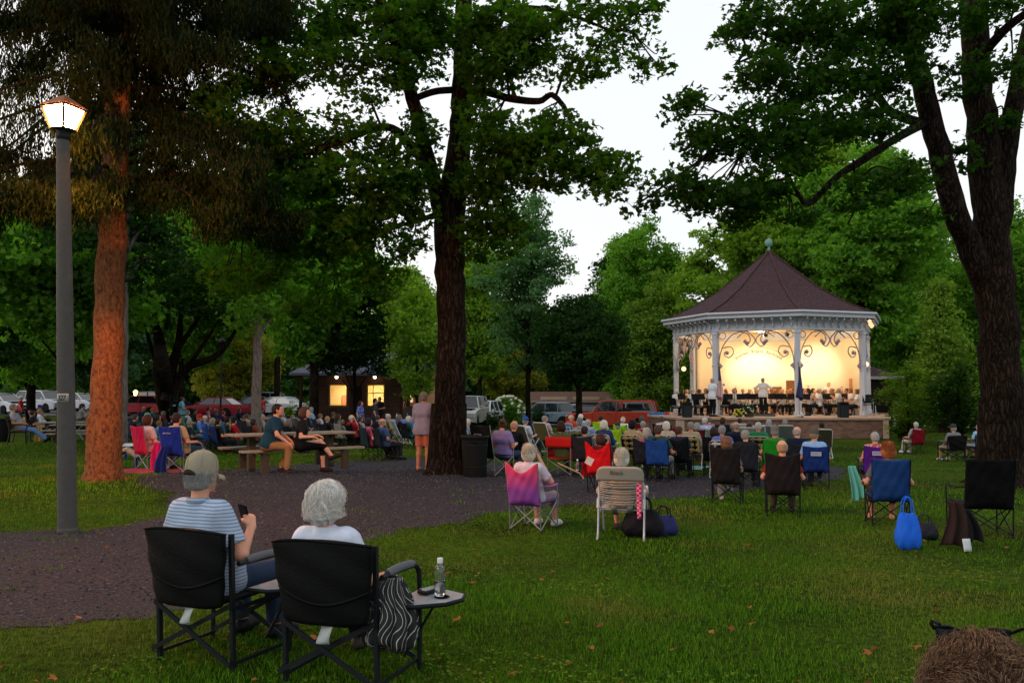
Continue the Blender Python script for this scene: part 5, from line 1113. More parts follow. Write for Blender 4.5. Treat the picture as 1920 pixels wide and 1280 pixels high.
def build_ground():
    ys = np.concatenate([np.linspace(-25, 2, 12), np.linspace(2.4, 48, 130), np.geomspace(49, 900, 45)]); xs = np.concatenate([-np.geomspace(700, 41, 25), np.linspace(-40, 40, 161), np.geomspace(41, 700, 25)])
    X, Y = np.meshgrid(xs, ys, indexing='ij'); Z = gz(X, Y); nx, ny = X.shape; i = np.arange(nx - 1)[:, None] * ny + np.arange(ny - 1)[None]
    Q = np.stack([i, i + ny, i + ny + 1, i + 1], -1).reshape(-1, 4); o = link('ground', np_mesh('ground', np.stack([X, Y, Z], -1).reshape(-1, 3), Q, smooth=True), ground_mat()); tag(o, kind='structure')
    # gravel path
    h = .07; xs = np.arange(-9.5, 16, h); ys = np.arange(5.5, 27, h); X, Y = np.meshgrid(xs, ys, indexing='ij'); inside = on_path(X, Y); c = inside[:-1, :-1] & inside[1:, :-1] & inside[1:, 1:] & inside[:-1, 1:]
    Z = gz(X, Y) + .006 + .006 * nz2(X, Y, 31, 5) * 0 ; nx, ny = X.shape; i = (np.arange(nx - 1)[:, None] * ny + np.arange(ny - 1)[None])[c]; Q = np.stack([i, i + ny, i + ny + 1, i + 1], -1); us, inv = np.unique(Q, return_inverse=True)
    P = np.stack([X, Y, Z], -1).reshape(-1, 3)[us]
    gm = ramp_mat('gravel', [(.2, '#151419'), (.5, '#343337'), (.8, '#625f64')], .95, (1, 1, 1), 38., 9, 1., .02)
    o = link('gravel_path', np_mesh('gravel_path', P, inv.reshape(-1, 4), smooth=True), gm); tag(o, kind='structure')
    # loose stones on the path
    r = np.random.RandomState(9); n = 38000; X = r.uniform(-9, 12, n); Y = 5.5 + r.uniform(0, 1, n) ** 1.3 * 17; k = on_path(X + r.normal(size=n) * .10, Y + r.normal(size=n) * .15); X, Y = X[k], Y[k]; C = np.stack([X, Y, gz(X, Y) + .010], -1)
    s = r.uniform(.006, .018, len(C)) * (1 + (Y - 5) * .03); base = np.array([(1, 0, 0), (0, 1, 0), (-1, 0, 0), (0, -1, 0), (0, 0, .7)]); a = r.uniform(0, 6.3, len(C)); ca, sa = np.cos(a), np.sin(a)
    vs = np.stack([np.stack([C[:, 0] + s * (q[0] * ca - q[1] * sa), C[:, 1] + s * (q[0] * sa + q[1] * ca) * .8, C[:, 2] + s * q[2]], -1) for q in base], 1).reshape(-1, 3)
    T = (np.arange(len(C))[:, None, None] * 5 + np.array([(0, 1, 4), (1, 2, 4), (2, 3, 4), (3, 0, 4)])[None]).reshape(-1, 3)
    o = link('loose_gravel', np_mesh('loose_gravel', vs, tris=T), leafy('stone', '#201e25', '#5c5763')); tag(o, kind='stuff')
    # grass blades
    def blades(n, y0, y1, ha, wa, seed, pw):
        r = np.random.RandomState(seed); Y = y0 + (y1 - y0) * r.uniform(0, 1, n) ** pw; X = r.uniform(-1, 1, n) * (Y * .70 + 1.2); k = ~on_path(X + r.normal(size=n) * .16, Y + r.normal(size=n) * .22) | (on_path(X, Y) & (nz2(X, Y, 21, 3.4) + .6 * nz2(X, Y, 22, 11) > .75) & (r.rand(n) < .5)); X, Y = X[k], Y[k]; n = len(X)
        pt = nz2(X, Y, 77, 1.1) + .5 * nz2(X, Y, 78, 6); dens = r.uniform(0, 1, n) < np.clip(.85 + pt * .5, .25, 1); X, Y, pt = X[dens], Y[dens], pt[dens]; n = len(X)
        Z = gz(X, Y) - .004; H = ha * r.uniform(.45, 1.25, n) * (1 + .35 * pt); a = r.uniform(0, 2 * PI, n); w = wa * r.uniform(.7, 1.3, n); dx, dy = np.cos(a), np.sin(a); bend = H * r.uniform(.1, .75, n); b2 = r.uniform(0, 2 * PI, n); bx, by = np.cos(b2) * bend, np.sin(b2) * bend
        v = [np.stack([X - dx * w, Y - dy * w, Z], -1), np.stack([X + dx * w, Y + dy * w, Z], -1), np.stack([X + dx * w * .7 + bx * .35, Y + dy * w * .7 + by * .35, Z + H * .6], -1), np.stack([X - dx * w * .7 + bx * .35, Y - dy * w * .7 + by * .35, Z + H * .6], -1), np.stack([X + bx, Y + by, Z + H], -1)]
        vs = np.stack(v, 1).reshape(-1, 3); i = np.arange(n)[:, None] * 5; return vs, (i + np.array([0, 1, 2, 3])[None]), (i + np.array([3, 2, 4])[None])
    A = blades(235000, 4.6, 13.5, .042, .0026, 1, 1.25); B = blades(135000, 13, 34, .055, .0065, 2, 1.2)
    nA = len(A[0]); vs = np.concatenate([A[0], B[0]]); Q = np.concatenate([A[1], B[1] + nA]); T = np.concatenate([A[2], B[2] + nA])
    gmat = leafy('grass_blade', '#2c5409', '#5c861a', '#747030', .4); o = link('grass', np_mesh('grass', vs, Q, T), gmat); tag(o, kind='stuff')
    # clover and broad weeds
    r = np.random.RandomState(14); n = 16000; Y = 4.7 + r.uniform(0, 1, n) ** 1.3 * 12; X = r.uniform(-1, 1, n) * (Y * .64); pt = nz2(X, Y, 41, 1.6); k = (~on_path(X, Y)) & (pt > .25); X, Y = X[k], Y[k]
    C = np.stack([X, Y, gz(X, Y) + r.uniform(.02, .045, len(X))], -1).astype(np.float32); o = link('clover', leaves_mesh('clover', C, .020, 3, 1, .8, 0, 1.5), leafy('clover_leaf', '#2c4a12', '#56721e', '#6f6a2a', .35)); tag(o, kind='stuff')
    n = 150; Y = 5 + r.uniform(0, 1, n) ** 1.4 * 14; X = r.uniform(-1, 1, n) * (Y * .6); C = np.stack([X, Y, gz(X, Y) + .03], -1).astype(np.float32); o = link('fallen_leaves', leaves_mesh('fallen_leaves', C, .055, 4, 3, .7), leafy('dry_leaf', '#4a2510', '#8a5f34')); tag(o, kind='stuff')
def leafy(name, a, b, c=None, nscale=.5):
    if name in MC: return MC[name]
    m = bpy.data.materials.new(name); nt = nodes(m); N, L = nt.nodes, nt.links; out = N.new('ShaderNodeOutputMaterial'); d = N.new('ShaderNodeBsdfPrincipled'); d.inputs['Roughness'].default_value = .75; d.inputs['Specular IOR Level'].default_value = .05; L.new(d.outputs[0], out.inputs[0])
    geo = N.new('ShaderNodeNewGeometry'); mx = N.new('ShaderNodeMix'); mx.data_type = 'RGBA'; mx.inputs[6].default_value = srgb(a) + (1,); mx.inputs[7].default_value = srgb(b) + (1,); L.new(geo.outputs['Random Per Island'], mx.inputs[0]); o = mx.outputs[2]
    if c:
        tc = N.new('ShaderNodeTexCoord'); nz = N.new('ShaderNodeTexNoise'); nz.inputs['Scale'].default_value = nscale; nz.inputs['Detail'].default_value = 6; L.new(tc.outputs['Object'], nz.inputs['Vector']); r = N.new('ShaderNodeValToRGB'); r.color_ramp.elements[0].position = .50; r.color_ramp.elements[1].position = .68; L.new(nz.outputs[0], r.inputs[0])
        m2 = N.new('ShaderNodeMix'); m2.data_type = 'RGBA'; L.new(r.outputs[0], m2.inputs[0]); L.new(o, m2.inputs[6]); m2.inputs[7].default_value = srgb(c) + (1,); o = m2.outputs[2]
    L.new(o, d.inputs['Base Color']); MC[name] = m; return m
# ================================================================ lamps
def lamp_post():
    b0 = G(127, 998); H = 5.12; x, y = b0.x, b0.y; top = at(118, 262, y); t = empty('street_lamp', b0); tag(t, 'glowing orange lantern on a tall grey post at the left', 'street lamp')
    pm = mat('post_paint', '#4c4a47', .65, .2, 12, .3, bscale=60); off = V((top.x - x, 0, top.z - b0.z)); b = MB(); b.tube([(0, 0, -.1), off * .3, off * .6, off], [.108, .100, .09, .072], 20); b.lathe([(.112, 0), (.118, .015), (.112, .05), (.106, .06)], 24); po = b.build('post', pm, t)
    zt = off.z * (998 - 750) / (998 - 262); cx = off.x * zt / off.z
    b = MB(); b.sheet(lambda u, v: V((cx + .1005 * math.sin((u - .5) * 1.5), -.1005 * math.cos((u - .5) * 1.5), zt + (v - .5) * .10)), 8, 2, .003); pl = b.build('number_plate', mat('plate', '#8f8f8a', .6), t)
    for ch, a in zip('327', (-.30, 0, .30)): link('lettering', text_mesh(ch, .085, .001), mat('ink', '#141414', .7), pl, (cx + .1035 * math.sin(a), -.1035 * math.cos(a), zt), (PI / 2, 0, a))
    T = off + V((0, 0, .02)); b = MB(); b.lathe([(.072, -.03), (.085, 0), (.085, .05), (.06, .07), (.10, .09), (.135, .105)], 20, T); b.build('collar', BLK(), t)
    z0, z1, r0, r1 = .10, .36, .135, .235; ln = MB(); fr = MB(); rot = Matrix.Rotation(math.radians(27), 3, 'Z')
    c = lambda k, r, z: rot @ V((r * math.cos(k * PI / 2), r * math.sin(k * PI / 2), z)) + T
    head = MB()
    for k in range(4):
        m4 = emit('lamp_glass', (1.0, .30, .045), LAMP); g = MB(); a, b_, c_, d_ = c(k, r0 * .96, z0), c(k + 1, r0 * .96, z0), c(k + 1, r1 * .96, z1), c(k, r1 * .96, z1); nn = (b_ - a).cross(d_ - a).normalized() * .004
        g.add([a, b_, c_, d_, a - nn, b_ - nn, c_ - nn, d_ - nn], [(0, 1, 2, 3), (7, 6, 5, 4), (0, 4, 5, 1), (1, 5, 6, 2), (2, 6, 7, 3), (3, 7, 4, 0)]); g.build('lamp_pane', m4, t)
        fr.bar(c(k, r0, z0), c(k, r1, z1), .03, .03); fr.bar(c(k, r0, z0), c(k + 1, r0, z0), .02, .02); fr.bar(c(k, r1, z1), c(k + 1, r1, z1), .022, .022)
    fr.build('lantern_frame', BLK(), t)
    rm = MB(); A = [c(k, r1 + .035, z1 + .012) for k in range(4)]; B = [c(k, r1 * .55, z1 + .10) for k in range(4)]; C = [c(k, .05, z1 + .145) for k in range(4)]
    rm.add(A + B + C, [(k, (k + 1) % 4, 4 + (k + 1) % 4, 4 + k) for k in range(4)] + [(4 + k, 4 + (k + 1) % 4, 8 + (k + 1) % 4, 8 + k) for k in range(4)] + [(3, 2, 1, 0), (8, 9, 10, 11)]); rm.lathe([(.03, .145), (.035, .16), (.0001, .18)], 10, T + V((0, 0, z1 - .01))); rm.build('lantern_roof', mat('copper_roof', '#7a4a30', .5, .2, 10), t)
LAMP = 2000
def small_lamp(px, py, d, top, label, lit=None, col='#2b2c2b', r=.045, head=True):
    b0 = at(px, py, d); b0.z = gzf(b0.x, b0.y); H = at(px, top, d).z - b0.z; t = empty('street_lamp', b0); tag(t, label, 'street lamp'); b = MB(); b.tube([(0, 0, 0), (0, 0, H * .5), (0, 0, H)], [r * 1.4, r, r * .8], 10); b.build('post', mat('post', col, .5, .1, 10), t)
    if head:
        b = MB(); b.lathe([(.06, 0), (.13, .03), (.2, .32), (.24, .36), (.12, .5), (.0001, .56)], 8, (0, 0, H)); b.build('lantern', emit('far_lamp', (1, .45, .12), 9) if lit else BLK(), t)
# ================================================================ buildings
def brick_mat(name='brick', a='#6d3d2f', b='#4b2a22', sc=5., mort='#8a7f76'):
    if name in MC: return MC[name]
    m = bpy.data.materials.new(name); nt = nodes(m); N, L = nt.nodes, nt.links; out = N.new('ShaderNodeOutputMaterial'); p = N.new('ShaderNodeBsdfPrincipled'); p.inputs['Roughness'].default_value = .9; L.new(p.outputs[0], out.inputs[0])
    tc = N.new('ShaderNodeTexCoord'); geo = N.new('ShaderNodeNewGeometry'); br = N.new('ShaderNodeTexBrick'); br.inputs['Scale'].default_value = sc; br.inputs['Mortar Size'].default_value = .012; br.inputs['Color1'].default_value = srgb(a) + (1,); br.inputs['Color2'].default_value = srgb(b) + (1,); br.inputs['Mortar'].default_value = srgb(mort) + (1,)
    br.inputs['Brick Width'].default_value = 1.0; br.inputs['Row Height'].default_value = .34
    sp = N.new('ShaderNodeSeparateXYZ'); L.new(tc.outputs['Object'], sp.inputs[0]); ad = N.new('ShaderNodeMath'); L.new(sp.outputs[0], ad.inputs[0]); L.new(sp.outputs[1], ad.inputs[1]); cb = N.new('ShaderNodeCombineXYZ'); L.new(ad.outputs[0], cb.inputs[0]); L.new(sp.outputs[2], cb.inputs[1]); L.new(cb.outputs[0], br.inputs['Vector'])
    nz = N.new('ShaderNodeTexNoise'); nz.inputs['Scale'].default_value = 1.3; nz.inputs['Detail'].default_value = 7; L.new(tc.outputs['Object'], nz.inputs['Vector']); mx = N.new('ShaderNodeMix'); mx.data_type = 'RGBA'; mx.blend_type = 'MULTIPLY'; mx.inputs[0].default_value = .55; L.new(br.outputs[0], mx.inputs[6]); L.new(nz.outputs[0], mx.inputs[7]); L.new(mx.outputs[2], p.inputs['Base Color'])
    bp = N.new('ShaderNodeBump'); bp.inputs['Strength'].default_value = .5; bp.inputs['Distance'].default_value = .01; L.new(br.outputs[1], bp.inputs['Height']); bp.invert = True; L.new(bp.outputs[0], p.inputs['Normal']); MC[name] = m; return m
def shingle(name, a, b):
    return ramp_mat(name, [(.3, a), (.7, b)], .9, (3, 3, 14), 3., 5, .6, .02)
def build_buildings():
    # brick park building with lit windows
    d = 49; s = F / d; x0 = (585 - 960) / s; x1 = (752 - 960) / s; z0 = gzf((x0 + x1) / 2, d); Z = lambda py: at(960, py, d).z - z0; X = lambda px: (px - 960) / s - x0
    t = empty('park_building', (x0, d, z0)); tag(t, 'low brick park building with two big lit windows', 'building'); W = x1 - x0; D = 7.5; bm_ = brick_mat('building_brick', '#5a3226', '#43241c', 4.5); H = Z(700)
    op = [(X(617), X(652), Z(762), Z(720)), (X(688), X(722), Z(762), Z(720))]; door = (X(664), X(679), 0, Z(724))
    b = MB(); xs = sorted({0, W, *[v for o in op for v in o[:2]], door[0], door[1]})
    for a, c in zip(xs[:-1], xs[1:]):
        o = [q for q in op if abs(q[0] - a) < .01]
        if o: b.box(((a + c) / 2, .12, o[0][2] / 2), (c - a, .24, o[0][2])); b.box(((a + c) / 2, .12, (o[0][3] + H) / 2), (c - a, .24, H - o[0][3]))
        elif abs(a - door[0]) < .01: b.box(((a + c) / 2, .12, (door[3] + H) / 2), (c - a, .24, H - door[3]))
        else: b.box(((a + c) / 2, .12, H / 2), (c - a, .24, H))
    b.box((.12, D / 2 + .12, H / 2), (.24, D - .24, H)); b.box((W / 2, D - .12, H / 2), (W - .5, .24, H)); b.build('wall', bm_, t)
    b = MB(); b.box((W - .12, D / 2 + .13, Z(765) / 2), (.23, D - .25, Z(765))); b.box((W - .12, D / 2 + .13, (Z(735) + H) / 2), (.23, D - .25, H - Z(735)))
    for yy in (.6, 2.5, 4.4, 6.6): b.box((W - .12, yy, (Z(765) + Z(735)) / 2), (.22, .5, Z(735) - Z(765)))
    b.build('side_wall', bm_, t)
    for i, o in enumerate(op):
        f = MB(); w = .07
        for (a, c) in (((o[0] + w / 2, 0, (o[2] + o[3]) / 2), (w, .1, o[3] - o[2])), ((o[1] - w / 2, 0, (o[2] + o[3]) / 2), (w, .1, o[3] - o[2])), (((o[0] + o[1]) / 2, 0, o[2] + w / 2), (o[1] - o[0] - 2 * w, .1, w)), (((o[0] + o[1]) / 2, 0, o[3] - w / 2), (o[1] - o[0] - 2 * w, .1, w))): f.box(V(a) + V((0, .06, 0)), c)
        if i == 1: f.box(((o[0] + o[1]) / 2, .06, o[2] + (o[3] - o[2]) * .6), (o[1] - o[0] - 2 * w, .05, .04)); f.box((o[0] + (o[1] - o[0]) * .35, .06, (o[2] + o[3]) / 2), (.04, .045, o[3] - o[2] - 2 * w))
        fo = f.build('window', mat('window_frame', '#8a6a33', .6), t); g = MB(); g.box(((o[0] + o[1]) / 2, .08, (o[2] + o[3]) / 2), (o[1] - o[0] - 2 * w, .012, o[3] - o[2] - 2 * w)); gm = mat('clear_glass', '#ffffff', .02); gm = glass(); g.build('pane', gm, fo)
        q = MB(); q.box(((o[0] + o[1]) / 2, .1, o[2] - .05), (o[1] - o[0] + .2, .35, .09)); q.build('sill', mat('sill', '#5b4a3c', .8), fo)
    b = MB(); b.box(((door[0] + door[1]) / 2, .16, door[3] / 2), (door[1] - door[0], .08, door[3])); dr = b.build('door', mat('door_paint', '#2a1a14', .6), t); b = MB(); b.ball((door[1] - .12, .10, 1.0), .035, 8); b.build('handle', STEEL(), dr)
    b = MB(); b.box((W / 2, 3.4, H / 2), (W - .6, .1, H - .2)); b.build('room_wall', mat('cream_room', '#e8c98a', .8), t)
    b = MB(); b.box((W / 2, 1.8, H - .05), (W - .6, 3, .08)); b.build('ceiling', mat('cream_room', '#e8c98a', .8), t); b = MB(); b.box((W / 2, 1.8, .2), (W - .6, 3, .08)); b.build('floor', mat('room_floor', '#9a7a50', .8), t)
    for xx in (op[0][0] + .6, op[1][0] + .6):
        b = MB(); b.box((xx, 1.8, H - .13), (1.0, .5, .06)); b.build('ceiling_lamp', emit('room_lamp', (1, .76, .40), 75), t)
    b = MB(); b.box((op[0][1] - .5, 3.2, 1.5), (.9, .1, .7), bev=.03); b.build('noticeboard', mat('notice', '#d98a5c', .8, .3, 5), t)
    b = MB(); b.prism([(0, Z(740)), (W * .08, Z(740))][0:0] + [(0, 0), (1, 0), (1, .1)], 0, .01); 
    rb = MB(); e = .9; apex = Z(640); P = [(-e, -1.6, H), (W + e, -1.6, H), (W + e, D + .6, H), (-e, D + .6, H), (W * .3, D * .45, apex), (W * .7, D * .45, apex)]
    rb.add([V(p) for p in P] + [V(p) + V((0, 0, -.14)) for p in P[:4]], [(0, 1, 5, 4), (1, 2, 5), (2, 3, 4, 5), (3, 0, 4), (0, 6, 7, 1), (1, 7, 8, 2), (2, 8, 9, 3), (3, 9, 6, 0), (9, 8, 7, 6)]); rb.build('roof', shingle('slate_roof', '#4a4a58', '#77778a'), t)
    for xx in (-.3, W * .5, W + .2): b = MB(); b.box((xx, -1.3, H / 2 - .07), (.16, .16, H - .15)); b.build('porch_post', mat('post_wood', '#3a241a', .7), t)
    for px in (634, 705):
        b = MB(); b.lathe([(.001, .10), (.09, .09), (.07, 0), (.001, -.03)], 12, (X(px), -.4, H - .27)); b.build('soffit_lamp', emit('soffit', (1, .8, .45), 14), t)
    # lit annexe to its right
    d2 = 55; s2 = F / d2; xa = (742 - 960) / s2; t = empty('annexe', (xa, d2, gzf(xa, d2))); tag(t, 'peach coloured annexe wall glowing beside the brick building', 'building'); b = MB(); b.box((1.2, .1, 1.7), (2.6, .2, 3.4)); b.build('wall', mat('peach_wall', '#d9a27a', .8, .1, 3), t)
    b = MB()
    for k in range(3): b.box((.3 + k * .35, -.02, 2.2), (.22, .06, 1.6))
    b.build('window', emit('warm_window', (1, .6, .3), 1.1), t); b = MB(); b.prism([(-.4, 3.4), (3.0, 3.4), (1.3, 4.4)], -.6, 3, 'y'); b.build('roof', shingle('slate_roof', '#4a4a58', '#77778a'), t)
    # tan garage behind silver car
    d3 = 68; s3 = F / d3; xa = (1000 - 960) / s3; z3 = gzf(xa, d3); zz = lambda py: at(960, py, d3).z - z3; t = empty('garage', (xa, d3, z3)); tag(t, 'long tan garage with brown roof behind the silver crossover', 'building'); W = 190 / s3; b = MB(); b.box((W / 2, 3, zz(752) / 2), (W, 6, zz(752))); b.build('wall', mat('tan_siding', '#8f7d66', .8, .1, 4, .2), t)
    b = MB(); b.add([V((-.5, -.6, zz(752))), V((W + .5, -.6, zz(752))), V((W + .5, 6.6, zz(752))), V((-.5, 6.6, zz(752))), V((-.2, 3, zz(734))), V((W + .2, 3, zz(734)))], [(0, 1, 5, 4), (1, 2, 5), (2, 3, 4, 5), (3, 0, 4), (3, 2, 1, 0)]); b.build('roof', shingle('brown_roof', '#4f3a33', '#7a5d52'), t)
    b = MB(); b.box((W / 2, -.66, zz(752) - .03), (W + 1, .06, .09)); b.build('fascia', mat('pale_trim', '#8a8078', .6), t)
    for k in range(3): b = MB(); b.box((1.6 + k * 2.6, -.02, 1.0), (2.1, .04, 2.0)); b.build('garage_door', mat('garage_door', '#a3937c', .7, .1, 4), t)
    # brown roofed shelter right of the bandstand
    d4 = 46; xa = (1618 - 960) / F * d4; z4 = gzf(xa, d4); zz = lambda py: at(960, py, d4).z - z4; t = empty('shelter', (xa, d4, z4)); tag(t, 'small brown roofed shelter peeking out right of the bandstand', 'building'); W = 72 / F * d4
    b = MB(); b.box((W / 2 - .2, 1.5, zz(708) / 2), (W - .6, 3, zz(708))); b.build('wall', mat('dark_wall', '#2c2320', .8, .1, 3), t); b = MB(); b.add([V((-.6, -.3, zz(706))), V((W, -.3, zz(706))), V((W, 3.3, zz(706))), V((-.6, 3.3, zz(706))), V((-.4, 1.5, zz(672))), V((W * .3, 1.5, zz(680)))], [(0, 1, 5, 4), (1, 2, 5), (2, 3, 4, 5), (3, 0, 4), (3, 2, 1, 0)]); b.build('roof', shingle('plum_roof', '#3c2c2e', '#5d464a'), t)
    b = MB(); b.box((W / 2 - .3, -.33, zz(708)), (W + .6, .05, .16)); b.build('fascia', mat('white_paint', '#b9bcc4', .5), t)
def glass():
    if 'glass' in MC: return MC['glass']
    m = bpy.data.materials.new('glass'); nt = nodes(m); N, L = nt.nodes, nt.links; out = N.new('ShaderNodeOutputMaterial'); t = N.new('ShaderNodeBsdfTransparent'); g = N.new('ShaderNodeBsdfGlossy'); g.inputs['Roughness'].default_value = .03; f = N.new('ShaderNodeFresnel'); mx = N.new('ShaderNodeMixShader'); L.new(f.outputs[0], mx.inputs[0]); L.new(t.outputs[0], mx.inputs[1]); L.new(g.outputs[0], mx.inputs[2]); L.new(mx.outputs[0], out.inputs[0]); MC['glass'] = m; return m
# ================================================================ bandstand
SD = 43.5; SX = 13.2; SZ = EYE - 1.16
def build_stage():
    plat = empty('brick_platform', (SX, SD, SZ)); tag(plat, 'low brick stage platform with pale coping under the bandstand', 'stage'); gzs = -1.15
    def XY(px, d): return ((px - 960) / F * d - SX, d - SD)
    poly = [XY(1272, 37.6), XY(1664, 37.2), XY(1662, 42.5), XY(1655, 50), XY(1290, 50), XY(1216, 43.5), XY(1216, 41.5)]
    b = MB(); n = len(poly)
    b.prism(poly, gzs, -.09); b.build('wall', brick_mat('stage_brick', '#97705c', '#6f4f42', 4.6, '#8d8076'), plat)
    cx = sum(p[0] for p in poly) / n; cy = sum(p[1] for p in poly) / n; big = [(cx + (x - cx) * 1.014, cy + (y - cy) * 1.014) for x, y in poly]
    b = MB(); b.prism(big, -.088, 0); b.build('coping', mat('coping_stone', '#a58d7c', .8, .25, 3, .3), plat)
    b = MB(); x, y = XY(1658, 37.18); b.box((x, y, (gzs - .1) / 2), (.22, .12, abs(gzs) - .12)); b.build('pier', mat('pier_stone', '#b09884', .8, .2, 3, .3), plat); b = MB(); x, y = XY(1274, 37.6); b.box((x, y + .02, (gzs - .1) / 2), (.36, .12, abs(gzs) - .12)); b.build('pier', mat('pier_stone', '#b09884', .8, .2, 3, .3), plat)
    t = empty('bandstand', (SX, SD, SZ)); tag(t, 'white Victorian bandstand with dark shingled octagonal roof and lit cream interior', 'bandstand')
    R = 4.8; RE = R * 1.125; TH = [math.radians(a) for a in (-138, -93, -48, -3, 42, 87, 132, 177)]
    P = lambda th, r, z=0: V((r * math.sin(th), -r * math.cos(th), z))
    wp = mat('white_paint', '#b9bcc4', .5, .06, 6, .1); zb = 3.95; ze = 4.62
    for th in TH[:6]:
        b = MB(); p = P(th, R); rz = -0.0 + th; b.box(p + V((0, 0, zb / 2)), (.24, .24, zb), rz=th); b.box(p + V((0, 0, .12)), (.32, .32, .24), rz=th, bev=.02); b.box(p + V((0, 0, zb - .10)), (.30, .30, .12), rz=th, bev=.02); b.box(p + V((0, 0, 2.35)), (.29, .29, .05), rz=th, bev=.01); b.build('post', wp, t)
    # frieze, brackets, fascia, gutter
    for k in range(8):
        a, c = P(TH[k], R), P(TH[(k + 1) % 8], R); mid = (a + c) / 2; d = (c - a); L = d.length; ang = math.atan2(d.y, d.x); out = V((mid.x, mid.y, 0)).normalized()
        b = MB(); b.box(mid + V((0, 0, (zb + ze) / 2)), (L, .16, ze - zb - .0), rz=ang); b.box(mid + out * .10 + V((0, 0, zb + .07)), (L + .08, .05, .12), rz=ang, bev=.01); b.box(mid + out * .10 + V((0, 0, zb + .30)), (L + .08, .04, .05), rz=ang, bev=.01); f = b.build('frieze', wp, t)
        if k in (0, 1, 2, 3, 4, 5):
            b = MB(); nb = 9
            for j in range(nb):
                p = a + d * ((j + .5) / nb); q = p + out * .09
                b.tube(bez([q + V((0, 0, zb + .14)), q + out * .10 + V((0, 0, zb + .18)), q + out * .07 + V((0, 0, zb + .36)), q + out * .26 + V((0, 0, zb + .44)), q + out * .40 + V((0, 0, zb + .56))], 3), [.035] * 6 + [.04] * 6 + [.05], 6); b.ball(q + out * .38 + V((0, 0, zb + .50)), .06, 8)
            b.build('brackets', wp, f)
        e0, e1 = P(TH[k], RE), P(TH[(k + 1) % 8], RE); m2 = (e0 + e1) / 2; L2 = (e1 - e0).length
        b = MB(); b.box(m2 + V((0, 0, ze + .02)), (L2 + .02, .06, .22), rz=ang); b.build('fascia', wp, t); b = MB(); b.box(m2 + out * .09 + V((0, 0, ze + .13)), (L2 + .10, .11, .11), rz=ang, bev=.03); b.build('gutter', wp, t)
        if k in (0, 1, 2, 3, 4):
            # scrollwork between the posts
            b = MB(); u = d.normalized(); Z = V((0, 0, 1)); r_ = .028
            def scroll(c0, dirx, R0, turns, start, sgn, end=.06):
                pts = []
                for q in range(26):
                    f_ = q / 25; rr = R0 * (1 - f_) + end * f_; an = start + sgn * turns * 2 * PI * f_; pts.append(c0 + u * (dirx * rr * math.cos(an)) + Z * rr * math.sin(an))
                return pts
            for s in (1, -1):
                o = a if s == 1 else c; X = lambda x, z: o + u * s * x + Z * (zb + z) - out * .0
                b.tube(bez([X(.13, -1.55), X(.22, -1.0), X(.42, -.55), X(.75, -.18), X(1.15, -.02), X(1.50, -.16), X(1.60, -.45), X(1.42, -.62)], 6), r_, 6); b.ball(X(1.36, -.48), .09, 8)
                b.tube(bez([X(.30, -.78), X(.70, -.72), X(.82, -.98), X(.62, -1.22), X(.40, -1.10), X(.42, -.96)], 6), r_, 6); b.ball(X(.52, -1.0), .10, 8)
                b.tube(bez([X(1.0, -.30), X(1.35, -.03), X(L / 2 - .35, -.04), X(L / 2 - .02, -.40), X(L / 2 - .22, -.72), X(L / 2 - .45, -.60), X(L / 2 - .38, -.48)], 6), r_, 6); b.ball(X(L / 2 - .36, -.56), .09, 8)
                b.tube([X(.32 + .16 * math.cos(q * PI / 6), -.20 + .16 * math.sin(q * PI / 6)) for q in range(12)], .022, 6, closed=True)
                b.prism([(0, -.24), (.16, -.03), (.22, 0), (.16, .03), (0, .26), (-.0, .26)], -.02, .02) if False else None
                q0 = X(.13, -1.85); b.bar(q0 - Z * .02, q0 + Z * .50, .06, .05); b.box(X(.19, -1.62), (.20, .05, .20), M=Matrix.Rotation(ang, 3, 'Z') @ Matrix.Rotation(PI / 4, 3, 'Y'))
            b.build('scrollwork', mat('grey_pink_iron', '#9b8c92', .5, .1, 10, .1), t)
    # roof
    prof = [(1.0 * RE, ze + .17), (.94 * RE, ze + .30), (.74 * RE, ze + .80), (.50 * RE, ze + 1.58), (.25 * RE, ze + 2.64), (.0, ze + 3.74)]
    b = MB(); N_ = 8; vs = []
    for r, z in prof[:-1]:
        for k in range(8): vs.append(P(TH[k], r, z))
    vs.append(V((0, 0, prof[-1][1]))); fs = []
    for i in range(len(prof) - 2):
        for k in range(8): fs.append((i * 8 + k, i * 8 + (k + 1) % 8, (i + 1) * 8 + (k + 1) % 8, (i + 1) * 8 + k))
    o = (len(prof) - 2) * 8
    for k in range(8): fs.append((o + k, o + (k + 1) % 8, len(vs) - 1))
    b.add(vs, fs); rs = ramp_mat('plum_shingle', [(.3, '#2a1d1d'), (.52, '#47363a'), (.75, '#5f4b4c')], .9, (4, 4, 22), 2.2, 6, .8, .03); rf = b.build('roof', rs, t)
    b = MB()
    for k in range(8):
        pts = [P(TH[k], r * 1.003 + .01, z + .025) for r, z in prof[:-1]] + [V((0, 0, prof[-1][1] + .03))]
        for p, q in zip(pts[:-1], pts[1:]): b.bar(p, q, .12, .02)
    b.build('ridge_caps', ramp_mat('plum_ridge', [(.3, '#2f1f1f'), (.7, '#5a4445')], .9, (6, 6, 14), 3, 5, .6, .02), rf)
    b = MB(); zt = prof[-1][1]; b.lathe([(.11, zt - .15), (.06, zt + .05), (.08, zt + .10), (.04, zt + .15), (.07, zt + .20), (.16, zt + .28), (.19, zt + .40), (.16, zt + .52), (.08, zt + .60), (.0001, zt + .64)], 16)
    for k in range(5): b.ball((.11 * math.cos(k * 1.26), .11 * math.sin(k * 1.26), zt + .54), .055, 8)
    b.build('finial', mat('verdigris', '#6f948c', .6, .25, 12, .3), t)
    # ceiling and shell wall
    cream = mat('cream_wall', '#e9d8bc', .75, .04, 2, .05)
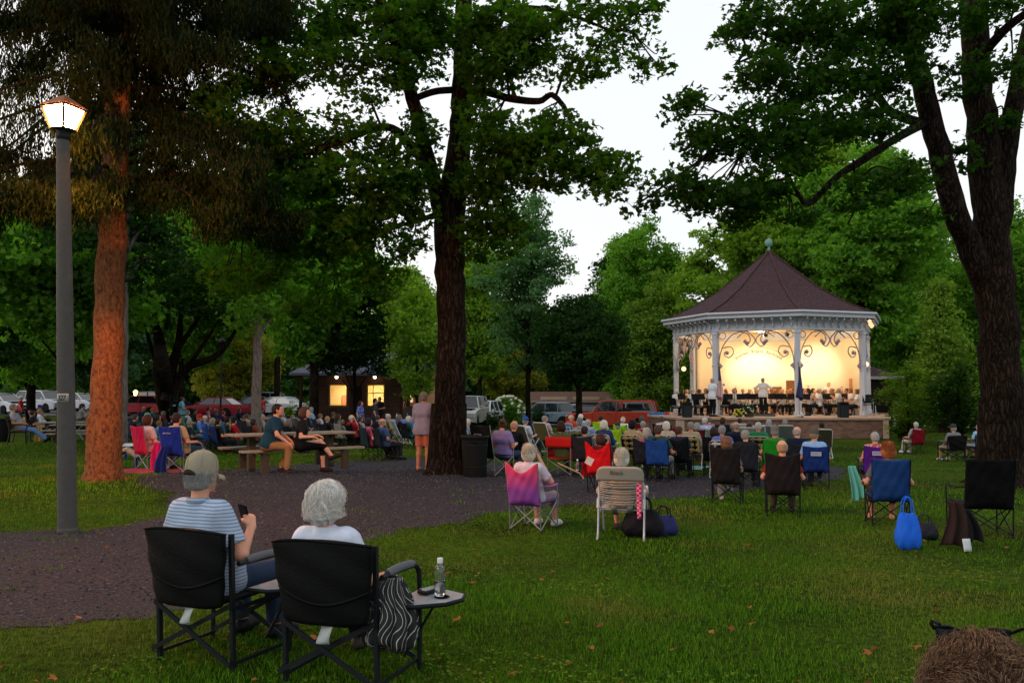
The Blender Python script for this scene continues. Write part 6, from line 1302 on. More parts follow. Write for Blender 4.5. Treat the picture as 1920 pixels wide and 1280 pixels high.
    b = MB(); b.prism([tuple(P(th, R - .1)[:2]) for th in TH], zb + .42, zb + .46); b.build('ceiling', cream, t)
    th0, th1 = math.radians(86), math.radians(221); Rw = R - .22
    def shell(u, v): th = th0 + (th1 - th0) * u; return P(th, Rw, v * (zb + .42))
    b = MB(); b.sheet(shell, 40, 2, .12, sm=True); sw = b.build('shell_wall', cream, t)
    # writing on the shell: Stonewall Brigade Bandstand
    me = text_mesh('Stonewall  Brigade  Bandstand', .27, .012, 1.12); co = np.empty(len(me.vertices) * 3, np.float32); me.vertices.foreach_get('co', co); co = co.reshape(-1, 3); wdt = co[:, 0].max() - co[:, 0].min()
    thc = math.radians(172); half = 1.30; out = []
    for x, y, z in co:
        u = x / (wdt / 2); a = u * .62; rr = 2.35 + y; hx = math.sin(a) * rr * half / (math.sin(.62) * 2.35); hz = math.cos(a) * rr - 2.35; th = thc - hx / Rw; p = P(th, Rw - .075 - z, 0); out.append((p.x, p.y, 3.40 + hz))
    me.vertices.foreach_set('co', np.array(out, np.float32).ravel()); me.update(); link('lettering', me, mat('brown_letters', '#4f2a12', .7), sw)
    b = MB(); b.tube([P(thc - (half * 1.08 * math.sin((q / 20 - .5) * 1.3) / math.sin(.65)) / Rw, Rw - .08, 3.62 + 2.4 * (math.cos((q / 20 - .5) * 1.24) - 1)) for q in range(21)], .008, 5); b.build('arch_line', mat('brown_letters', '#4f2a12', .7), sw)
    for (a0, a1, h, nm) in ((145, 153, 1.75, 'door'), (156, 164, 1.4, 'door')):
        b = MB(); b.sheet(lambda u, v: P(math.radians(a0 + (a1 - a0) * u), Rw - .085, v * h), 4, 2, .04); dd = b.build('door', mat('door_brown', '#5a3a24', .6, .1, 6), sw)
        b = MB(); q = P(math.radians(a0 + .6), Rw - .13, 1.0); b.ball(q, .04, 8); b.build('handle', STEEL(), dd)
    b = MB(); b.sheet(lambda u, v: P(math.radians(100 + 3 * u), Rw - .085, .9 + v * .9), 2, 2, .03); b.build('noticeboard', mat('board_pink', '#b57f5c', .8), sw)
    # fixtures: wall lamps and string bulbs
    b = MB()
    for (th, z) in ((-120, 2.35), (80, 2.5)):
        b = MB(); b.ball(P(math.radians(th), R - .2, z), .13, 10); b.build('globe_lamp', emit('globe', (1, .68, .36), 2), t)
    b = MB()
    for k in range(5):
        p = P(TH[4], RE) * (1 - k * .15) + P(TH[5], RE) * (k * .15); b.ball(p * .96 + V((0, 0, ze - .22 - .1 * (k % 2))), .10, 8)
    b.build('eave_bulbs', emit('globe2', (1, .62, .32), 1.4), t)
    # floodlights under the ceiling throwing light on the shell
    for (th, tz, e, sp) in ((173.5, 1.9, 1000, 72), (131, 2.0, 880, 68)):
        l = bpy.data.lights.new('floodlight', 'SPOT'); l.energy = e; l.color = (1, .82, .56); l.spot_size = math.radians(sp); l.spot_blend = 1.0; l.shadow_soft_size = .12; o = bpy.data.objects.new('flood_beam', l); COL.objects.link(o); o.parent = t; p = P(math.radians(th), 1.5, zb + .05); q = P(math.radians(th), Rw, tz); o.location = p; o.rotation_euler = (q - p).to_track_quat('-Z', 'Y').to_euler()
        b = MB(); b.lathe([(.05, -.02), (.10, .0), (.13, .16), (.11, .16), (.05, .03)], 12, p + V((0, -.1, .02))); b.tube([p + V((0, -.1, .15)), p + V((0, -.1, .33))], .02); b.build('floodlight', BLK(), t)
    for (x, y, e) in ((-1.9, -1.4, 300), (1.9, -1.2, 300), (0, 1.6, 230)):  # warm fill lights added inside the bandstand, no ceiling fixtures seen
        l = bpy.data.lights.new('ceiling_fill', 'POINT'); l.energy = e; l.color = (1, .72, .42); l.shadow_soft_size = .15; o = bpy.data.objects.new('ceiling_fill_light', l); COL.objects.link(o); o.parent = t; o.location = (x, y, zb + .12)
        b = MB(); b.lathe([(.001, zb + .30), (.16, zb + .30), (.14, zb + .40), (.001, zb + .41)], 16, (x, y, 0)); b.build('ceiling_lamp', emit('ceil_fill_glow', (1, .75, .45), 6), t)  # glowing disc made up to go with the added fill
    # piano lamp glow
    return R
def build_band():
    R0 = 5.05; SP = lambda px, d: V(((px - 960) / F * d, d, SZ))
    cond = SP(1430, 40.0); wh = '#cfccc6'
    # conductor on a podium
    t = empty('podium', SP(1430, 40.0)); tag(t, 'low grey conductor podium on the stage', 'podium'); b = MB(); b.box((0, 0, .05), (.9, .8, .1), bev=.02); b.build('step', mat('podium_grey', '#55504c', .7, .2, 8), t); b = MB(); b.box((0, 0, .11), (.86, .76, .02)); b.build('mat', mat('rubber_mat', '#232222', .9), t)
    person(cond, aim(cond, SP(1440, 47)), 'conduct', 'conductor in white shirt and black trousers raising both arms before the band', wh, '#101012', '#8c8a86', 'short', z=SZ + .12, sleeve='long', s=.95)
    p = SP(1335, 38.9); person(p, -1.05, 'stand_play', 'standing soloist in white shirt and black trousers playing at the left front post', '#d7dade', '#0d0d0f', '#9b9a96', 'short', z=SZ, kind='trousers')
    instrument('trumpet', p + V((.22, .22, 1.38)), -1.05, 'silver trumpet raised by the standing soloist', 'silver')
    rng = random.Random(4)
    seats = [(1268, 40.2, 'play', 'short', '#c9c6c0', 'musician in white shirt with grey hair seated nearest the left edge of the stage', -1.0),
             (1287, 42.6, 'play', 'bald', 0, 'bald musician in white shirt behind the left pair of music stands', -1.3), (1296, 41.4, 'play', 'short', '#9d9a94', 'white haired musician leaning right behind the left loudspeaker', -1.2),
             (1311, 40.8, 'play', 'short', '#4a3325', 'dark haired musician in white shirt between two left music stands', -1.0), (1326, 41.6, 'play', 'short', '#6b3f2a', 'brown haired musician in tie seated just left of the soloist', -.9),
             (1360, 41.5, 'play', 'short', '#a2693f', 'musician in white blouse just right of the national flag', -.2), (1375, 42.3, 'play', 'short', '#c8c5bd', 'pale haired musician at the back left of the band', PI), (1377, 40.9, 'play', 'bob', '#8a5a3a', 'woman musician in white blouse with bare legs near the flowers', PI - .3),
             (1392, 42.8, 'play', 'bald', 0, 'bald player facing the audience between two stands', PI), (1405, 43.8, 'play', 'short', '#7a5a40', 'back row player left of the conductor', PI), (1418, 42.6, 'play', 'bob', '#b98d5c', 'fair haired player facing the conductor from the left', PI),
             (1452, 43.2, 'play', 'bob', '#9c6a45', 'fair player seen right of the conductor elbow', PI - .2), (1466, 42.0, 'play', 'long', '#d0a06a', 'blond player behind the wide row of stands', PI + .2), (1481, 42.6, 'play', 'curly', '#c98a55', 'ginger haired player in front of the brown door', PI), (1490, 44.2, 'play', 'short', '#3a2a20', 'dark haired back row player by the doors', PI),
             (1507, 43.6, 'play', 'short', '#5a3a28', 'player just right of the blue flag', PI + .4), (1514, 41.7, 'play', 'long', '#3b241a', 'dark long haired player right of the centre post', 1.2), (1524, 43.4, 'play', 'bob', '#2e1d16', 'dark haired player two rows behind the flautist', PI + .5),
             (1534, 40.4, 'play_flute', 'short', '#b9b5ae', 'flautist in white shirt and black trousers leaning left at the stage front', 1.15), (1545, 43.2, 'play', 'short', '#a98a6a', 'player with flute in the middle of the right group', 1.6), (1553, 45.3, 'stand_arms', 'short', '#8a5535', 'percussionist standing at the back of the right group', PI),
             (1558, 42.6, 'play', 'bun', '#a3663f', 'player in white in the right rear row', 1.5), (1570, 40.9, 'play_flute', 'short', '#8e8b86', 'heavy flautist in white shirt beside the right loudspeaker', 1.1), (1586, 43.0, 'play', 'ponytail', '#6a3a25', 'brown haired player behind the right loudspeaker', 1.35), (1593, 41.8, 'play', 'bob', '#a05f3a', 'player turned left in white blouse near the right post', 1.35),
             (1605, 41.0, 'play', 'bob', '#7a4a30', 'woman player in white blouse and black skirt at the right end', 1.3), (1611, 42.0, 'play', 'short', '#2a1a14', 'player at the far right end by the corner post', 1.35), (1440, 45.0, 'play', 'short', '#9a9a96', 'percussion player at the back behind the conductor', PI), (1350, 44.0, 'play', 'short', '#6a5a4a', 'back row player left of the flag', PI), (1535, 45.2, 'play', 'bald', 0, 'bald back row player under the wall lamp', PI),
             (1572, 45.0, 'play', 'short', '#caa57a', 'fair back row player right of the percussionist', PI), (1475, 45.2, 'play', 'fringe', '#a8a49c', 'grey fringed player in front of the low brown door', PI), (1323, 43.8, 'play', 'bob', '#5a3a28', 'brown haired back row player on the left', PI - .4)]
    inst = {'sax': (0, 3), 'x': ()}
    for i, (px, d, pose, st, hc, lab, rz) in enumerate(seats):
        p = SP(px, d); s = .97 + .05 * rng.random(); sk = i % 5; wm = ['#d2cfc8', '#c8c6c2', '#d8d4cc'][i % 3]
        if pose == 'stand_arms': person(p, rz, pose, lab, wm, '#111114', hc, st, sk, z=SZ, group=None, s=.92); continue
        skirt = st in ('bob', 'long', 'bun', 'ponytail') and i % 2
        person(p, rz, pose, lab, wm, '#131316', hc or '#777777', st, sk, kind='skirt' if skirt else 'trousers', z=SZ, s=s, group='musicians of the band')
        stack_chair(p, rz, 'black band chair under ' + _the(lab), group='black chairs of the band')
        kind = ['saxophone', 'clarinet', 'trumpet', 'clarinet', 'saxophone', 'trombone'][i % 6] if pose == 'play' else 'flute'
        f = V((math.sin(-rz), math.cos(-rz), 0)); instrument(kind, p + f * .38 + V((0, 0, .95 if pose == 'play' else 1.20)), rz, kind + ' of ' + _the(lab))
    for i, (px, d, rz, lab) in enumerate([(1277, 39.7, .3, 'leftmost music stand on the stage'), (1303, 39.8, .1, 'second music stand from the left above the loudspeaker'), (1313, 39.9, .2, 'third music stand from the left overlapping its neighbour'), (1350, 40.2, .3, 'music stand tilted beside the national flag'), (1365, 40.3, -.2, 'music stand right of the national flag'), (1388, 40.1, 0, 'wide music stand above the flowers'),
                                          (1408, 40.7, 0, 'music stand just left of the conductor'), (1419, 41.9, .1, 'music stand in front of the conductor left side'), (1446, 41.9, 0, 'music stand in front of the conductor right side'), (1459, 41.0, 0, 'music stand right of the conductor'), (1473, 41.6, -.1, 'music stand below the low brown door'), (1484, 40.8, -.3, 'music stand leaning right before the tall brown door'), (1510, 40.2, -.5, 'slanted music stand just right of the centre post'), (1546, 40.9, -.5, 'slanted music stand behind the flautist'), (1556, 41.6, -.3, 'music stand left of the heavy flautist'), (1402, 41.9, .1, 'rear music stand behind the flowers'), (1580, 42.1, -.4, 'music stand behind the right loudspeaker')]):
        t = music_stand(SP(px, d), rz, s=.80); tag(t, lab, 'music stand', 'music stands of the band')
    speaker(SP(1287, 38.0), .0, 'black loudspeaker at the left front of the stage', .95); speaker(SP(1579, 37.7), .0, 'black loudspeaker at the right front of the stage', .97)
    stack_chair(SP(1628, 39.5), PI - .2, 'empty black chair at the right end of the stage', 1.2)
    # drum, timpani
    for px, d, r, lab in ((1455, 46.3, .38, 'round kettle drum behind the conductor on the right'), (1418, 46.4, .36, 'round kettle drum behind the conductor on the left')):
        t = empty('kettle_drum', SP(px, d)); tag(t, lab, 'drum', 'kettle drums'); b = MB(); b.lathe([(.06, .25), (r * .7, .42), (r, .78), (r * 1.03, .80), (r * 1.03, .84), (.001, .845)], 20); b.build('bowl', mat('copper', '#a0603a', .3, .1, 5, metal=.8), t); b = MB()
        for k in range(3): a = k * 2.1; b.tube([(r * .9 * math.cos(a), r * .9 * math.sin(a), .6), (r * math.cos(a), r * math.sin(a), 0)], .015, 6)
        b.build('legs', BLK(), t)
    t = empty('xylophone', SP(1398, 44.9)); tag(t, 'dark mallet percussion table at the back of the band', 'percussion'); b = MB()
    for k in range(16): b.box((-.6 + k * .08, 0, .9), (.06, .5 - k * .015, .02))
    b.build('bars', mat('rosewood', '#4a2a1c', .5), t); b = MB(); b.box((0, 0, .84), (1.4, .6, .05)); [b.tube([(x, y, 0), (x, y, .84)], .02) for x in (-.6, .6) for y in (-.25, .25)]; b.build('frame', BLK(), t)
    # flags
    def flag(px, py, kind, lab):
        p = SP(px, 38.0); t = empty('flag', p); tag(t, lab, 'flag'); b = MB(); H = 2.35; b.tube([(0, 0, 0), (0, 0, H)], .014); b.build('pole', mat('brass_pole', '#8a6a30', .4, metal=.6), t); b = MB(); b.lathe([(.16, 0), (.15, .03), (.04, .06), (.02, .1)], 16); b.build('pole_stand', mat('brass_pole', '#8a6a30', .4, metal=.6), t)
        b = MB(); b.lathe([(.02, H), (.035, H + .03), (.02, H + .08), (.0001, H + .16)], 8); b.build('spear_tip', mat('brass_pole', '#8a6a30', .4, metal=.6), t)
        def cl(u, v): w = .05 + .22 * v ** .8; a = u * 2.1 * PI; rr = w * (.55 + .28 * math.sin(3 * a + 5 * v)); return V((.04 + rr * math.cos(a) * .9 * (.5 + v * .5), rr * math.sin(a) * .5 - .02, H - .08 - v * 1.45 - .1 * math.sin(a + 1) * v))
        b = MB(); b.sheet(cl, 40, 24, .004); me_m = flag_mat(kind); b.build('cloth', me_m, t); return t
    flag(1347, 0, 'us', 'furled red white and blue national flag at the left front post'); flag(1497, 0, 'blue', 'furled dark blue state flag at the centre post')
    # flowers on the stage edge
    for px, d, lab, c in ((1384, 38.3, 'basket of yellow flowers on the stage edge', '#b9b83a'), (1403, 38.4, 'large basket of white flowers on the stage edge', '#c9cfc6'), (1500, 37.9, 'small white cloth bundle at the centre post foot', '#c9c9c9')):
        p = SP(px, d); t = empty('flower_basket', p); tag(t, lab, 'flowers'); s = .9 if 'large' in lab else .55 if 'basket' in lab else .3; b = MB(); b.lathe([(.12, 0), (.17 * s + .05, .02), (.2 * s + .05, .22 * s)], 14); b.build('basket', mat('wicker', '#5a4a30', .8, .3, 30, .5), t)
        C = clump_pts([(0, 0, .36 * s, .36 * s, .3 * s, .22 * s)], 900, 5, .08, .05, 6); link('foliage', leaves_mesh('foliage', C, .09, 5, 1, .2), leaf_mat('dark_leaf', '#15280f', '#2f5020', .4), t); b = MB(); rr = random.Random(3)
        for k in range(26): b.ball((rr.gauss(0, .18 * s), rr.gauss(0, .15 * s) - .08, .4 * s + rr.gauss(0, .12 * s)), .035 + .02 * rr.random(), 7, sz=.7)
        b.build('blossoms', mat('blossom', c, .8, .2, 30), t)
    # side lamp with shade at the back
    t = empty('shaded_lamp', SP(1526, 47.0)); tag(t, 'small glowing shaded lamp against the cream shell wall', 'lamp'); b = MB(); b.lathe([(.15, 0), (.14, .03), (.02, .05), (.015, 1.45)], 12); b.build('stand', mat('brass_pole', '#8a6a30', .4, metal=.6), t); b = MB(); b.lathe([(.34, 1.42), (.2, 1.72), (.19, 1.72), (.33, 1.42)], 16); b.build('lamp_shade', emit('shade', (1, .8, .5), 2.5), t)
def _the(l):
    return 'the ' + ' '.join(l.split()[:9])
def flag_mat(kind):
    m = bpy.data.materials.new('flag_cloth'); nt = nodes(m); N, L = nt.nodes, nt.links; out = N.new('ShaderNodeOutputMaterial'); b = N.new('ShaderNodeBsdfPrincipled'); b.inputs['Roughness'].default_value = .7; L.new(b.outputs[0], out.inputs[0])
    if kind == 'blue': b.inputs['Base Color'].default_value = srgb('#1c2550') + (1,); return m
    tc = N.new('ShaderNodeTexCoord'); w = N.new('ShaderNodeTexWave'); w.bands_direction = 'X'; w.inputs['Scale'].default_value = 5; w.inputs['Distortion'].default_value = 1.5; L.new(tc.outputs['Object'], w.inputs[0]); r = N.new('ShaderNodeValToRGB'); r.color_ramp.interpolation = 'CONSTANT'; r.color_ramp.elements[0].color = srgb('#9c2434') + (1,); r.color_ramp.elements[1].position = .5; r.color_ramp.elements[1].color = srgb('#c9bfc4') + (1,); L.new(w.outputs[0], r.inputs[0])
    sp = N.new('ShaderNodeSeparateXYZ'); L.new(tc.outputs['Object'], sp.inputs[0]); g = N.new('ShaderNodeMath'); g.operation = 'GREATER_THAN'; g.inputs[1].default_value = 1.62; L.new(sp.outputs[2], g.inputs[0]); mx = N.new('ShaderNodeMix'); mx.data_type = 'RGBA'; L.new(g.outputs[0], mx.inputs[0]); L.new(r.outputs[0], mx.inputs[6]); mx.inputs[7].default_value = srgb('#27305c') + (1,); L.new(mx.outputs[2], b.inputs['Base Color']); return m
def instrument(kind, p, rz, label, col='gold'):
    t = empty(kind, p, rz); tag(t, label, kind, 'instruments of the band'); gold = mat('brass', '#b98a3c', .25, .05, 5, metal=.9) if col == 'gold' else mat('silver', '#b5b8ba', .25, .05, 5, metal=.9); bl = mat('black_wood', '#141212', .4)
    def mk():
        b = MB(); k = MB()
        if kind == 'saxophone': b.tube(bez([(0, -.06, .38), (0, 0, .42), (0, .05, .36), (0, .06, 0), (0, .06, -.2), (0, .12, -.3), (0, .2, -.22), (0, .24, .02)], 5), [.008] * 6 + [.012] * 5 + [.02] * 8 + [.03] * 8 + [.05] * 6 + [.075], 10); [k.ball((.03, .06, z), .014, 6) for z in (.25, .15, .05, -.05, -.15)]
        elif kind == 'clarinet': b.tube([(0, -.02, .3), (0, .1, .1), (0, .2, -.2), (0, .22, -.26)], [.009, .013, .016, .035], 8); [k.ball((0, .05 + .03 * q, .2 - .08 * q), .016, 6) for q in range(4)]
        elif kind == 'flute': b.tube([(-.1, .12, .22), (.5, .08, .16)], .012, 8); [k.ball((.1 + .07 * q, .115 - .01 * q, .215 - .005 * q), .012, 6) for q in range(5)]
        elif kind == 'trumpet': b.tube([(0, 0, .1), (0, .42, .08), (0, .50, .075)], [.008, .02, .06], 10); b.tube(bez([(0, .12, .09), (0, .34, .09), (0, .38, .03), (0, .3, -.01), (0, .12, 0), (0, .08, .05), (0, .12, .09)], 4), .009, 6); [k.tube([(.0, .2 + q * .03, -.02), (0, .2 + q * .03, .13)], .011, 6) for q in range(3)]
        else: b.tube(bez([(0, 0, .14), (0, .9, .06), (0, .95, .02), (0, .9, -.02), (0, .15, .06)], 4), .009, 6); b.tube([(.06, -.3, .18), (.06, .2, .14), (.06, .32, .13)], [.012, .03, .09], 10); k.tube([(0, .1, .13), (.06, .1, .14)], .01, 6)
        return b.mesh('instrument_body'), k.mesh('keys')
    a, k = cached(('ins', kind), mk); link('instrument_body', a, bl if kind == 'clarinet' else (mat('silver', '#b5b8ba', .25, .05, 5, metal=.9) if kind == 'flute' else gold), t); link('keys', k, mat('silver', '#b5b8ba', .25, .05, 5, metal=.9), t); return t
# ================================================================ audience
STG = (SX, SD); SR = random.Random(12)
def strands(t, M4, n, col, dark, seed, crown=(0, -.35, .94), mess=.25, ext=(.100, .118, .112), cz=.03, low=-.12, r0=.0011, amp=.012, wave=3., top=None, k=9, front=.04):
    r = np.random.RandomState(seed); u = r.normal(size=(n, 3)); u[:, 2] = u[:, 2] * .95 + .32; u /= np.linalg.norm(u, axis=1)[:, None]; keep = ~((u[:, 1] > .45) & (u[:, 2] < .45)); u = u[keep]; n = len(u)
    crown = np.array(crown); E = np.array(ext); C = np.array([0, -.015, cz]); P = u.copy(); pts = []
    L = r.uniform(.5, 1.15, n); sw = r.normal(size=(n, 3)) * mess; ph = r.uniform(0, 6.3, (n, 1)); lift = r.uniform(.0, 1, n); PH = 2.2 * np.sin(u[:, 0] * 5 + 1) + 2.2 * np.sin(u[:, 1] * 4) + 2 * np.sin(u[:, 2] * 6) + r.uniform(-.4, .4, n)
    for i in range(k):
        f = i / (k - 1); off = 1 + .03 * lift + amp / .1 * np.sin(ph[:, 0] + wave * f * 2) * .35 + (lift > .9) * f * .10
        hz = np.where(P[:, 2] < 0, 1.04 / np.sqrt(np.maximum(1 - P[:, 2] ** 2, .3)), 1.0)[:, None] * np.array([1, 1, 0]) + np.array([0, 0, 1]); q = P * E * off[:, None] * hz + C; q[:, 2] = np.maximum(q[:, 2], low + .02 * np.sin(ph[:, 0] * 3)); pts.append(q)
        d = P - crown * (P @ crown)[:, None]; d /= np.linalg.norm(d, axis=1)[:, None] + 1e-6; lk = np.cross(P, d); d = d + sw + lk * (np.sin(PH + wave * 2.2 * f)[:, None]) * amp * 20; d[:, 1] -= .25 * (P[:, 1] > .1) * 0; d[:, 2] -= .35; d -= P * (d * P).sum(1)[:, None]; P = P + d * (L * 1.5 / k)[:, None]; P /= np.linalg.norm(P, axis=1)[:, None]
        face = (P[:, 1] > .55) & (P[:, 2] < .35); P[face, 0] += np.sign(P[face, 0]) * .25; P /= np.linalg.norm(P, axis=1)[:, None]
    A = np.stack(pts, 1); T = np.gradient(A, axis=1); T /= np.linalg.norm(T, axis=2)[..., None] + 1e-9; ref = A - C; B1 = np.cross(T, ref); B1 /= np.linalg.norm(B1, axis=2)[..., None] + 1e-9; B2 = np.cross(T, B1); rad = r0 * np.linspace(1, .35, k)[None, :, None] * (r.uniform(.6, 1.4, n))[:, None, None]
    R = np.stack([A + B1 * rad * math.cos(a) + B2 * rad * math.sin(a) for a in (0, 2.09, 4.19)], 2); vs = R.reshape(-1, 3); b = np.arange(n)[:, None, None] * (k * 3) + np.arange(k - 1)[None, :, None] * 3; j = np.arange(3)[None, None]; j2 = (j + 1) % 3
    Q = np.stack([b + j, b + j2, b + 3 + j2, b + 3 + j], -1).reshape(-1, 4); o = link('hair_strands', np_mesh('hair_strands', vs, Q, smooth=True), leafy('strand' + col, dark, col), t); o.matrix_basis = M4; return o
def seat(px, py, pose, plab, chair, clab='', rz=None, s=.93, cpx=None, fwd=0., group='people seated in the audience', **kw):
    if pose == 'sit' and 'hires' not in kw: pose = SR.choice(('sit', 'sit', 'sit_rest', 'sit_cross', 'sit_read'))
    kw.setdefault('yaw', SR.choice((-28, 0, 0, 25))); kw.setdefault('g', SR.choice((.94, 1.0, 1.08)))
    top = {'sit_out': 1.21, 'sit_rest': 1.265, 'sit_read': 1.30, 'sit_cross': 1.27, 'bench_lean': 1.36}.get(pose, 1.285) * s + (.02 if kw.get('cap') else 0)
    d_ = kw.pop('d', None)
    if d_: p = at(px, py, d_); p.z = gzf(p.x, p.y)
    else: p = Hd(px, py, top)
    a = aim(p, STG) if rz is None else rz
    person(p, a, pose, plab, s=s, group=group, **kw)
    q = p if cpx is None else V(((cpx - 960) / F * p.y, p.y, p.z)); q = V((q.x, q.y, gzf(q.x, q.y)))
    who = 'the ' + ' '.join(plab.split()[:9])
    if not chair: return p
    c = chair.split(':'); mk = kw.get('mark')
    if c[0] == 'q': quad_chair(q, a, c[1], (clab or 'camp chair') + ' under ' + who, dip=SR.choice((.01, .04, .08)), frame=STEEL() if len(c) > 3 else None, h=.88)
    elif c[0] == 'w': web_chair(q, a, c[1], c[2], (clab or 'webbed lawn chair') + ' under ' + who)
    elif c[0] == 's': slat_chair(q, a, c[1], (clab or 'tall sling chair') + ' under ' + who)
    elif c[0] == 'd': director_chair(q, a, 'black folding chair under ' + who, table=False, tagcard=False)
    return p
def Dd(px, d): p = at(px, 760, d); p.z = gzf(p.x, p.y); return p
def build_crowd():
    jr = random.Random(2)
    BK, OL = '#17181a', '#4f4a30'
    # ---- named mid ground sitters on the right ------------------------------
    p = seat(1362, 818, 'sit_cross', 'person with curly brown hair slumped low in black camp chair', '', shirt='#6a6460', bot='#8e8c88', hair='#6b4a35', style='curly', shoe='#b8b6b0', s=.90, sleeve='short')
    quad_chair(p, aim(p, STG), '#1d1b1b', 'black camp chair under the curly brown haired person', h=.96, dip=.03, s=.98)
    p = seat(1466, 822, 'sit_rest', 'balding man in dark red shirt slumped in dark camp chair', '', shirt='#7a1f18', bot='#4a4338', hair='#a9876a', style='fringe', s=.94, g=1.06)
    quad_chair(p, aim(p, STG), '#211b1b', 'dark brown camp chair under the balding man in red', h=.95, dip=.05)
    p = seat(1528, 801, 'sit', 'man in light blue shirt and grey cap in blue chair', '', shirt='#86aede', bot='#1f2430', hair='#8b7a66', cap='#5a5148', rz=-.45, s=.97, g=1.08)
    quad_chair(p, aim(p, STG) - .05, '#162f6c', 'blue camp chair with white printed patch on its back', h=.84, dip=.02, mark=patch_mark("DICK'S", .055, .74, .20, .085, '#3d5fa8', '#a9b3c4'))
    p = seat(1637, 808, 'sit', 'grey haired woman in pink flowered top in purple chair', '', shirt=cloth('#a34c55', 'print', '#c9a08c'), bot='#33303a', hair='#a09c98', style='short', s=.93, rz=-.2, sleeve='none', kind='capri')
    quad_chair(p, aim(p, STG), '#4b1f7a', 'purple camp chair with white printed patch on its back', h=.86, dip=.03, arm='#4b1f7a', mark=patch_mark("DICK'S", .055, .76, .20, .085, '#3d5fa8', '#b3a9bb'))
    cloth_drape(G(1603, 940), 'mint green towel hanging from the purple camp chair arm', '#5fa898', .62, .24)
    p = Hd(1661, 826, 1.265 * .95); t, J, M4 = person(p, aim(p, STG), 'sit_rest', 'auburn haired woman in grey shirt in royal blue camp chair', '#55545c', '#2d2a30', '#a0603a', 'bob', 1, shoe=None, kind='capri', s=.95, hires=True, group='people seated in the audience')
    strands(t, M4, 1500, '#b4673c', '#4a2412', 3, ext=(.097, .117, .113), low=-.125, amp=.006)
    quad_chair(p, aim(p, STG), '#16386c', 'royal blue camp chair under the auburn haired woman', h=.90, dip=.015, arm='#1f4fb0', s=1.02)
    bag(G(1703, 1030), '#1f5fd0', 'bright blue plastic shopping bag hanging from the blue camp chair', s=1.25, nm='shopping_bag').scale = (.75, .8, 1.55); bag(G(1735, 1012), '#2a2a30', 'small dark patterned handbag on grass between the two right chairs', s=.8, nm='handbag')
    p = G(1838, 1002); quad_chair(p, aim(p, STG) + .12, '#08080a', 'empty black camp chair with side arm near the massive maple', h=.94, dip=.0, s=1.03, wide=.29)
    cloth_drape(G(1790, 1030), 'brown and black jacket slung from the empty black camp chair', '#2c1c18', .55, .30); cloth_drape(G(1815, 1022), 'black cloth hanging under the empty black camp chair', '#131316', .42, .26)
    b = MB(); b.sheet(lambda u, v: V((u * .10, v * .04 + .015 * u, .01 + .15 * u * 0 + .14 * v)), 4, 4, .004); o = b.build('paper_tag', mat('paper_white', '#b9c2c4', .7), None, G(1808, 1035)); tag(o, 'white paper tag in the grass below the empty black chair', 'tag')
    # ---- standing man ------------------------------------------------
    p = G(797, 884); p.y -= .0; t, J, M4 = person(p, aim(p, STG) + .25, 'stand_reach', 'man in lavender shirt and salmon shorts standing against the middle maple', cloth('#8f8696'), '#b5654c', '#7d6f62', 'short', 3, 'long', 'shorts', None, s=1.0, hires=True, g=1.04, group=None)
    t.location = G(793, 882); 
    # ---- pink chair woman and strapped chair woman ---------------------------
    p = Hd(1000, 832, 1.265 * .93); rz = aim(p, STG) - .1; t, J, M4 = person(p, rz, 'sit_chin', 'white haired woman with hand to her face in pink camp chair', '#bdb2c0', '#8b7a86', '#c9c2b2', 'bob', 0, kind='capri', shoe='#c2bcb8', s=.93, hires=True, group='people seated in the audience')
    strands(t, M4, 2200, '#e2d8c6', '#8d8578', 5, ext=(.098, .118, .114), low=-.13, amp=.006)
    m = ramp2('pink_ombre', '#c92f55', '#6e2f86', .55, .90); t = quad_chair(p, rz, m, 'pink to purple camp chair under the white haired woman', h=.90, dip=.14, frame=STEEL(), arm='#b05aa8', s=1.0)
    b = MB(); b.tube([(0, 0, 0), (.30, .04, -.14), (.36, .05, -.22)], .010); o = b.build('cane', mat('cane_metal', '#c89a6a', .3, metal=.6), None, at(1046, 868, 11.9)); tag(o, 'shiny folded walking cane resting over the pink chair arm', 'cane')
    bottle(G(1083, 935) + V((0, 0, .50)), 'clear drink bottle in the pink chair arm holder', .9)
    strap_chair()
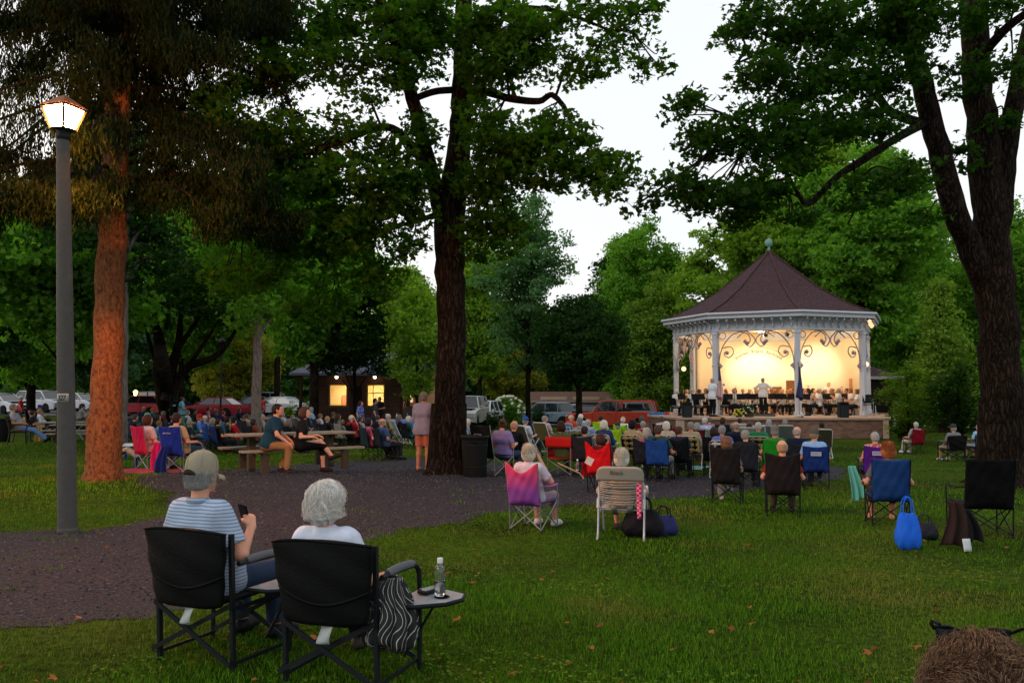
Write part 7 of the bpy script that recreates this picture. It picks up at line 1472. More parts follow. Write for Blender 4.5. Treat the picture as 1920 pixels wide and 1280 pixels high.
    # ---- rest of audience, right and centre ---------------------------------
    R_ = [
     (946, 779, 'sit_read', 'brown haired woman in lavender shirt holding white paper', '', dict(shirt='#8779ac', bot='#2b3a58', hair='#4a2a1e', style='bun', kind='capri', s=.97, g=1.04, d=19)),
     (968, 779, 'sit', 'bald man in black shirt beside the lavender shirted woman', 'q:#22252a', dict(shirt='#111114', bot='#2b3348', hair='#b98f78', style='fringe', s=.97, d=20)),
     (881, 783, 'sit', 'white haired man in plaid blue shirt right of the middle maple', 'w:#1e7a5a:#b9c2b4', dict(shirt=cloth('#3d5a70', 'check', '#7f96a4'), bot='#3a4048', hair='#cfc9bd', style='short', s=.93)),
     (989, 780, 'sit_read', 'man in blue cap and white shirt reading on olive chair', 's:#3e3c30', dict(shirt='#b4c2d2', bot='#22303f', hair='#8d8878', cap='#2a5590', s=.95, rz=-.75)),
     (1004, 788, 'sit', 'dark haired child beside the man in blue cap', 'q:#2a2c30', dict(shirt='#2a5a78', bot='#1d2230', hair='#2c1e18', style='short', s=.80)),
     (1026, 778, 'sit', 'grey haired man in pale pink shirt on olive sling chair', 's:#5d5535', dict(shirt='#b9a2ac', bot='#3a4654', hair='#8c857e', style='short', s=.95)),
     (1058, 788, 'sit', 'dark haired woman in olive green shirt on bright red chair', '', dict(shirt='#4f5a3a', bot='#5a5d60', hair='#34180f', style='bob', s=.99, g=1.14, sleeve='long', d=20)),
     (1075, 776, 'sit', 'bald man in orange shirt near the pickup', 'w:#4f7ac0:#b9c2cc', dict(shirt='#b5482e', bot='#3a3a40', hair='#cfc6ba', style='fringe', s=.93)),
     (1092, 775, 'sit', 'white haired person in front of the pickup nose', 'w:#4f7ac0:#b9c2cc', dict(shirt='#9fb0c4', bot='#3a3a40', hair='#d3d0c8', style='bob', s=.92)),
     (1091, 783, 'sit', 'person in grey cap and grey shirt on black and tan webbed chair', 'w:#7d7a50:#15150f', dict(shirt='#8b8a8c', bot='#3a3a40', hair='#8c8a86', cap='#77736a', s=.95, sleeve='long')),
     (1107, 785, 'sit', 'grey haired person in pale blue shirt turning to look right', 'w:#8aa4c4:#b9c2cc', dict(shirt='#8ba2bd', bot='#3a3a40', hair='#a9aaa6', style='short', s=.90, yaw=-35)),
     (1132, 778, 'sit', 'dark haired person in white shirt before the pickup door', 'q:#8fc21c', dict(shirt='#c5c9d0', bot='#3a3a40', hair='#2f2420', style='short', s=.92)),
     (1135, 786, 'sit', 'white haired person in dark blue shirt on white webbed chair', 'w:#b9b59a:#1a1a1a', dict(shirt='#2b3a6a', bot='#3a4654', hair='#dcd6c6', style='bob', s=.96, sleeve='long')),
     (1171, 779, 'sit', 'bald white bearded man in white shirt behind lime green chair', 'q:#8fc21c', dict(shirt='#cfd0d4', bot='#3a3a40', hair='#d8cfc6', style='fringe', s=.94)),
     (1160, 790, 'sit', 'person in dark green cap low in lime green chair', 'q:#8fc21c', dict(shirt='#5f7a50', bot='#3a3a40', hair='#8c857e', cap='#1d4030', s=.84)),
     (1190, 787, 'sit', 'black curly haired person in beige shirt on webbed chair', 'w:#a39a68:#17160f', dict(shirt='#b3a078', bot='#4a2a22', hair='#15100e', style='curly', s=.98, skin=3)),
     (1206, 779, 'sit', 'dark grey haired person just left of the brick stage corner', 'q:#6a1a1c', dict(shirt='#6a5a50', bot='#3a3a40', hair='#4b4440', style='bob', s=.90)),
     (1209, 788, 'sit', 'grey haired person in small dark red chair', 'q:#7a1820', dict(shirt='#8a8f9c', bot='#5a6a8a', hair='#8f8f8f', style='short', s=.90)),
     (1237, 795, 'sit_rest', 'brown skinned buzz cut man in dark green shirt on blue chair', 'q:#1c4488:.02', dict(shirt='#23463e', bot='#8c8478', hair='#4a3a32', style='short', s=.97, skin=3)),
     (1243, 779, 'sit', 'dark grey haired person in white shirt right of stage corner', 'q:#16181c', dict(shirt='#b9bcc4', bot='#3a3a40', hair='#4a4a4c', style='short', s=.93)),
     (1251, 788, 'sit', 'white haired woman in cream blouse behind the blue chair', 'w:#b9b59a:#1a1a1a', dict(shirt='#bdb6a8', bot='#3a4a70', hair='#e0dacd', style='bob', s=.95)),
     (1258, 794, 'sit', 'dark haired child in small dark red chair', 'q:#6a141c', dict(shirt='#232a50', bot='#3a3a40', hair='#251915', style='short', s=.80)),
     (1297, 789, 'sit', 'grey haired person in beige shirt on tan webbed chair', 'w:#a39a68:#17160f', dict(shirt='#a89a84', bot='#7a4a30', hair='#8b8883', style='short', s=.96, sleeve='long')),
     (1309, 792, 'sit', 'grey haired person in white blue shirt behind dark red chair', 'q:#5a1018', dict(shirt='#a9b4cc', bot='#3a3a40', hair='#9a9a9a', style='bob', s=.88)),
     (1323, 781, 'sit', 'silver haired person in pale blue print shirt before the stage', 'w:#6a7a70:#8b9488', dict(shirt=cloth('#7f9ed0', 'print', '#b9cbe6'), bot='#3a3a40', hair='#b9bbbd', style='short', s=.94)),
     (1332, 781, 'sit', 'brown haired person beside the pale blue print shirt', 'w:#6a7a70:#8b9488', dict(shirt='#8a5a70', bot='#3a3a40', hair='#6b5a50', style='short', s=.90)),
     (1357, 782, 'sit', 'dark brown haired woman in black top before the stage', 'q:#1d2024', dict(shirt='#17171b', bot='#3a3a40', hair='#33221b', style='bob', s=.93)),
     (1355, 796, 'sit', 'grey haired man in violet blue shirt on white webbed chair', 'w:#c9c9c0:#1a1c20', dict(shirt='#5f6cae', bot='#3a3a40', hair='#87888a', style='short', s=.95)),
     (1381, 789, 'sit', 'balding man in navy shirt on navy chair', 'q:#141c30', dict(shirt='#1b2238', bot='#1d2230', hair='#9a8f88', style='fringe', s=.97)),
     (1388, 783, 'sit', 'dark haired person in bright red shirt before the stage', 's:#a8b0a8', dict(shirt='#b5182a', bot='#3a3a40', hair='#2d211d', style='short', s=.93)),
     (1405, 793, 'sit', 'dark haired person low behind a pale chair rail', 's:#7d8684', dict(shirt='#b3a9b0', bot='#3a3a40', hair='#34211b', style='bob', s=.86)),
     (1419, 786, 'sit', 'dark brown haired person in dark top left of turquoise shirt', 's:#6b7472', dict(shirt='#3a2626', bot='#3a3a40', hair='#3a2a24', style='bob', s=.92)),
     (1422, 790, 'sit', 'grey haired man in emerald green shirt on webbed chair', 'w:#8a8458:#17160f', dict(shirt='#1f7a4c', bot='#5a5d60', hair='#b5b5b0', style='short', s=.97)),
     (1442, 785, 'sit', 'grey haired person in turquoise shirt before the stage', 's:#5d6664', dict(shirt='#2d86b4', bot='#3a3a40', hair='#96979a', style='bob', s=.93)),
     (1452, 797, 'sit', 'person in grey cap in bright green camp chair', 'q:#1f8a24:.03', dict(shirt='#4f7a30', bot='#3a3a40', hair='#8a867e', cap='#6f6c66', s=.95)),
     (1472, 785, 'sit', 'grey bobbed person in white shirt with dark straps', 's:#5d6664', dict(shirt='#c4c8d2', bot='#3a3a40', hair='#87807a', style='bob', s=.92)),
     (1494, 797, 'sit', 'bald man in navy shirt left of the blue shirted man', 'q:#20262e', dict(shirt='#111a34', bot='#1d2230', hair='#a99a92', style='fringe', s=.96, g=1.06)),
     (1540, 790, 'sit', 'black haired man alone before the right stage wall', 's:#3f4034', dict(shirt='#4a4644', bot='#3a3a40', hair='#1d1a19', style='short', s=.94)),
     (1712, 790, 'sit_rest', 'grey haired man in dark red camp chair right of the stage', 'q:#7a1020:.0', dict(shirt='#8f8a86', bot='#b9b2a8', hair='#b5b2ac', style='short', s=.93, shoe='#c9c9c9')),
     (1783, 794, 'sit', 'grey shirted man in dark cap on black folding chair', 'd', dict(shirt='#77797f', bot='#8b8478', hair='#9a9892', cap='#33383a', s=.94, kind='shorts', shoe='#c2c2c2', g=1.06)),
     (1832, 793, 'sit', 'brown haired woman in light blue shirt beside the maple', 'd', dict(shirt='#8fb9dc', bot='#8b8f98', hair='#4a2e24', style='short', s=.93, kind='shorts')),
    ]
    for px, py, pose, lab, ch, kw in R_: kw = dict(kw); kw.setdefault('skin', jr.randrange(5)); p = seat(px, py, pose, lab, ch, {'q': 'folding camp chair', 'w': '', 's': ''}.get(ch[:1], ''), **kw); px == 1058 and red_chair(p, aim(p, STG) - .05)
    p = Hd(932, 779, 1.285 * .95); quad_chair(Dd(927, 18.6), aim(p, STG) - .1, '#141416', 'black and red camp chair with white emblem beside the trash can', h=.98, dip=.02, frame=STEEL(), s=1.06, arm='#8a1a24', wide=.31, mark=patch_mark('OUTDOOR', .04, .84, 0, 0, '#b9b9b9', None, tri=True))
    p = seat(1131, 811, 'sit', 'dark haired person sunk behind a red chair back', '', shirt='#5a1418', bot='#3a3a40', hair='#3a1e1c', style='bob', s=.88); quad_chair(p, aim(p, STG), '#c4141c', 'bright red camp chair with sagging back', h=.92, dip=.16, s=1.0)
    cloth_drape(G(1108, 892), 'red cloth flap with white card hanging from the red camp chair', '#b3121c', .85, .40); b = MB(); b.box((0, 0, 0), (.13, .004, .13), M=Matrix.Rotation(.5, 3, 'Y')); o = b.build('white_card', mat('paper_white', '#c9b9b4', .7), None, at(1105, 864, 15.0)); tag(o, 'square white card pinned to the red cloth flap', 'card')
    bag(G(1270, 882), '#101218', 'round dark blue bag on the grass beside the blue camp chair', s=1.05, nm='backpack'); 
    b = MB(); b.sheet(lambda u, v: V(((u - .5) * 1.1, (v - .5) * .4, .03 + .03 * math.sin(9 * u) * math.cos(5 * v) + .01)), 24, 8, .01); o = b.build('blanket', cloth('#6fb0c0'), None, G(1305, 878)); tag(o, 'crumpled pale turquoise blanket on the grass', 'blanket')
    # ---- left crowd -----------------------------------------------------------
    L_ = [
     (62, 757, 'sit', 'woman in pink shirt by the far left picnic tables', 'q:#2a2c30', dict(shirt='#a0708a', bot='#3a3a40', hair='#b0a49c', style='bob', s=.93)),
     (78, 757, 'sit', 'person in royal blue cap and grey shirt on the left', 'q:#2a2c30', dict(shirt='#8b9096', bot='#3a3a40', hair='#8c7a66', cap='#2438a8', s=.93)),
     (66, 768, 'sit', 'dark haired person in black beside the tan jacket', 'q:#b0862a', dict(shirt='#14161a', bot='#22262e', hair='#2b211c', style='short', s=.93)),
     (82, 766, 'sit_cross', 'brown haired person in white shirt with tan jacket behind', 'q:#2b2018', dict(shirt='#b9bcc4', bot='#181c28', hair='#8a6a44', style='short', s=.95, sleeve='long')),
     (143, 766, 'sit_rest', 'grey haired man in charcoal shirt between lamp post and spruce', 's:#4b4428', dict(shirt='#2b2c2c', bot='#2a2a2c', hair='#4f4a46', style='short', s=1.0, rz=-1.1)),
     (150, 749, 'bench', 'person in dark cap at a far picnic table left of spruce', '', dict(shirt='#7a7d80', bot='#3a3a40', hair='#5a4a40', cap='#2b2d30', s=.93)),
     (238, 762, 'sit', 'grey haired person in yellow and white shirt right of spruce', 'q:#1d4f8a', dict(shirt='#b5a832', bot='#3a4654', hair='#6f6a66', style='bob', s=.96)),
     (226, 771, 'sit', 'person in pale pink shirt half hidden by the spruce trunk', 'q:#2a5a9a', dict(shirt='#b99a98', bot='#3a4654', hair='#8c7a6a', style='short', s=.92)),
     (247, 773, 'sit', 'dark haired child on a blue chair right of the spruce', 'q:#1d4f8a', dict(shirt='#2c3a4a', bot='#3a4654', hair='#2b1e18', style='short', s=.82)),
     (273, 761, 'sit', 'fair haired person in navy by the red hatchback', 'q:#1d2a4a', dict(shirt='#1d2640', bot='#3a3a40', hair='#9a7a58', style='short', s=.93)),
     (292, 764, 'sit', 'reddish haired person in teal shirt by the red hatchback', 'q:#23343c', dict(shirt='#255a68', bot='#3a3a40', hair='#a0683f', style='short', s=.93)),
     (282, 773, 'sit_read', 'person in green cap and teal shirt bending forward', 'q:#26404c', dict(shirt='#1f7a66', bot='#3a3a40', hair='#7a7468', cap='#5a9a7c', s=.92)),
     (305, 776, 'sit', 'dark haired person in black behind the child in blue', 'q:#1b1d22', dict(shirt='#24262c', bot='#3a3a40', hair='#2b2220', style='bob', s=.92)),
     (318, 759, 'sit_read', 'long brown haired woman in black left of the many stemmed tree', 'q:#1b1d22', dict(shirt='#1b1c20', bot='#5a5048', hair='#4a3022', style='long', s=.95)),
     (331, 777, 'sit', 'dark haired person in navy below the standing man', 'q:#1b2438', dict(shirt='#23305a', bot='#3a3a40', hair='#2a2220', style='short', s=.88)),
     (304, 786, 'sit_read', 'child with brown hair and light blue shirt behind the pink chair', 'q:#3a4048', dict(shirt='#4fa2c0', bot='#22262e', hair='#7a5538', style='short', s=.84)),
     (359, 768, 'sit', 'grey haired person in pale shirt below the standing man', 'q:#3a6a6e', dict(shirt='#a9acb0', bot='#3a3a40', hair='#77716c', style='bob', s=.94)),
     (361, 785, 'sit', 'grey cropped person in navy behind the blue camp chair', 'q:#14788a', dict(shirt='#20242e', bot='#3a3a40', hair='#8a8378', style='short', s=.86)),
     (382, 776, 'sit', 'person in red cap and blue shirt in left crowd', 'q:#1f8a92', dict(shirt='#4a74b8', bot='#1c2c60', hair='#8a6a50', cap='#b01e1e', s=.92, rz=-1.2)),
     (392, 778, 'sit', 'white haired person beside the red cap', 'q:#1d3a8a', dict(shirt='#6b7ea8', bot='#3a3a40', hair='#c9c2b6', style='short', s=.90)),
     (395, 760, 'sit_read', 'woman in pink sleeveless top reaching forward in left crowd', 'q:#2b2d33', dict(shirt='#a06a78', bot='#3a2a50', hair='#3a2822', style='bob', s=.96, rz=-1.2, sleeve='none')),
     (411, 766, 'sit', 'brown haired person by the thin lamp pole', 'q:#1d2a5a', dict(shirt='#5a4a6a', bot='#3a3a40', hair='#6a4a38', style='bob', s=.90)),
     (425, 769, 'sit', 'person in magenta shirt right of the thin lamp pole', 'q:#1d2a5a', dict(shirt='#8a3050', bot='#3a3a40', hair='#5a3a30', style='short', s=.90)),
     (434, 781, 'sit', 'dark hooded person holding pale bag in left crowd', 'q:#2d6a8a', dict(shirt='#8a8a6e', bot='#5a5d60', hair='#1c1a19', style='curly', s=.86)),
     (446, 781, 'sit', 'person in black cap and red shirt leaning in left crowd', 'q:#1b1c20', dict(shirt='#a01c26', bot='#8a8478', hair='#201c1a', cap='#191919', s=.90)),
     (454, 764, 'sit', 'long haired woman in black with royal blue chair left of grey trunk', 'q:#2348a8', dict(shirt='#1c1a1c', bot='#3a3a40', hair='#4a3220', style='long', s=.95)),
     (494, 764, 'sit', 'brown haired person in navy right of the grey trunk', 'q:#22346a', dict(shirt='#25407a', bot='#3a3a40', hair='#4a3020', style='short', s=.93)),
     (500, 776, 'sit', 'grey haired person in pale print behind the teal shirted man', 'q:#5a5058', dict(shirt='#a08f92', bot='#3a3a40', hair='#a8a498', style='bob', s=.92)),
     (548, 786, 'sit', 'grey haired person in black chair behind the seated couple', 'q:#16171a', dict(shirt='#1d2024', bot='#3a3a40', hair='#6f655c', style='bob', s=.90)),
     (554, 777, 'sit', 'small fair boy in pink and white shirt', 'q:#7f8094', dict(shirt='#c58f9c', bot='#3a3a40', hair='#9a6f48', style='short', s=.80)),
     (573, 772, 'sit', 'man in black cap and white shirt left of the long grey hair', 's:#5f6f60', dict(shirt='#c9cdd2', bot='#3a3a40', hair='#8a867e', cap='#14161a', s=.93)),
     (588, 762, 'sit', 'long grey haired person in light blue printed shirt on wheeled chair', '', dict(shirt=cloth('#86a9cf', 'print', '#7f9fc4'), bot='#1c3a90', hair='#8f8f90', style='long', s=1.03, g=1.1, kind='shorts', rz=-1.0)),
     (604, 774, 'sit', 'brown haired child in white shirt beside the wheeled chair', 'q:#3a3f4a', dict(shirt='#b9bcc4', bot='#2c3a70', hair='#7a5c3c', style='short', s=.88)),
     (640, 775, 'sit', 'long dark haired woman in grey vest before the lit window', 'q:#31404a', dict(shirt='#6f7470', bot='#22252c', hair='#3b2a22', style='long', s=.97, rz=-.9)),
     (648, 786, 'sit', 'grey haired person low in front of the long dark hair', 'q:#8a9088', dict(shirt='#8f9690', bot='#3a3a40', hair='#6f675c', style='short', s=.84)),
     (664, 777, 'sit_chin', 'white haired person in red shirt leaning on hand before building', 'q:#15161a', dict(shirt='#9c2430', bot='#22252c', hair='#cfc9b8', style='short', s=.97)),
     (702, 783, 'sit', 'person with black head wrap and pink shirt', 'q:#1d2c33', dict(shirt='#a8506e', bot='#1a1a1e', hair='#16161c', style='bob', s=.94, rz=-1.0)),
     (714, 777, 'sit', 'brown haired man in navy shirt beside the black head wrap', 'q:#23262e', dict(shirt='#1d2438', bot='#3a3a40', hair='#54423a', style='short', s=.95)),
     (736, 775, 'sit', 'white haired person in khaki shirt and white trousers', 's:#24493a', dict(shirt='#8f8f6a', bot='#b9bcc0', hair='#c4beb0', style='short', s=.97, rz=-1.1, sleeve='long', shoe='#d0d0d0')),
     (262, 776, 'sit', 'person in charcoal shirt between the yellow shirt and teal shirt', 'q:#1b2a3c', dict(shirt='#2a2d33', bot='#22252c', hair='#4a3a30', style='short', s=.9)),
     (314, 770, 'sit', 'person in maroon shirt left of the multi stemmed tree', 'q:#2a1b20', dict(shirt='#5a1f2c', bot='#22252c', hair='#6a5a50', style='bob', s=.9)),
     (373, 764, 'sit', 'person in olive shirt behind the red cap', 'q:#22323a', dict(shirt='#4a4c34', bot='#22252c', hair='#3a2c24', style='short', s=.93)),
     (404, 782, 'sit', 'person in denim blue shirt low by the thin lamp pole', 'q:#1d3a7a', dict(shirt='#34507a', bot='#22252c', hair='#8a7a68', style='bob', s=.88)),
     (419, 784, 'sit', 'dark haired person in black right beside the thin lamp pole', 'q:#1b2c5a', dict(shirt='#191a1e', bot='#22252c', hair='#241a16', style='short', s=.9)),
     (468, 774, 'sit', 'brown haired person in cream shirt at the grey trunk', 'q:#2b2d33', dict(shirt='#a39a8a', bot='#22252c', hair='#5a4030', style='short', s=.93)),
     (479, 784, 'sit', 'person in rust shirt before the grey trunk', 'q:#20242c', dict(shirt='#7a3a22', bot='#22252c', hair='#2c201a', style='bob', s=.88)),
     (537, 772, 'sit', 'grey haired person in white beyond the picnic couple', 'q:#2b2d33', dict(shirt='#b9bcc0', bot='#22252c', hair='#8f8a84', style='short', s=.93)),
     (619, 779, 'sit', 'fair haired person in black right of the brown haired child', 'q:#22262e', dict(shirt='#1c1e24', bot='#22252c', hair='#a08a68', style='short', s=.93)),
     (629, 771, 'sit', 'distant person in green shirt below the left lit window', 'q:#22262e', dict(shirt='#3a5a3a', bot='#22252c', hair='#5a4a3c', style='short', s=.93)),
     (683, 780, 'sit', 'person in pale grey shirt between red shirt and black wrap', 'q:#2a3038', dict(shirt='#8f939a', bot='#22252c', hair='#4a4038', style='short', s=.93)),
     (724, 783, 'sit', 'bald person in blue shirt near the draped table', 'q:#1d2026', dict(shirt='#34507a', bot='#22252c', hair='#8a7a70', style='fringe', s=.93)),
     (772, 779, 'sit', 'white haired person in teal near the standing man', 'q:#1d2026', dict(shirt='#24606a', bot='#22252c', hair='#cfc9bd', style='bob', s=.93)),
     (1100, 797, 'sit', 'dark haired person in grey behind the red chairs', 'q:#2a2c30', dict(shirt='#5a5c62', bot='#22252c', hair='#2c221e', style='short', s=.9)),
     (1215, 800, 'sit', 'silver haired person in rose shirt left of the blue chair', 'q:#20242c', dict(shirt='#9a5a68', bot='#22252c', hair='#a8a6a2', style='bob', s=.9)),
     (1275, 797, 'sit', 'brown haired person in navy right of the blue chair', 'q:#16181c', dict(shirt='#1d2844', bot='#22252c', hair='#4a3426', style='short', s=.92)),
     (1340, 800, 'sit', 'dark haired person in plum shirt behind the curly hair', 'q:#16181c', dict(shirt='#4a2440', bot='#22252c', hair='#2c1e1a', style='bob', s=.9)),
     (1398, 803, 'sit', 'grey haired person in black right of the curly hair', 'q:#20242c', dict(shirt='#17181c', bot='#22252c', hair='#8f8c88', style='short', s=.93)),
     (757, 777, 'sit_rest', 'long grey haired woman in black left of the middle maple', 's:#a9b8c4', dict(shirt='#15161a', bot='#7a8494', hair='#6f625a', style='long', s=.95, rz=-1.2)),
    ]
    for px, py, pose, lab, ch, kw in L_:
        kw = dict(kw); kw.setdefault('skin', jr.randrange(5)); kw.setdefault('rz', -.55 - .5 * jr.random() if px < 850 else None)
        if pose == 'bench': p = Hd(px, py, 1.4 * .93); person(p, kw.pop('rz'), 'bench_lean', lab, group='people seated in the audience', **kw); picnic_table(V((p.x - .1, p.y + .75, p.z)), .25, 'dark far picnic table under the person in dark cap', pedestal=False, L=2.2); continue
        p = seat(px, py, pose, lab, ch, 'folding camp chair', **kw)
        if px == 588: wheel_chair(p, -1.0)
    cloth_drape(G(688, 832), 'teal jacket draped down the back of a camp chair', '#23485a', .62, .45)
    # pink and blue camp chairs behind the cap man
    p = Dd(288, 18.8); rz = -.62; person(p, rz, 'sit', 'auburn bobbed woman in white top in pink camp chair', '#c9a9b4', '#6a5a5a', '#4a2418', 'bob', 2, s=.95, group='people seated in the audience'); quad_chair(p, rz, '#c2183f', 'crimson pink camp chair behind the spruce', h=.93, dip=.02, frame=STEEL(), arm='#d0287a'); cloth_drape(p + V((.30, -.32, 0)), 'magenta cloth flap hanging on the crimson pink camp chair', '#c41e6a', .60, .34)
    p = Dd(345, 18.1); rz = -.45; person(p, rz, 'sit_rest', 'dark haired man in tan shirt in blue camp chair', '#a89272', '#2b4656', '#2e1c17', 'short', 0, s=.99, g=1.06, group='people seated in the audience'); quad_chair(p, rz, '#1a2a80', 'navy blue camp chair with small white emblem and cloth skirt', h=.93, dip=.01, frame=STEEL(), wide=.30, mark=patch_mark('OUTDOOR', .04, .84, 0, 0, '#b9a9a9', None, tri=True)); cloth_drape(p + V((-.26, -.36, 0)), 'blue cloth hanging beside the navy camp chair', '#17266e', .55, .26)
    # people on their feet
    for px, fy, pose, lab, kw in [(341, 778, 'stand_arms', 'man in light blue shirt and khaki trousers standing in left crowd', dict(shirt='#6fb6cf', bot='#6a5f48', hair='#4a3428', s=.98, rz=-.9)), (676, 792, 'stand', 'woman in blue patterned top standing before the brick building', dict(shirt=cloth('#3a4aa0', 'print', '#8f9cc9'), bot='#14151a', hair='#3f2620', style='long', s=.93, rz=-1.9)),
                                  (703, 793, 'stand', 'man in dark grey tee standing before the right lit window', dict(shirt='#33383f', bot='#2348a0', hair='#2a1c18', s=1.0, rz=-1.4)), (493, 775, 'stand', 'distant person in red shirt among the parked cars', dict(shirt='#b5242c', bot='#3a3a40', hair='#3a2a20', s=1.0, rz=-1.)),
                                  (38, 795, 'stand', 'person in red shirt and white cap behind the left bench', dict(shirt='#a81e30', bot='#3a3a40', hair='#8a6a50', cap='#c9c4ba', s=.92, rz=-1.2)), (712, 790, 'stand_arms', 'dark silhouetted person at the right lit window', dict(shirt='#191512', bot='#191512', hair='#15100e', s=1.0, rz=2.6))]:
        p = G(px, fy); kw = dict(kw); rz = kw.pop('rz')
        if 'distant' in lab: p = at(px, 760, 52); p.z = gzf(p.x, p.y)
        if 'khaki' in lab: p = Dd(px, 45)
        if 'silhouetted' in lab: p = at(px, 760, 46.5); p.z = gzf(p.x, p.y)
        if 'patterned' in lab: p = at(px, 760, 38); p.z = gzf(p.x, p.y)
        if 'dark grey tee' in lab: p = at(px, 760, 38); p.z = gzf(p.x, p.y)
        person(p, rz, pose, lab, **kw)
    # bench man on the far left
    p = G(38, 832); p = V((p.x, p.y, p.z)); park_bench(p, -1.15, 'dark slatted park bench at the far left edge'); person(p + V((0, 0, .03)), -1.15, 'sit_out', 'heavy grey haired man in grey tee and jeans stretched on bench', '#8f8f98', '#5f7fb0', '#6f6860', 'short', 1, g=1.14, s=1.0, shoe='#15161a')
    cloth_drape(G(75, 828), 'tan jacket hanging over the back of a chair on the left', '#a07a3e', .62, .36)
    # picnic table and the couple
    bt = G(520, 884); rzt = .62; tb = V((bt.x + .10, bt.y + .70, bt.z)); picnic_table(tb, rzt, 'weathered wooden picnic table with the couple on its near bench', L=2.6)
    u = V((math.cos(rzt), math.sin(rzt), 0)); n = V((-math.sin(rzt), math.cos(rzt), 0))
    p = tb - n * .76 - u * .78; p.z = gzf(p.x, p.y) - .02; person(p, -1.45, 'bench_lean', 'man in dark teal tee and khaki trousers leaning forward on picnic bench', '#14394c', '#8a6740', '#241a17', 'short', 0, g=1.18, s=1.02, shoe='#2c211e', hires=True, yaw=0)
    p = tb - n * .76 - u * .12; p.z = gzf(p.x, p.y) - .02; person(p, -1.5, 'bench_cross', 'woman in black skirt and flip flops with crossed legs on picnic bench', '#16171b', '#0f0f12', '#4a3226', 'bob', 2, s=.97, kind='skirt', shoe='#2a1a18', sleeve='short', hires=True)
    for px, py, d, rz, lab in ((128, 790, 34, .2, 'far left picnic table just left of the lamp post'), (160, 800, 31, .15, 'dark picnic table glimpsed between lamp post and spruce')): q = at(px, py, d); q.z = gzf(q.x, q.y); picnic_table(q, rz, lab, pedestal=False, L=2.2)
    # sitter on the ground behind the spruce
    p = G(212, 862); person(p, -1.3, 'sit_ground', 'person sitting on grass behind the spruce with papers on knees', '#3a3f4c', '#17181c', '#5a4030', 'bob', 2, kind='shorts', shoe='#2a1c1a', s=.95); b = MB(); b.box((0, 0, 0), (.30, .22, .01), M=Matrix.Rotation(.3, 3, 'X')); o = b.build('paper', mat('paper_white', '#c9ccd0', .7), None, p + V((.38, .1, .42))); tag(o, 'white papers on the knees of the person behind the spruce', 'paper')
    bottle(G(254, 878), 'dark purple flask on the pink blanket behind the spruce', 1.3, '#3a1a6a'); b = MB(); b.sheet(lambda u, v: V(((u - .5) * 1.9, (v - .5) * .9, .02 + .012 * math.sin(11 * u + 5 * v))), 24, 8, .008); o = b.build('blanket', cloth('#b0344a'), None, G(285, 884)); tag(o, 'pink picnic blanket spread under the crimson camp chair', 'blanket')
    p = G(243, 880); bottle(G(236, 862), 'blue water bottle on the grass right of the spruce', 1.0, '#1d4fb0')
    # table with blue cloth by the building
    q = at(748, 780, 40); q.z = gzf(q.x, q.y); t = empty('folding_table', q); tag(t, 'folding table under a blue and white cloth by the building', 'table'); b = MB(); b.box((0, 0, .72), (2.2, .7, .04)); b.build('table_top', mat('plastic', '#b9b9b2', .5), t); b = MB(); b.sheet(lambda u, v: V(((u - .5) * 2.24, -.37 - .03 * math.sin(20 * u) * v, .745 - v * .62)), 40, 4, .006); b.build('front_drape', cloth('#2a4fc0', 'stripes', '#a9b9d8'), t); b = MB(); [b.tube([(x, y, 0), (x, y, .7)], .02) for x in (-1, 1) for y in (-.28, .28)]; b.build('legs', STEEL(), t)
    for k, c in enumerate(('#1d4fb0', '#c9d2da', '#2f6ab8')): o = bottle(q + V((-.6 + k * .5, 0, .745)), ['deep blue', 'pale white', 'light blue'][k] + ' jug on the draped folding table', 1.2, c)
    q = at(551, 785, 38); q.z = gzf(q.x, q.y); speaker(q + V((0, 0, 0)), -.3, 'black loudspeaker standing on the lawn behind the picnic couple', 1.35, group=None)
    # bins
    trash_can(G(890, 893), 'dark ribbed plastic trash can at the foot of the middle maple', 1.0); q = at(4, 790, 31); q.z = gzf(q.x, q.y); trash_can(q, 'dark trash can cut by the left picture edge', 1.05)
    for px, lab, c in ((1232, 'blue cooler box on the grass left of the stage', '#2f6fb8'), (1249, 'red round lidded bin left of the stage', '#a01c2c')):
        q = at(px, 785, 42); q.z = gzf(q.x, q.y); t = empty('cooler', q, 0); tag(t, lab, 'cooler'); b = MB()
        if 'box' in lab: b.box((0, 0, .75), (.75, .5, .5), bev=.04); b.box((0, 0, .25), (.8, .55, .5), bev=.03)
        else: b.lathe([(.2, 0), (.25, .3), (.27, .8), (.2, .95), (.05, 1.02), (.0001, 1.03)], 16)
        b.build('cooler_body', mat('bin_plastic', c, .5, .1, 5), t); b = MB(); b.tube([(-.2, -.28, .9), (-.2, -.32, .8), (.2, -.32, .8), (.2, -.28, .9)], .015); b.build('handle', mat('plastic', '#d8d8d2', .4, .05, 5), t)
def bottle(p, label, s=1., col=None):
    t = empty('bottle', p, 0, s); tag(t, label, 'bottle'); b = MB(); b.lathe([(.0001, .002), (.030, .003), (.033, .02), (.031, .05), (.033, .06), (.031, .10), (.033, .12), (.033, .15), (.026, .175), (.014, .19), (.013, .20)], 20)
    m = mat('bottle_plastic', col, .3, .05, 5) if col else clear(); b.build('bottle_body', m, t)
    if not col: b = MB(); b.lathe([(.0001, .004), (.028, .005), (.030, .02), (.029, .09), (.0001, .091)], 20); b.build('water', clear('water', 1.33), t)
    b = MB(); b.lathe([(.017, .195), (.0175, .198), (.0175, .222), (.016, .225), (.0001, .2255)], 16); b.build('bottle_cap', mat('cap_white', '#cfd2d4', .4, .05, 5), t); return t
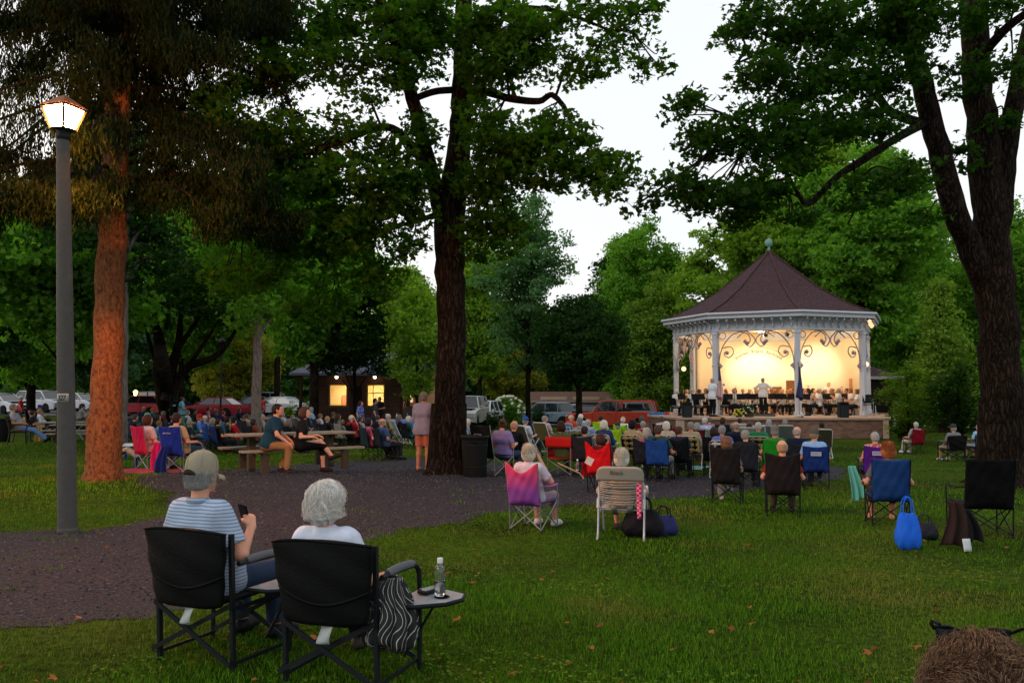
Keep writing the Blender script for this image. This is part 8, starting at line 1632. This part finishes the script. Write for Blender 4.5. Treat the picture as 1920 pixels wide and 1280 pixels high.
def clear(name='clear_plastic', ior=1.45):
    if name in MC: return MC[name]
    m = bpy.data.materials.new(name); nt = nodes(m); N, L = nt.nodes, nt.links; out = N.new('ShaderNodeOutputMaterial'); b = N.new('ShaderNodeBsdfPrincipled'); b.inputs['Transmission Weight'].default_value = .95; b.inputs['Roughness'].default_value = .04; b.inputs['IOR'].default_value = ior; b.inputs['Base Color'].default_value = (.93, .96, .97, 1); L.new(b.outputs[0], out.inputs[0]); MC[name] = m; return m
def ramp2(name, a, b_, z0, z1):
    m = bpy.data.materials.new(name); nt = nodes(m); N, L = nt.nodes, nt.links; out = N.new('ShaderNodeOutputMaterial'); p = N.new('ShaderNodeBsdfPrincipled'); p.inputs['Roughness'].default_value = .75; L.new(p.outputs[0], out.inputs[0]); tc = N.new('ShaderNodeTexCoord'); sp = N.new('ShaderNodeSeparateXYZ'); L.new(tc.outputs['Object'], sp.inputs[0])
    mr = N.new('ShaderNodeMapRange'); mr.inputs[1].default_value = z0; mr.inputs[2].default_value = z1; L.new(sp.outputs[2], mr.inputs[0]); mx = N.new('ShaderNodeMix'); mx.data_type = 'RGBA'; L.new(mr.outputs[0], mx.inputs[0]); mx.inputs[6].default_value = srgb(b_) + (1,); mx.inputs[7].default_value = srgb(a) + (1,); L.new(mx.outputs[2], p.inputs['Base Color']); return m
def cloth_drape(p, label, col, h=.6, w=.3, rz=0):
    p = V(p); p.z = gzf(p.x, p.y); r = random.Random(label); a, b_ = r.uniform(0, 6), r.uniform(2, 4); mb = MB()
    mb.sheet(lambda u, v: V(((u - .5) * w * (.55 + .6 * v) + .05 * math.sin(a + 3 * v), .035 * math.sin(u * 14 + a) * (.3 + v) - .04 * v, h * (1 - v) + .02 + .05 * math.sin(b_ * u + a) * v)), 22, 14, .01); o = mb.build('hanging_cloth', cloth(col), None, p); o.rotation_euler.z = rz; tag(o, label, 'cloth'); return o
def red_chair(p, a):
    t = empty('folding_chair', p, a); tag(t, 'bright red framed folding chair with red band back under woman in olive', 'chair', 'folding camp chairs of the audience'); rd = mat('nylon', '#c21712', .75, .12, 9, .25, bscale=30, spec=.25); b = MB(); w = .30
    for s in (-1, 1): b.tube([(s * w, -.28, 0), (s * w, -.31, .90)], .014); b.tube(bez([(s * w, .26, 0), (s * w, .24, .5), (s * w, .16, .62), (s * w, -.3, .63)], 4), .013)
    b.tube([(-w, -.28, .05), (w, -.28, .38)], .01); b.tube([(w, -.30, .05), (-w, -.30, .38)], .01); b.build('frame', STEEL(), t); b = MB(); b.sheet(lambda u, v: V(((u - .5) * 2 * (w + .03), -.315 - .03 * math.sin(PI * u), .66 + v * .23)), 10, 4, .015); b.build('backrest', rd, t); b = MB(); b.sheet(lambda u, v: V(((u - .5) * 2 * w, -.27 + v * .5, .42 - .04 * math.sin(PI * u))), 8, 5, .012); b.build('seat', rd, t)
    b = MB()
    for s in (-1, 1): b.sheet(lambda u, v: V((s * (w + .01), -.29 + u * .48, .62 - v * .22)), 6, 3, .008)
    b.build('side_panels', rd, t)
def wheel_chair(p, a):
    t = empty('wheelchair', p, a); tag(t, 'dark wheeled chair under the long grey haired person', 'wheelchair'); b = MB(); R = Matrix.Rotation(PI / 2, 3, 'Y'); k = BLK()
    for s in (-1, 1): b.tube([(s * .26, .2, .1), (s * .26, .2, .44), (s * .26, -.25, .44), (s * .26, -.33, .9), (s * .26, -.42, .92)], .014); b.tube([(s * .26, .2, .62), (s * .26, -.28, .62)], .02)
    b.build('frame', k, t)
    for s in (-1, 1):
        b = MB(); b.tube([(s * .31, -.12 + .28 * math.cos(q * PI / 12), .29 + .28 * math.sin(q * PI / 12)) for q in range(24)], .014, 8, closed=True)
        for q in range(8): b.tube([(s * .31, -.12, .29), (s * .31, -.12 + .27 * math.cos(q * PI / 4), .29 + .27 * math.sin(q * PI / 4))], .004, 4)
        b.build('wheel', mat('rubber', '#141414', .8), t)
    b = MB(); b.box((0, -.02, .42), (.48, .44, .03), bev=.01); b.build('seat', mat('nylon', '#1c2438', .75), t); b = MB(); b.sheet(lambda u, v: V(((u - .5) * .52, -.27 - .08 * v - .03 * math.sin(PI * u), .45 + v * .42)), 8, 6, .01); b.build('backrest', mat('nylon', '#1c2438', .75), t)
def strap_chair():
    p = Hd(1168, 838, 1.265 * .92); rz = aim(p, STG) + .12; q = V((p.x, p.y, p.z)); s = 1.0
    t, J, M4 = person(p, rz, 'sit_rest', 'white haired woman in beige shirt on white strapped lawn chair', '#a08a74', '#6a5034', '#e0dccd', 'bob', 0, kind='capri', shoe='#3a2a28', s=.92, hires=True, group='people seated in the audience', sleeve='long'); strands(t, M4, 2200, '#e6decb', '#968c7c', 8, ext=(.100, .120, .116), low=-.12, amp=.006)
    t = empty('lawn_chair', q, rz, .96); tag(t, 'white framed lawn chair with beige headrest and thin vinyl straps', 'chair'); w = .29; al = mat('pale_tube', '#a9adb4', .4, .05, 8, metal=.3); bk = lambda z: -.20 - .20 * (z - .38) / .5; b = MB()
    for s in (-1, 1): b.tube(bez([(s * .31, -.44, 0), (s * .31, -.37, .06), (s * .31, -.33, .18), (s * .31, -.24, .6), (s * .31, -.20, .66)], 5), .0145, 10); b.tube(bez([(s * .31, .36, 0), (s * .31, .30, .05), (s * .31, .2, .38), (s * .31, .12, .62)], 4), .0145, 10)
    b.tube([(-w, -.20, .36), (-w, bk(.94), .94)], .012); b.tube([(w, -.20, .36), (w, bk(.94), .94)], .012); b.tube([(-w, -.2, .38), (w, -.2, .38)], .012); b.tube([(-w, .26, .41), (w, .26, .41)], .012); b.build('frame', al, t)
    for s in (-1, 1): b = MB(); b.tube([(s * .31, -.335, .42), (s * .31, -.30, .54)], .021, 10); b.build('clamp', mat('plastic', '#b9bcc2', .4, .05, 5), t)
    b = MB(); P = []
    def hr(u, v):
        x = (u - .5) * 2; e = 1 - max(0, abs(x) - .62) / .38; top = .985 - .10 * (1 - math.sqrt(max(0, 1 - (1 - e) ** 2))); z = .80 + v * (top - .80); return V((x * (w + .03), bk(z) - .02 - .02 * (1 - x * x), z))
    b.sheet(hr, 28, 8, .03); hd = b.build('headrest', mat('beige_plastic', '#9f958a', .6, .06, 4, .1), t); link('lettering', text_mesh('Black', .085, .0006), mat('ink', '#5a5148', .7), hd, (-.04, bk(.92) - .062, .905), (PI / 2 + .38, 0, 0))
    b = MB(); n = 13
    for k in range(n):
        z = .785 - k * .0265; b.tube([(-w + 2 * w * i / 12, bk(z) - .012 - .055 * math.sin(PI * i / 12) , z - (.012 + .018 * math.sin(k * 2.1) ** 2) * math.sin(PI * i / 12)) for i in range(13)], .0062, 6)
    b.build('straps', mat('vinyl', '#a39a90', .5), t); b = MB()
    for x in (-.10, .12): b.sheet(lambda u, v: V((x + (u - .5) * .085, bk(.45) - .05 - .03 * math.sin(PI * v) + .18 * v * v, .46 - v * .16)), 2, 8, .003)
    b.build('seat_bands', mat('grey_vinyl', '#77786a', .6), t); b = MB(); b.sheet(lambda u, v: V(((u - .5) * 2 * w, -.2 + v * .46, .40 - .05 * math.sin(PI * u))), 8, 6, .01); b.build('seat', mat('vinyl', '#a39a90', .5), t)
    for s in (-1, 1): b = MB(); b.tube(bez([(s * .31, -.24, .64), (s * .315, -.08, .655), (s * .315, .12, .67)], 5), [.018, .022, .024, .026, .028, .03, .03, .03, .028, .022, .018], 10); b.build('armrest', mat('white_plastic', '#c9ccd2', .4, .05, 5), t)
    R = Matrix.Rotation(rz, 3, 'Z'); c = q + R @ V((.24, -.36, 0)); b = MB(); b.sheet(lambda u, v: V(((u - .5) * (.07 - .02 * v), -.01 * math.sin(9 * v), .74 - v * .46)), 3, 14, .012); o = b.build('scarf', cloth('#c4144a', 'check', '#d98aa2'), None, c, (0, 0, rz)); tag(o, 'pink dotted scarf hanging from the strapped lawn chair', 'scarf')
    bag(q + R @ V((.26, -.12, 0)), '#121217', 'large black tote bag on grass under the strapped lawn chair', s=1.35, rz=rz); t = bag(q + R @ V((.52, .05, 0)), '#2a2c5a', 'blue and red patterned bag beside the strapped lawn chair', s=1.0, rz=rz + .5, mat2='#15161c')
def build_front():
    def place(px, py, rz): r = G(px, py); o = r + Matrix.Rotation(rz, 3, 'Z') @ V((0, .27, 0)); o.z = gzf(o.x, o.y); return o
    rz = -.42; p = place(363, 1248, rz); director_chair(p, rz, 'black director chair with side table under the man in cap', s=1.0)
    st = cloth('#9fb0c6', 'stripes', '#74819a'); t, J, M4 = person(p + Matrix.Rotation(rz, 3, 'Z') @ V((-.09, 0, 0)), rz, 'sit_phone', 'elderly man in khaki cap and striped shirt holding a phone', st, '#24344c', '#8d8d8c', 'short', 0, s=1.0, hires=True, g=1.22, cap='#8f8774', shoe='#16171a', group='elderly couple in the foreground')
    strands(t, M4, 1500, '#b5b5b4', '#5f5f5e', 21, ext=(.087, .106, .104), low=-.085, cz=.02, amp=.004, r0=.0009)
    b = MB(); b.sheet(lambda u, v: V((.055 * math.sin((u - .5) * 2.1) * 1.0, -.128 + .02 * (1 - math.cos((u - .5) * 2.1)), .008 + .035 * math.cos((u - .5) * 2.6) * v)), 12, 3, .004); o = b.build('cap_strap', mat('dark_leather', '#2b2019', .6), t); o.matrix_basis = M4 @ Matrix.Translation((0, .0, .015))
    b = MB(); b.sheet(lambda u, v: V((.068 * math.cos(PI + u * PI * 1.0) , -.045 + .05 * math.sin(PI + u * PI), -.02 + .03 * v)), 16, 3, .012)
    o = b.build('collar', st, t); o.matrix_basis = Matrix.Translation(J['N'] + V((0, .02, .01)))
    w = J['wr'][1] + J['hd'][1] * .11; R = Matrix.Rotation(rz, 3, 'Z'); b = MB(); b.box((0, 0, 0), (.074, .009, .15), bev=.004); ph = b.build('phone_body', mat('phone', '#0b0c0e', .2), None); e = empty('phone', p + R @ (w * .97 + V((-.09, 0, 0))) + V((-.035, .02, .03)), rz); e.rotation_euler = (.5, .2, rz); tag(e, 'black phone held up in the hand of the man in cap', 'phone'); ph.parent = e; b = MB(); b.box((0, .006, 0), (.066, .002, .138)); b.build('screen', mat('screen_glass', '#15181c', .1), e)
    rz2 = -.33; p2 = place(617, 1292, rz2); director_chair(p2, rz2, 'black director chair with side table under the white haired woman', s=1.0)
    t, J, M4 = person(p2 + Matrix.Rotation(rz2, 3, 'Z') @ V((-.09, 0, 0)), rz2, 'sit_rest', 'elderly woman with tousled white hair and white top seen from behind', '#c4cbdc', '#15161b', '#e2ddd6', 'fluffy', 0, s=.905, hires=True, kind='trousers', shoe='#4a4340', group='elderly couple in the foreground', yaw=-30)
    strands(t, M4, 5600, '#fffcf6', '#aaa49c', 31, mess=.34, ext=(.112, .130, .124), cz=.03, low=-.135, amp=.014, wave=3.4, r0=.0011)
    R2 = Matrix.Rotation(rz2, 3, 'Z'); T = lambda x, y, z: p2 + R2 @ V((x, y, z))
    bottle(T(.285 + .27, .03, .502), 'small clear water bottle on the front side table', .98)
    t = empty('phone', T(.285 + .17, .10, .500), rz2 - .3); tag(t, 'dark phone lying on the front side table beside the bottle', 'phone'); b = MB(); b.box((0, 0, .012), (.075, .15, .022), bev=.008); b.build('phone_body', mat('phone', '#15171a', .3), t); b = MB(); b.box((0, 0, .0238), (.064, .135, .001)); b.build('screen', mat('screen_glass', '#2b2f33', .12), t)
    t = empty('cup', T(.285 + .085, -.10, .50), 0); tag(t, 'round black cup lying on the front side table edge', 'cup'); b = MB(); b.lathe([(.001, 0), (.03, .001), (.036, .06), (.034, .062), (.028, .01), (.001, .008)], 20, (0, 0, .034), M=Matrix.Rotation(PI / 2, 3, 'X')); b.build('cup_body', mat('black_plastic', '#0b0b0c', .5), t); b = MB(); b.lathe([(.001, .061), (.036, .061), (.036, .066), (.001, .067)], 20, (0, 0, .034), M=Matrix.Rotation(PI / 2, 3, 'X')); b.build('lid', mat('black_plastic', '#16171a', .5), t)
    # tall carrying handle loop behind the arm
    # striped scarf over the arm
    m = bpy.data.materials.new('black_striped'); nt = nodes(m); N, L = nt.nodes, nt.links; out = N.new('ShaderNodeOutputMaterial'); pb = N.new('ShaderNodeBsdfPrincipled'); pb.inputs['Roughness'].default_value = .8; L.new(pb.outputs[0], out.inputs[0]); at_ = N.new('ShaderNodeAttribute'); at_.attribute_name = 'UVMap'
    tc = N.new('ShaderNodeTexCoord'); w = N.new('ShaderNodeTexWave'); w.bands_direction = 'X'; w.inputs['Scale'].default_value = 3.4; w.inputs['Distortion'].default_value = 1.4; w.inputs['Detail'].default_value = 1; L.new(tc.outputs['UV'], w.inputs[0]); r = N.new('ShaderNodeValToRGB'); r.color_ramp.elements[0].position = .95; r.color_ramp.elements[0].color = (.006, .006, .007, 1); r.color_ramp.elements[1].position = .985; r.color_ramp.elements[1].color = (.45, .45, .43, 1); L.new(w.outputs[0], r.inputs[0]); L.new(r.outputs[0], pb.inputs['Base Color'])
    nu, nv = 70, 26; b = MB()
    def bagf(u, v):
        a = u * 2 * PI; rad = .035 + .115 * math.sin(PI * min(1, v * .62 + .04)) ** .8; fold = 1 + .13 * math.sin(9 * a + 3 * v) + .07 * math.sin(17 * a + 6 * v); z = -.02 - v * .40 + .02 * math.sin(3 * a) * v
        if v > .88: rad *= math.sqrt(max(0.02, 1 - ((v - .88) / .125) ** 2))
        return V((rad * fold * math.cos(a), rad * fold * math.sin(a) * .72, z))
    b.sheet(bagf, nu, nv, .005); me = b.mesh('cloth'); uv = me.uv_layers.new(name='UVMap'); W = nv + 1; K = (nu + 1) * W
    for l in me.loops: i = l.vertex_index % K; uv.data[l.index].uv = ((i // W) / nu * 3 + .10 * math.sin((i % W) * .35), (i % W) / nv)
    o = link('striped_scarf', me, m, None, T(.335, -.17, .66), (0, 0, rz2)); tag(o, 'black scarf with thin white stripes bunched on the chair arm', 'scarf')
    # head at the lower right corner
    d = 1.62; q = at(1802, 1158, d); s = .96; p3 = V((q.x, q.y, q.z - 1.29 * s)); t, J, M4 = person(p3, -.25, 'sit', 'person with streaked brown hair and sunglasses on head at lower right corner', '#2b2b30', '#22232a', '#6a5040', 'bob', 1, s=s, hires=True)
    pz = gzf(p3.x, p3.y); quad_chair(V((p3.x, p3.y, pz)), -.25, '#1c1e24', 'dark camp chair under the person at the lower right corner', h=.86)
    strands(t, M4, 8500, '#94765e', '#24140d', 41, (0, .93, .36), .05, ext=(.100, .119, .115), low=-.13, cz=.027, amp=.018, r0=.0006, wave=3.2, k=14)
    sg = empty('sunglasses', (0, 0, 0)); sg.matrix_world = t.matrix_basis @ M4 @ Matrix.Translation((0, .060, .112)) @ Matrix.Rotation(-.75, 4, 'X') @ Matrix.Scale(.9, 4); tag(sg, 'dark sunglasses pushed up on the streaked brown hair', 'sunglasses')
    for s_ in (-1, 1):
        b = MB(); b.sheet(lambda u, v: V((s_ * (.008 + u * .062), .0 - .018 * u * u, (v - .5) * .05 * (1 - .25 * u))), 8, 6, .003); b.build('lens', mat('dark_lens', '#06090c', .25), sg)
        b = MB(); b.tube([(s_ * .072, -.016, .015), (s_ * .084, -.05, .008), (s_ * .094, -.12, -.022), (s_ * .09, -.15, -.045)], .0035, 6); b.tube([(0, 0, .012), (s_ * .012, 0, .018), (s_ * .04, -.004, .027), (s_ * .072, -.018, .018)], .004, 6); b.build('temple', mat('black_plastic', '#0b0b0c', .4), sg)
# ================================================================ assemble
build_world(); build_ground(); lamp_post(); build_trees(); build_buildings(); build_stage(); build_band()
small_lamp(413, 790, 42, 655, 'thin dark lamp pole with lantern before the red sedan'); small_lamp(438, 770, 75, 688, 'bright white metal light pole in the car park', col='#a9b2b8', r=.1, head=False); small_lamp(253, 780, 78, 742, 'tiny orange lamp glowing beyond the red hatchback', lit=True, col='#3a2a20')
def sheet_ground(name, x0, x1, y0, y1, m, dz=.02, n=30):
    xs = np.linspace(x0, x1, n * 2); ys = np.linspace(y0, y1, n); X, Y = np.meshgrid(xs, ys, indexing='ij'); Z = gz(X, Y) + dz; i = (np.arange(n * 2 - 1)[:, None] * n + np.arange(n - 1)[None]); Q = np.stack([i, i + n, i + n + 1, i + 1], -1).reshape(-1, 4); o = link(name, np_mesh(name, np.stack([X, Y, Z], -1).reshape(-1, 3), Q, smooth=True), m); tag(o, kind='structure')
asp = ramp_mat('asphalt', [(.3, '#4a4a4c'), (.7, '#6a6a6c')], .9, (1, 1, 1), 9, 8, .3, .01)
sheet_ground('car_park', -80, -12, 60, 84, asp); sheet_ground('road', -11, 12, 60, 67.5, asp); sheet_ground('paved_lot', 22, 62, 52, 74, mat('concrete_lot', '#8f8a88', .85, .15, 1, .1))
def C(px, d, ang, kind, col, lab): p = at(px, 780, d); p.z = gzf(p.x, p.y) + .025; car(p, math.radians(ang), kind, col, lab)
C(2, 62, -20, 'hatch', '#c9ced6', 'white car cut by the left edge'); C(80, 66, -22, 'suv', '#c4c8d0', 'white crossover left of the lamp post'); C(150, 70, -24, 'hatch', '#c9ced6', 'white car between lamp post and spruce'); C(262, 64, 176, 'hatch', '#a01424', 'red hatchback right of the spruce'); C(306, 68, -35, 'van', '#1c2530', 'dark minivan with pale windscreen behind the many stemmed tree')
C(402, 62, 172, 'sedan', '#8a1224', 'dark red sedan behind the thin lamp pole'); C(440, 76, 0, 'van', '#c9ced6', 'white van far behind the red sedan'); C(470, 70, -155, 'sedan', '#5a6678', 'blue grey sedan left of the grey trunk'); C(520, 66, 165, 'sedan', '#c9ced6', 'white sedan right of the grey trunk'); C(505, 78, 0, 'van', '#c4c8d0', 'white van behind the person in red'); C(425, 82, 10, 'suv', '#b9bec6', 'pale crossover farthest back in the car park')
C(874, 50, -97, 'pickup', '#b5b8ba', 'white pickup partly behind the middle maple'); C(905, 55, -105, 'suv', '#c9ced6', 'white crossover facing the lawn right of the maple'); C(934, 62, -95, 'hatch', '#4f6a80', 'blue grey car behind the hydrangea'); C(1022, 61, 176, 'suv', '#77889a', 'silver blue crossover before the tan garage'); C(1092, 62, 178, 'hatch', '#1f2a2c', 'dark green car hidden behind the orange pickup nose'); C(1062, 66, 180, 'sedan', '#b9bec6', 'pale car behind the dark evergreen trunk')
C(1148, 52, 166, 'pickup', '#b83a1c', 'orange red pickup truck left of the bandstand'); C(1740, 55, 170, 'sedan', '#c9ced6', 'white car seen through the ornamental tree'); C(1822, 47, -60, 'suv', '#2a2d30', 'black and white car left of the massive maple'); C(1668, 62, 10, 'suv', '#44607c', 'blue car beyond the shelter'); C(1800, 66, 5, 'hatch', '#c9ced6', 'pale distant car behind the right ornamental tree')
# canopy shell on the pickup
tk = [o for o in bpy.data.objects if o.name.startswith('pickup_truck') and o.get('label', '').startswith('orange')][0]
b = MB(); b.add([V(p) for p in ((-.62, -.9, 1.19), (-2.55, -.9, 1.19), (-2.35, -.74, 1.86), (-.62, -.74, 1.86), (-.62, .9, 1.19), (-2.55, .9, 1.19), (-2.35, .74, 1.86), (-.62, .74, 1.86))], [(0, 1, 2, 3), (7, 6, 5, 4), (0, 4, 5, 1), (1, 5, 6, 2), (2, 6, 7, 3), (3, 7, 4, 0)]); sh = b.build('truck_cap', mat('car_paint', '#b83a1c', .22, .04, 2, spec=.6, metal=.15), tk)
for s in (-1, 1): b = MB(); b.sheet(lambda u, v: V((-.75 - u * (1.63 - .13 * v), s * (.90 - .125 * v), 1.27 + .49 * v)), 4, 4, .012); b.build('window', mat('car_glass', '#141a1f', .06, .1, 2, spec=.9), sh)
build_crowd(); build_front()
sc = scene; sc.view_settings.view_transform = 'Standard'; sc.view_settings.look = 'None'; sc.view_settings.exposure = 0; sc.view_settings.gamma = 1
sc.render.engine = 'CYCLES'; cy = sc.cycles; cy.max_bounces = 6; cy.diffuse_bounces = 3; cy.glossy_bounces = 2; cy.transmission_bounces = 4; cy.transparent_max_bounces = 6; cy.caustics_reflective = False; cy.caustics_refractive = False; cy.use_denoising = True; cy.use_adaptive_sampling = True; cy.adaptive_threshold = .02; cy.sample_clamp_indirect = 6
cd.dof.use_dof = False
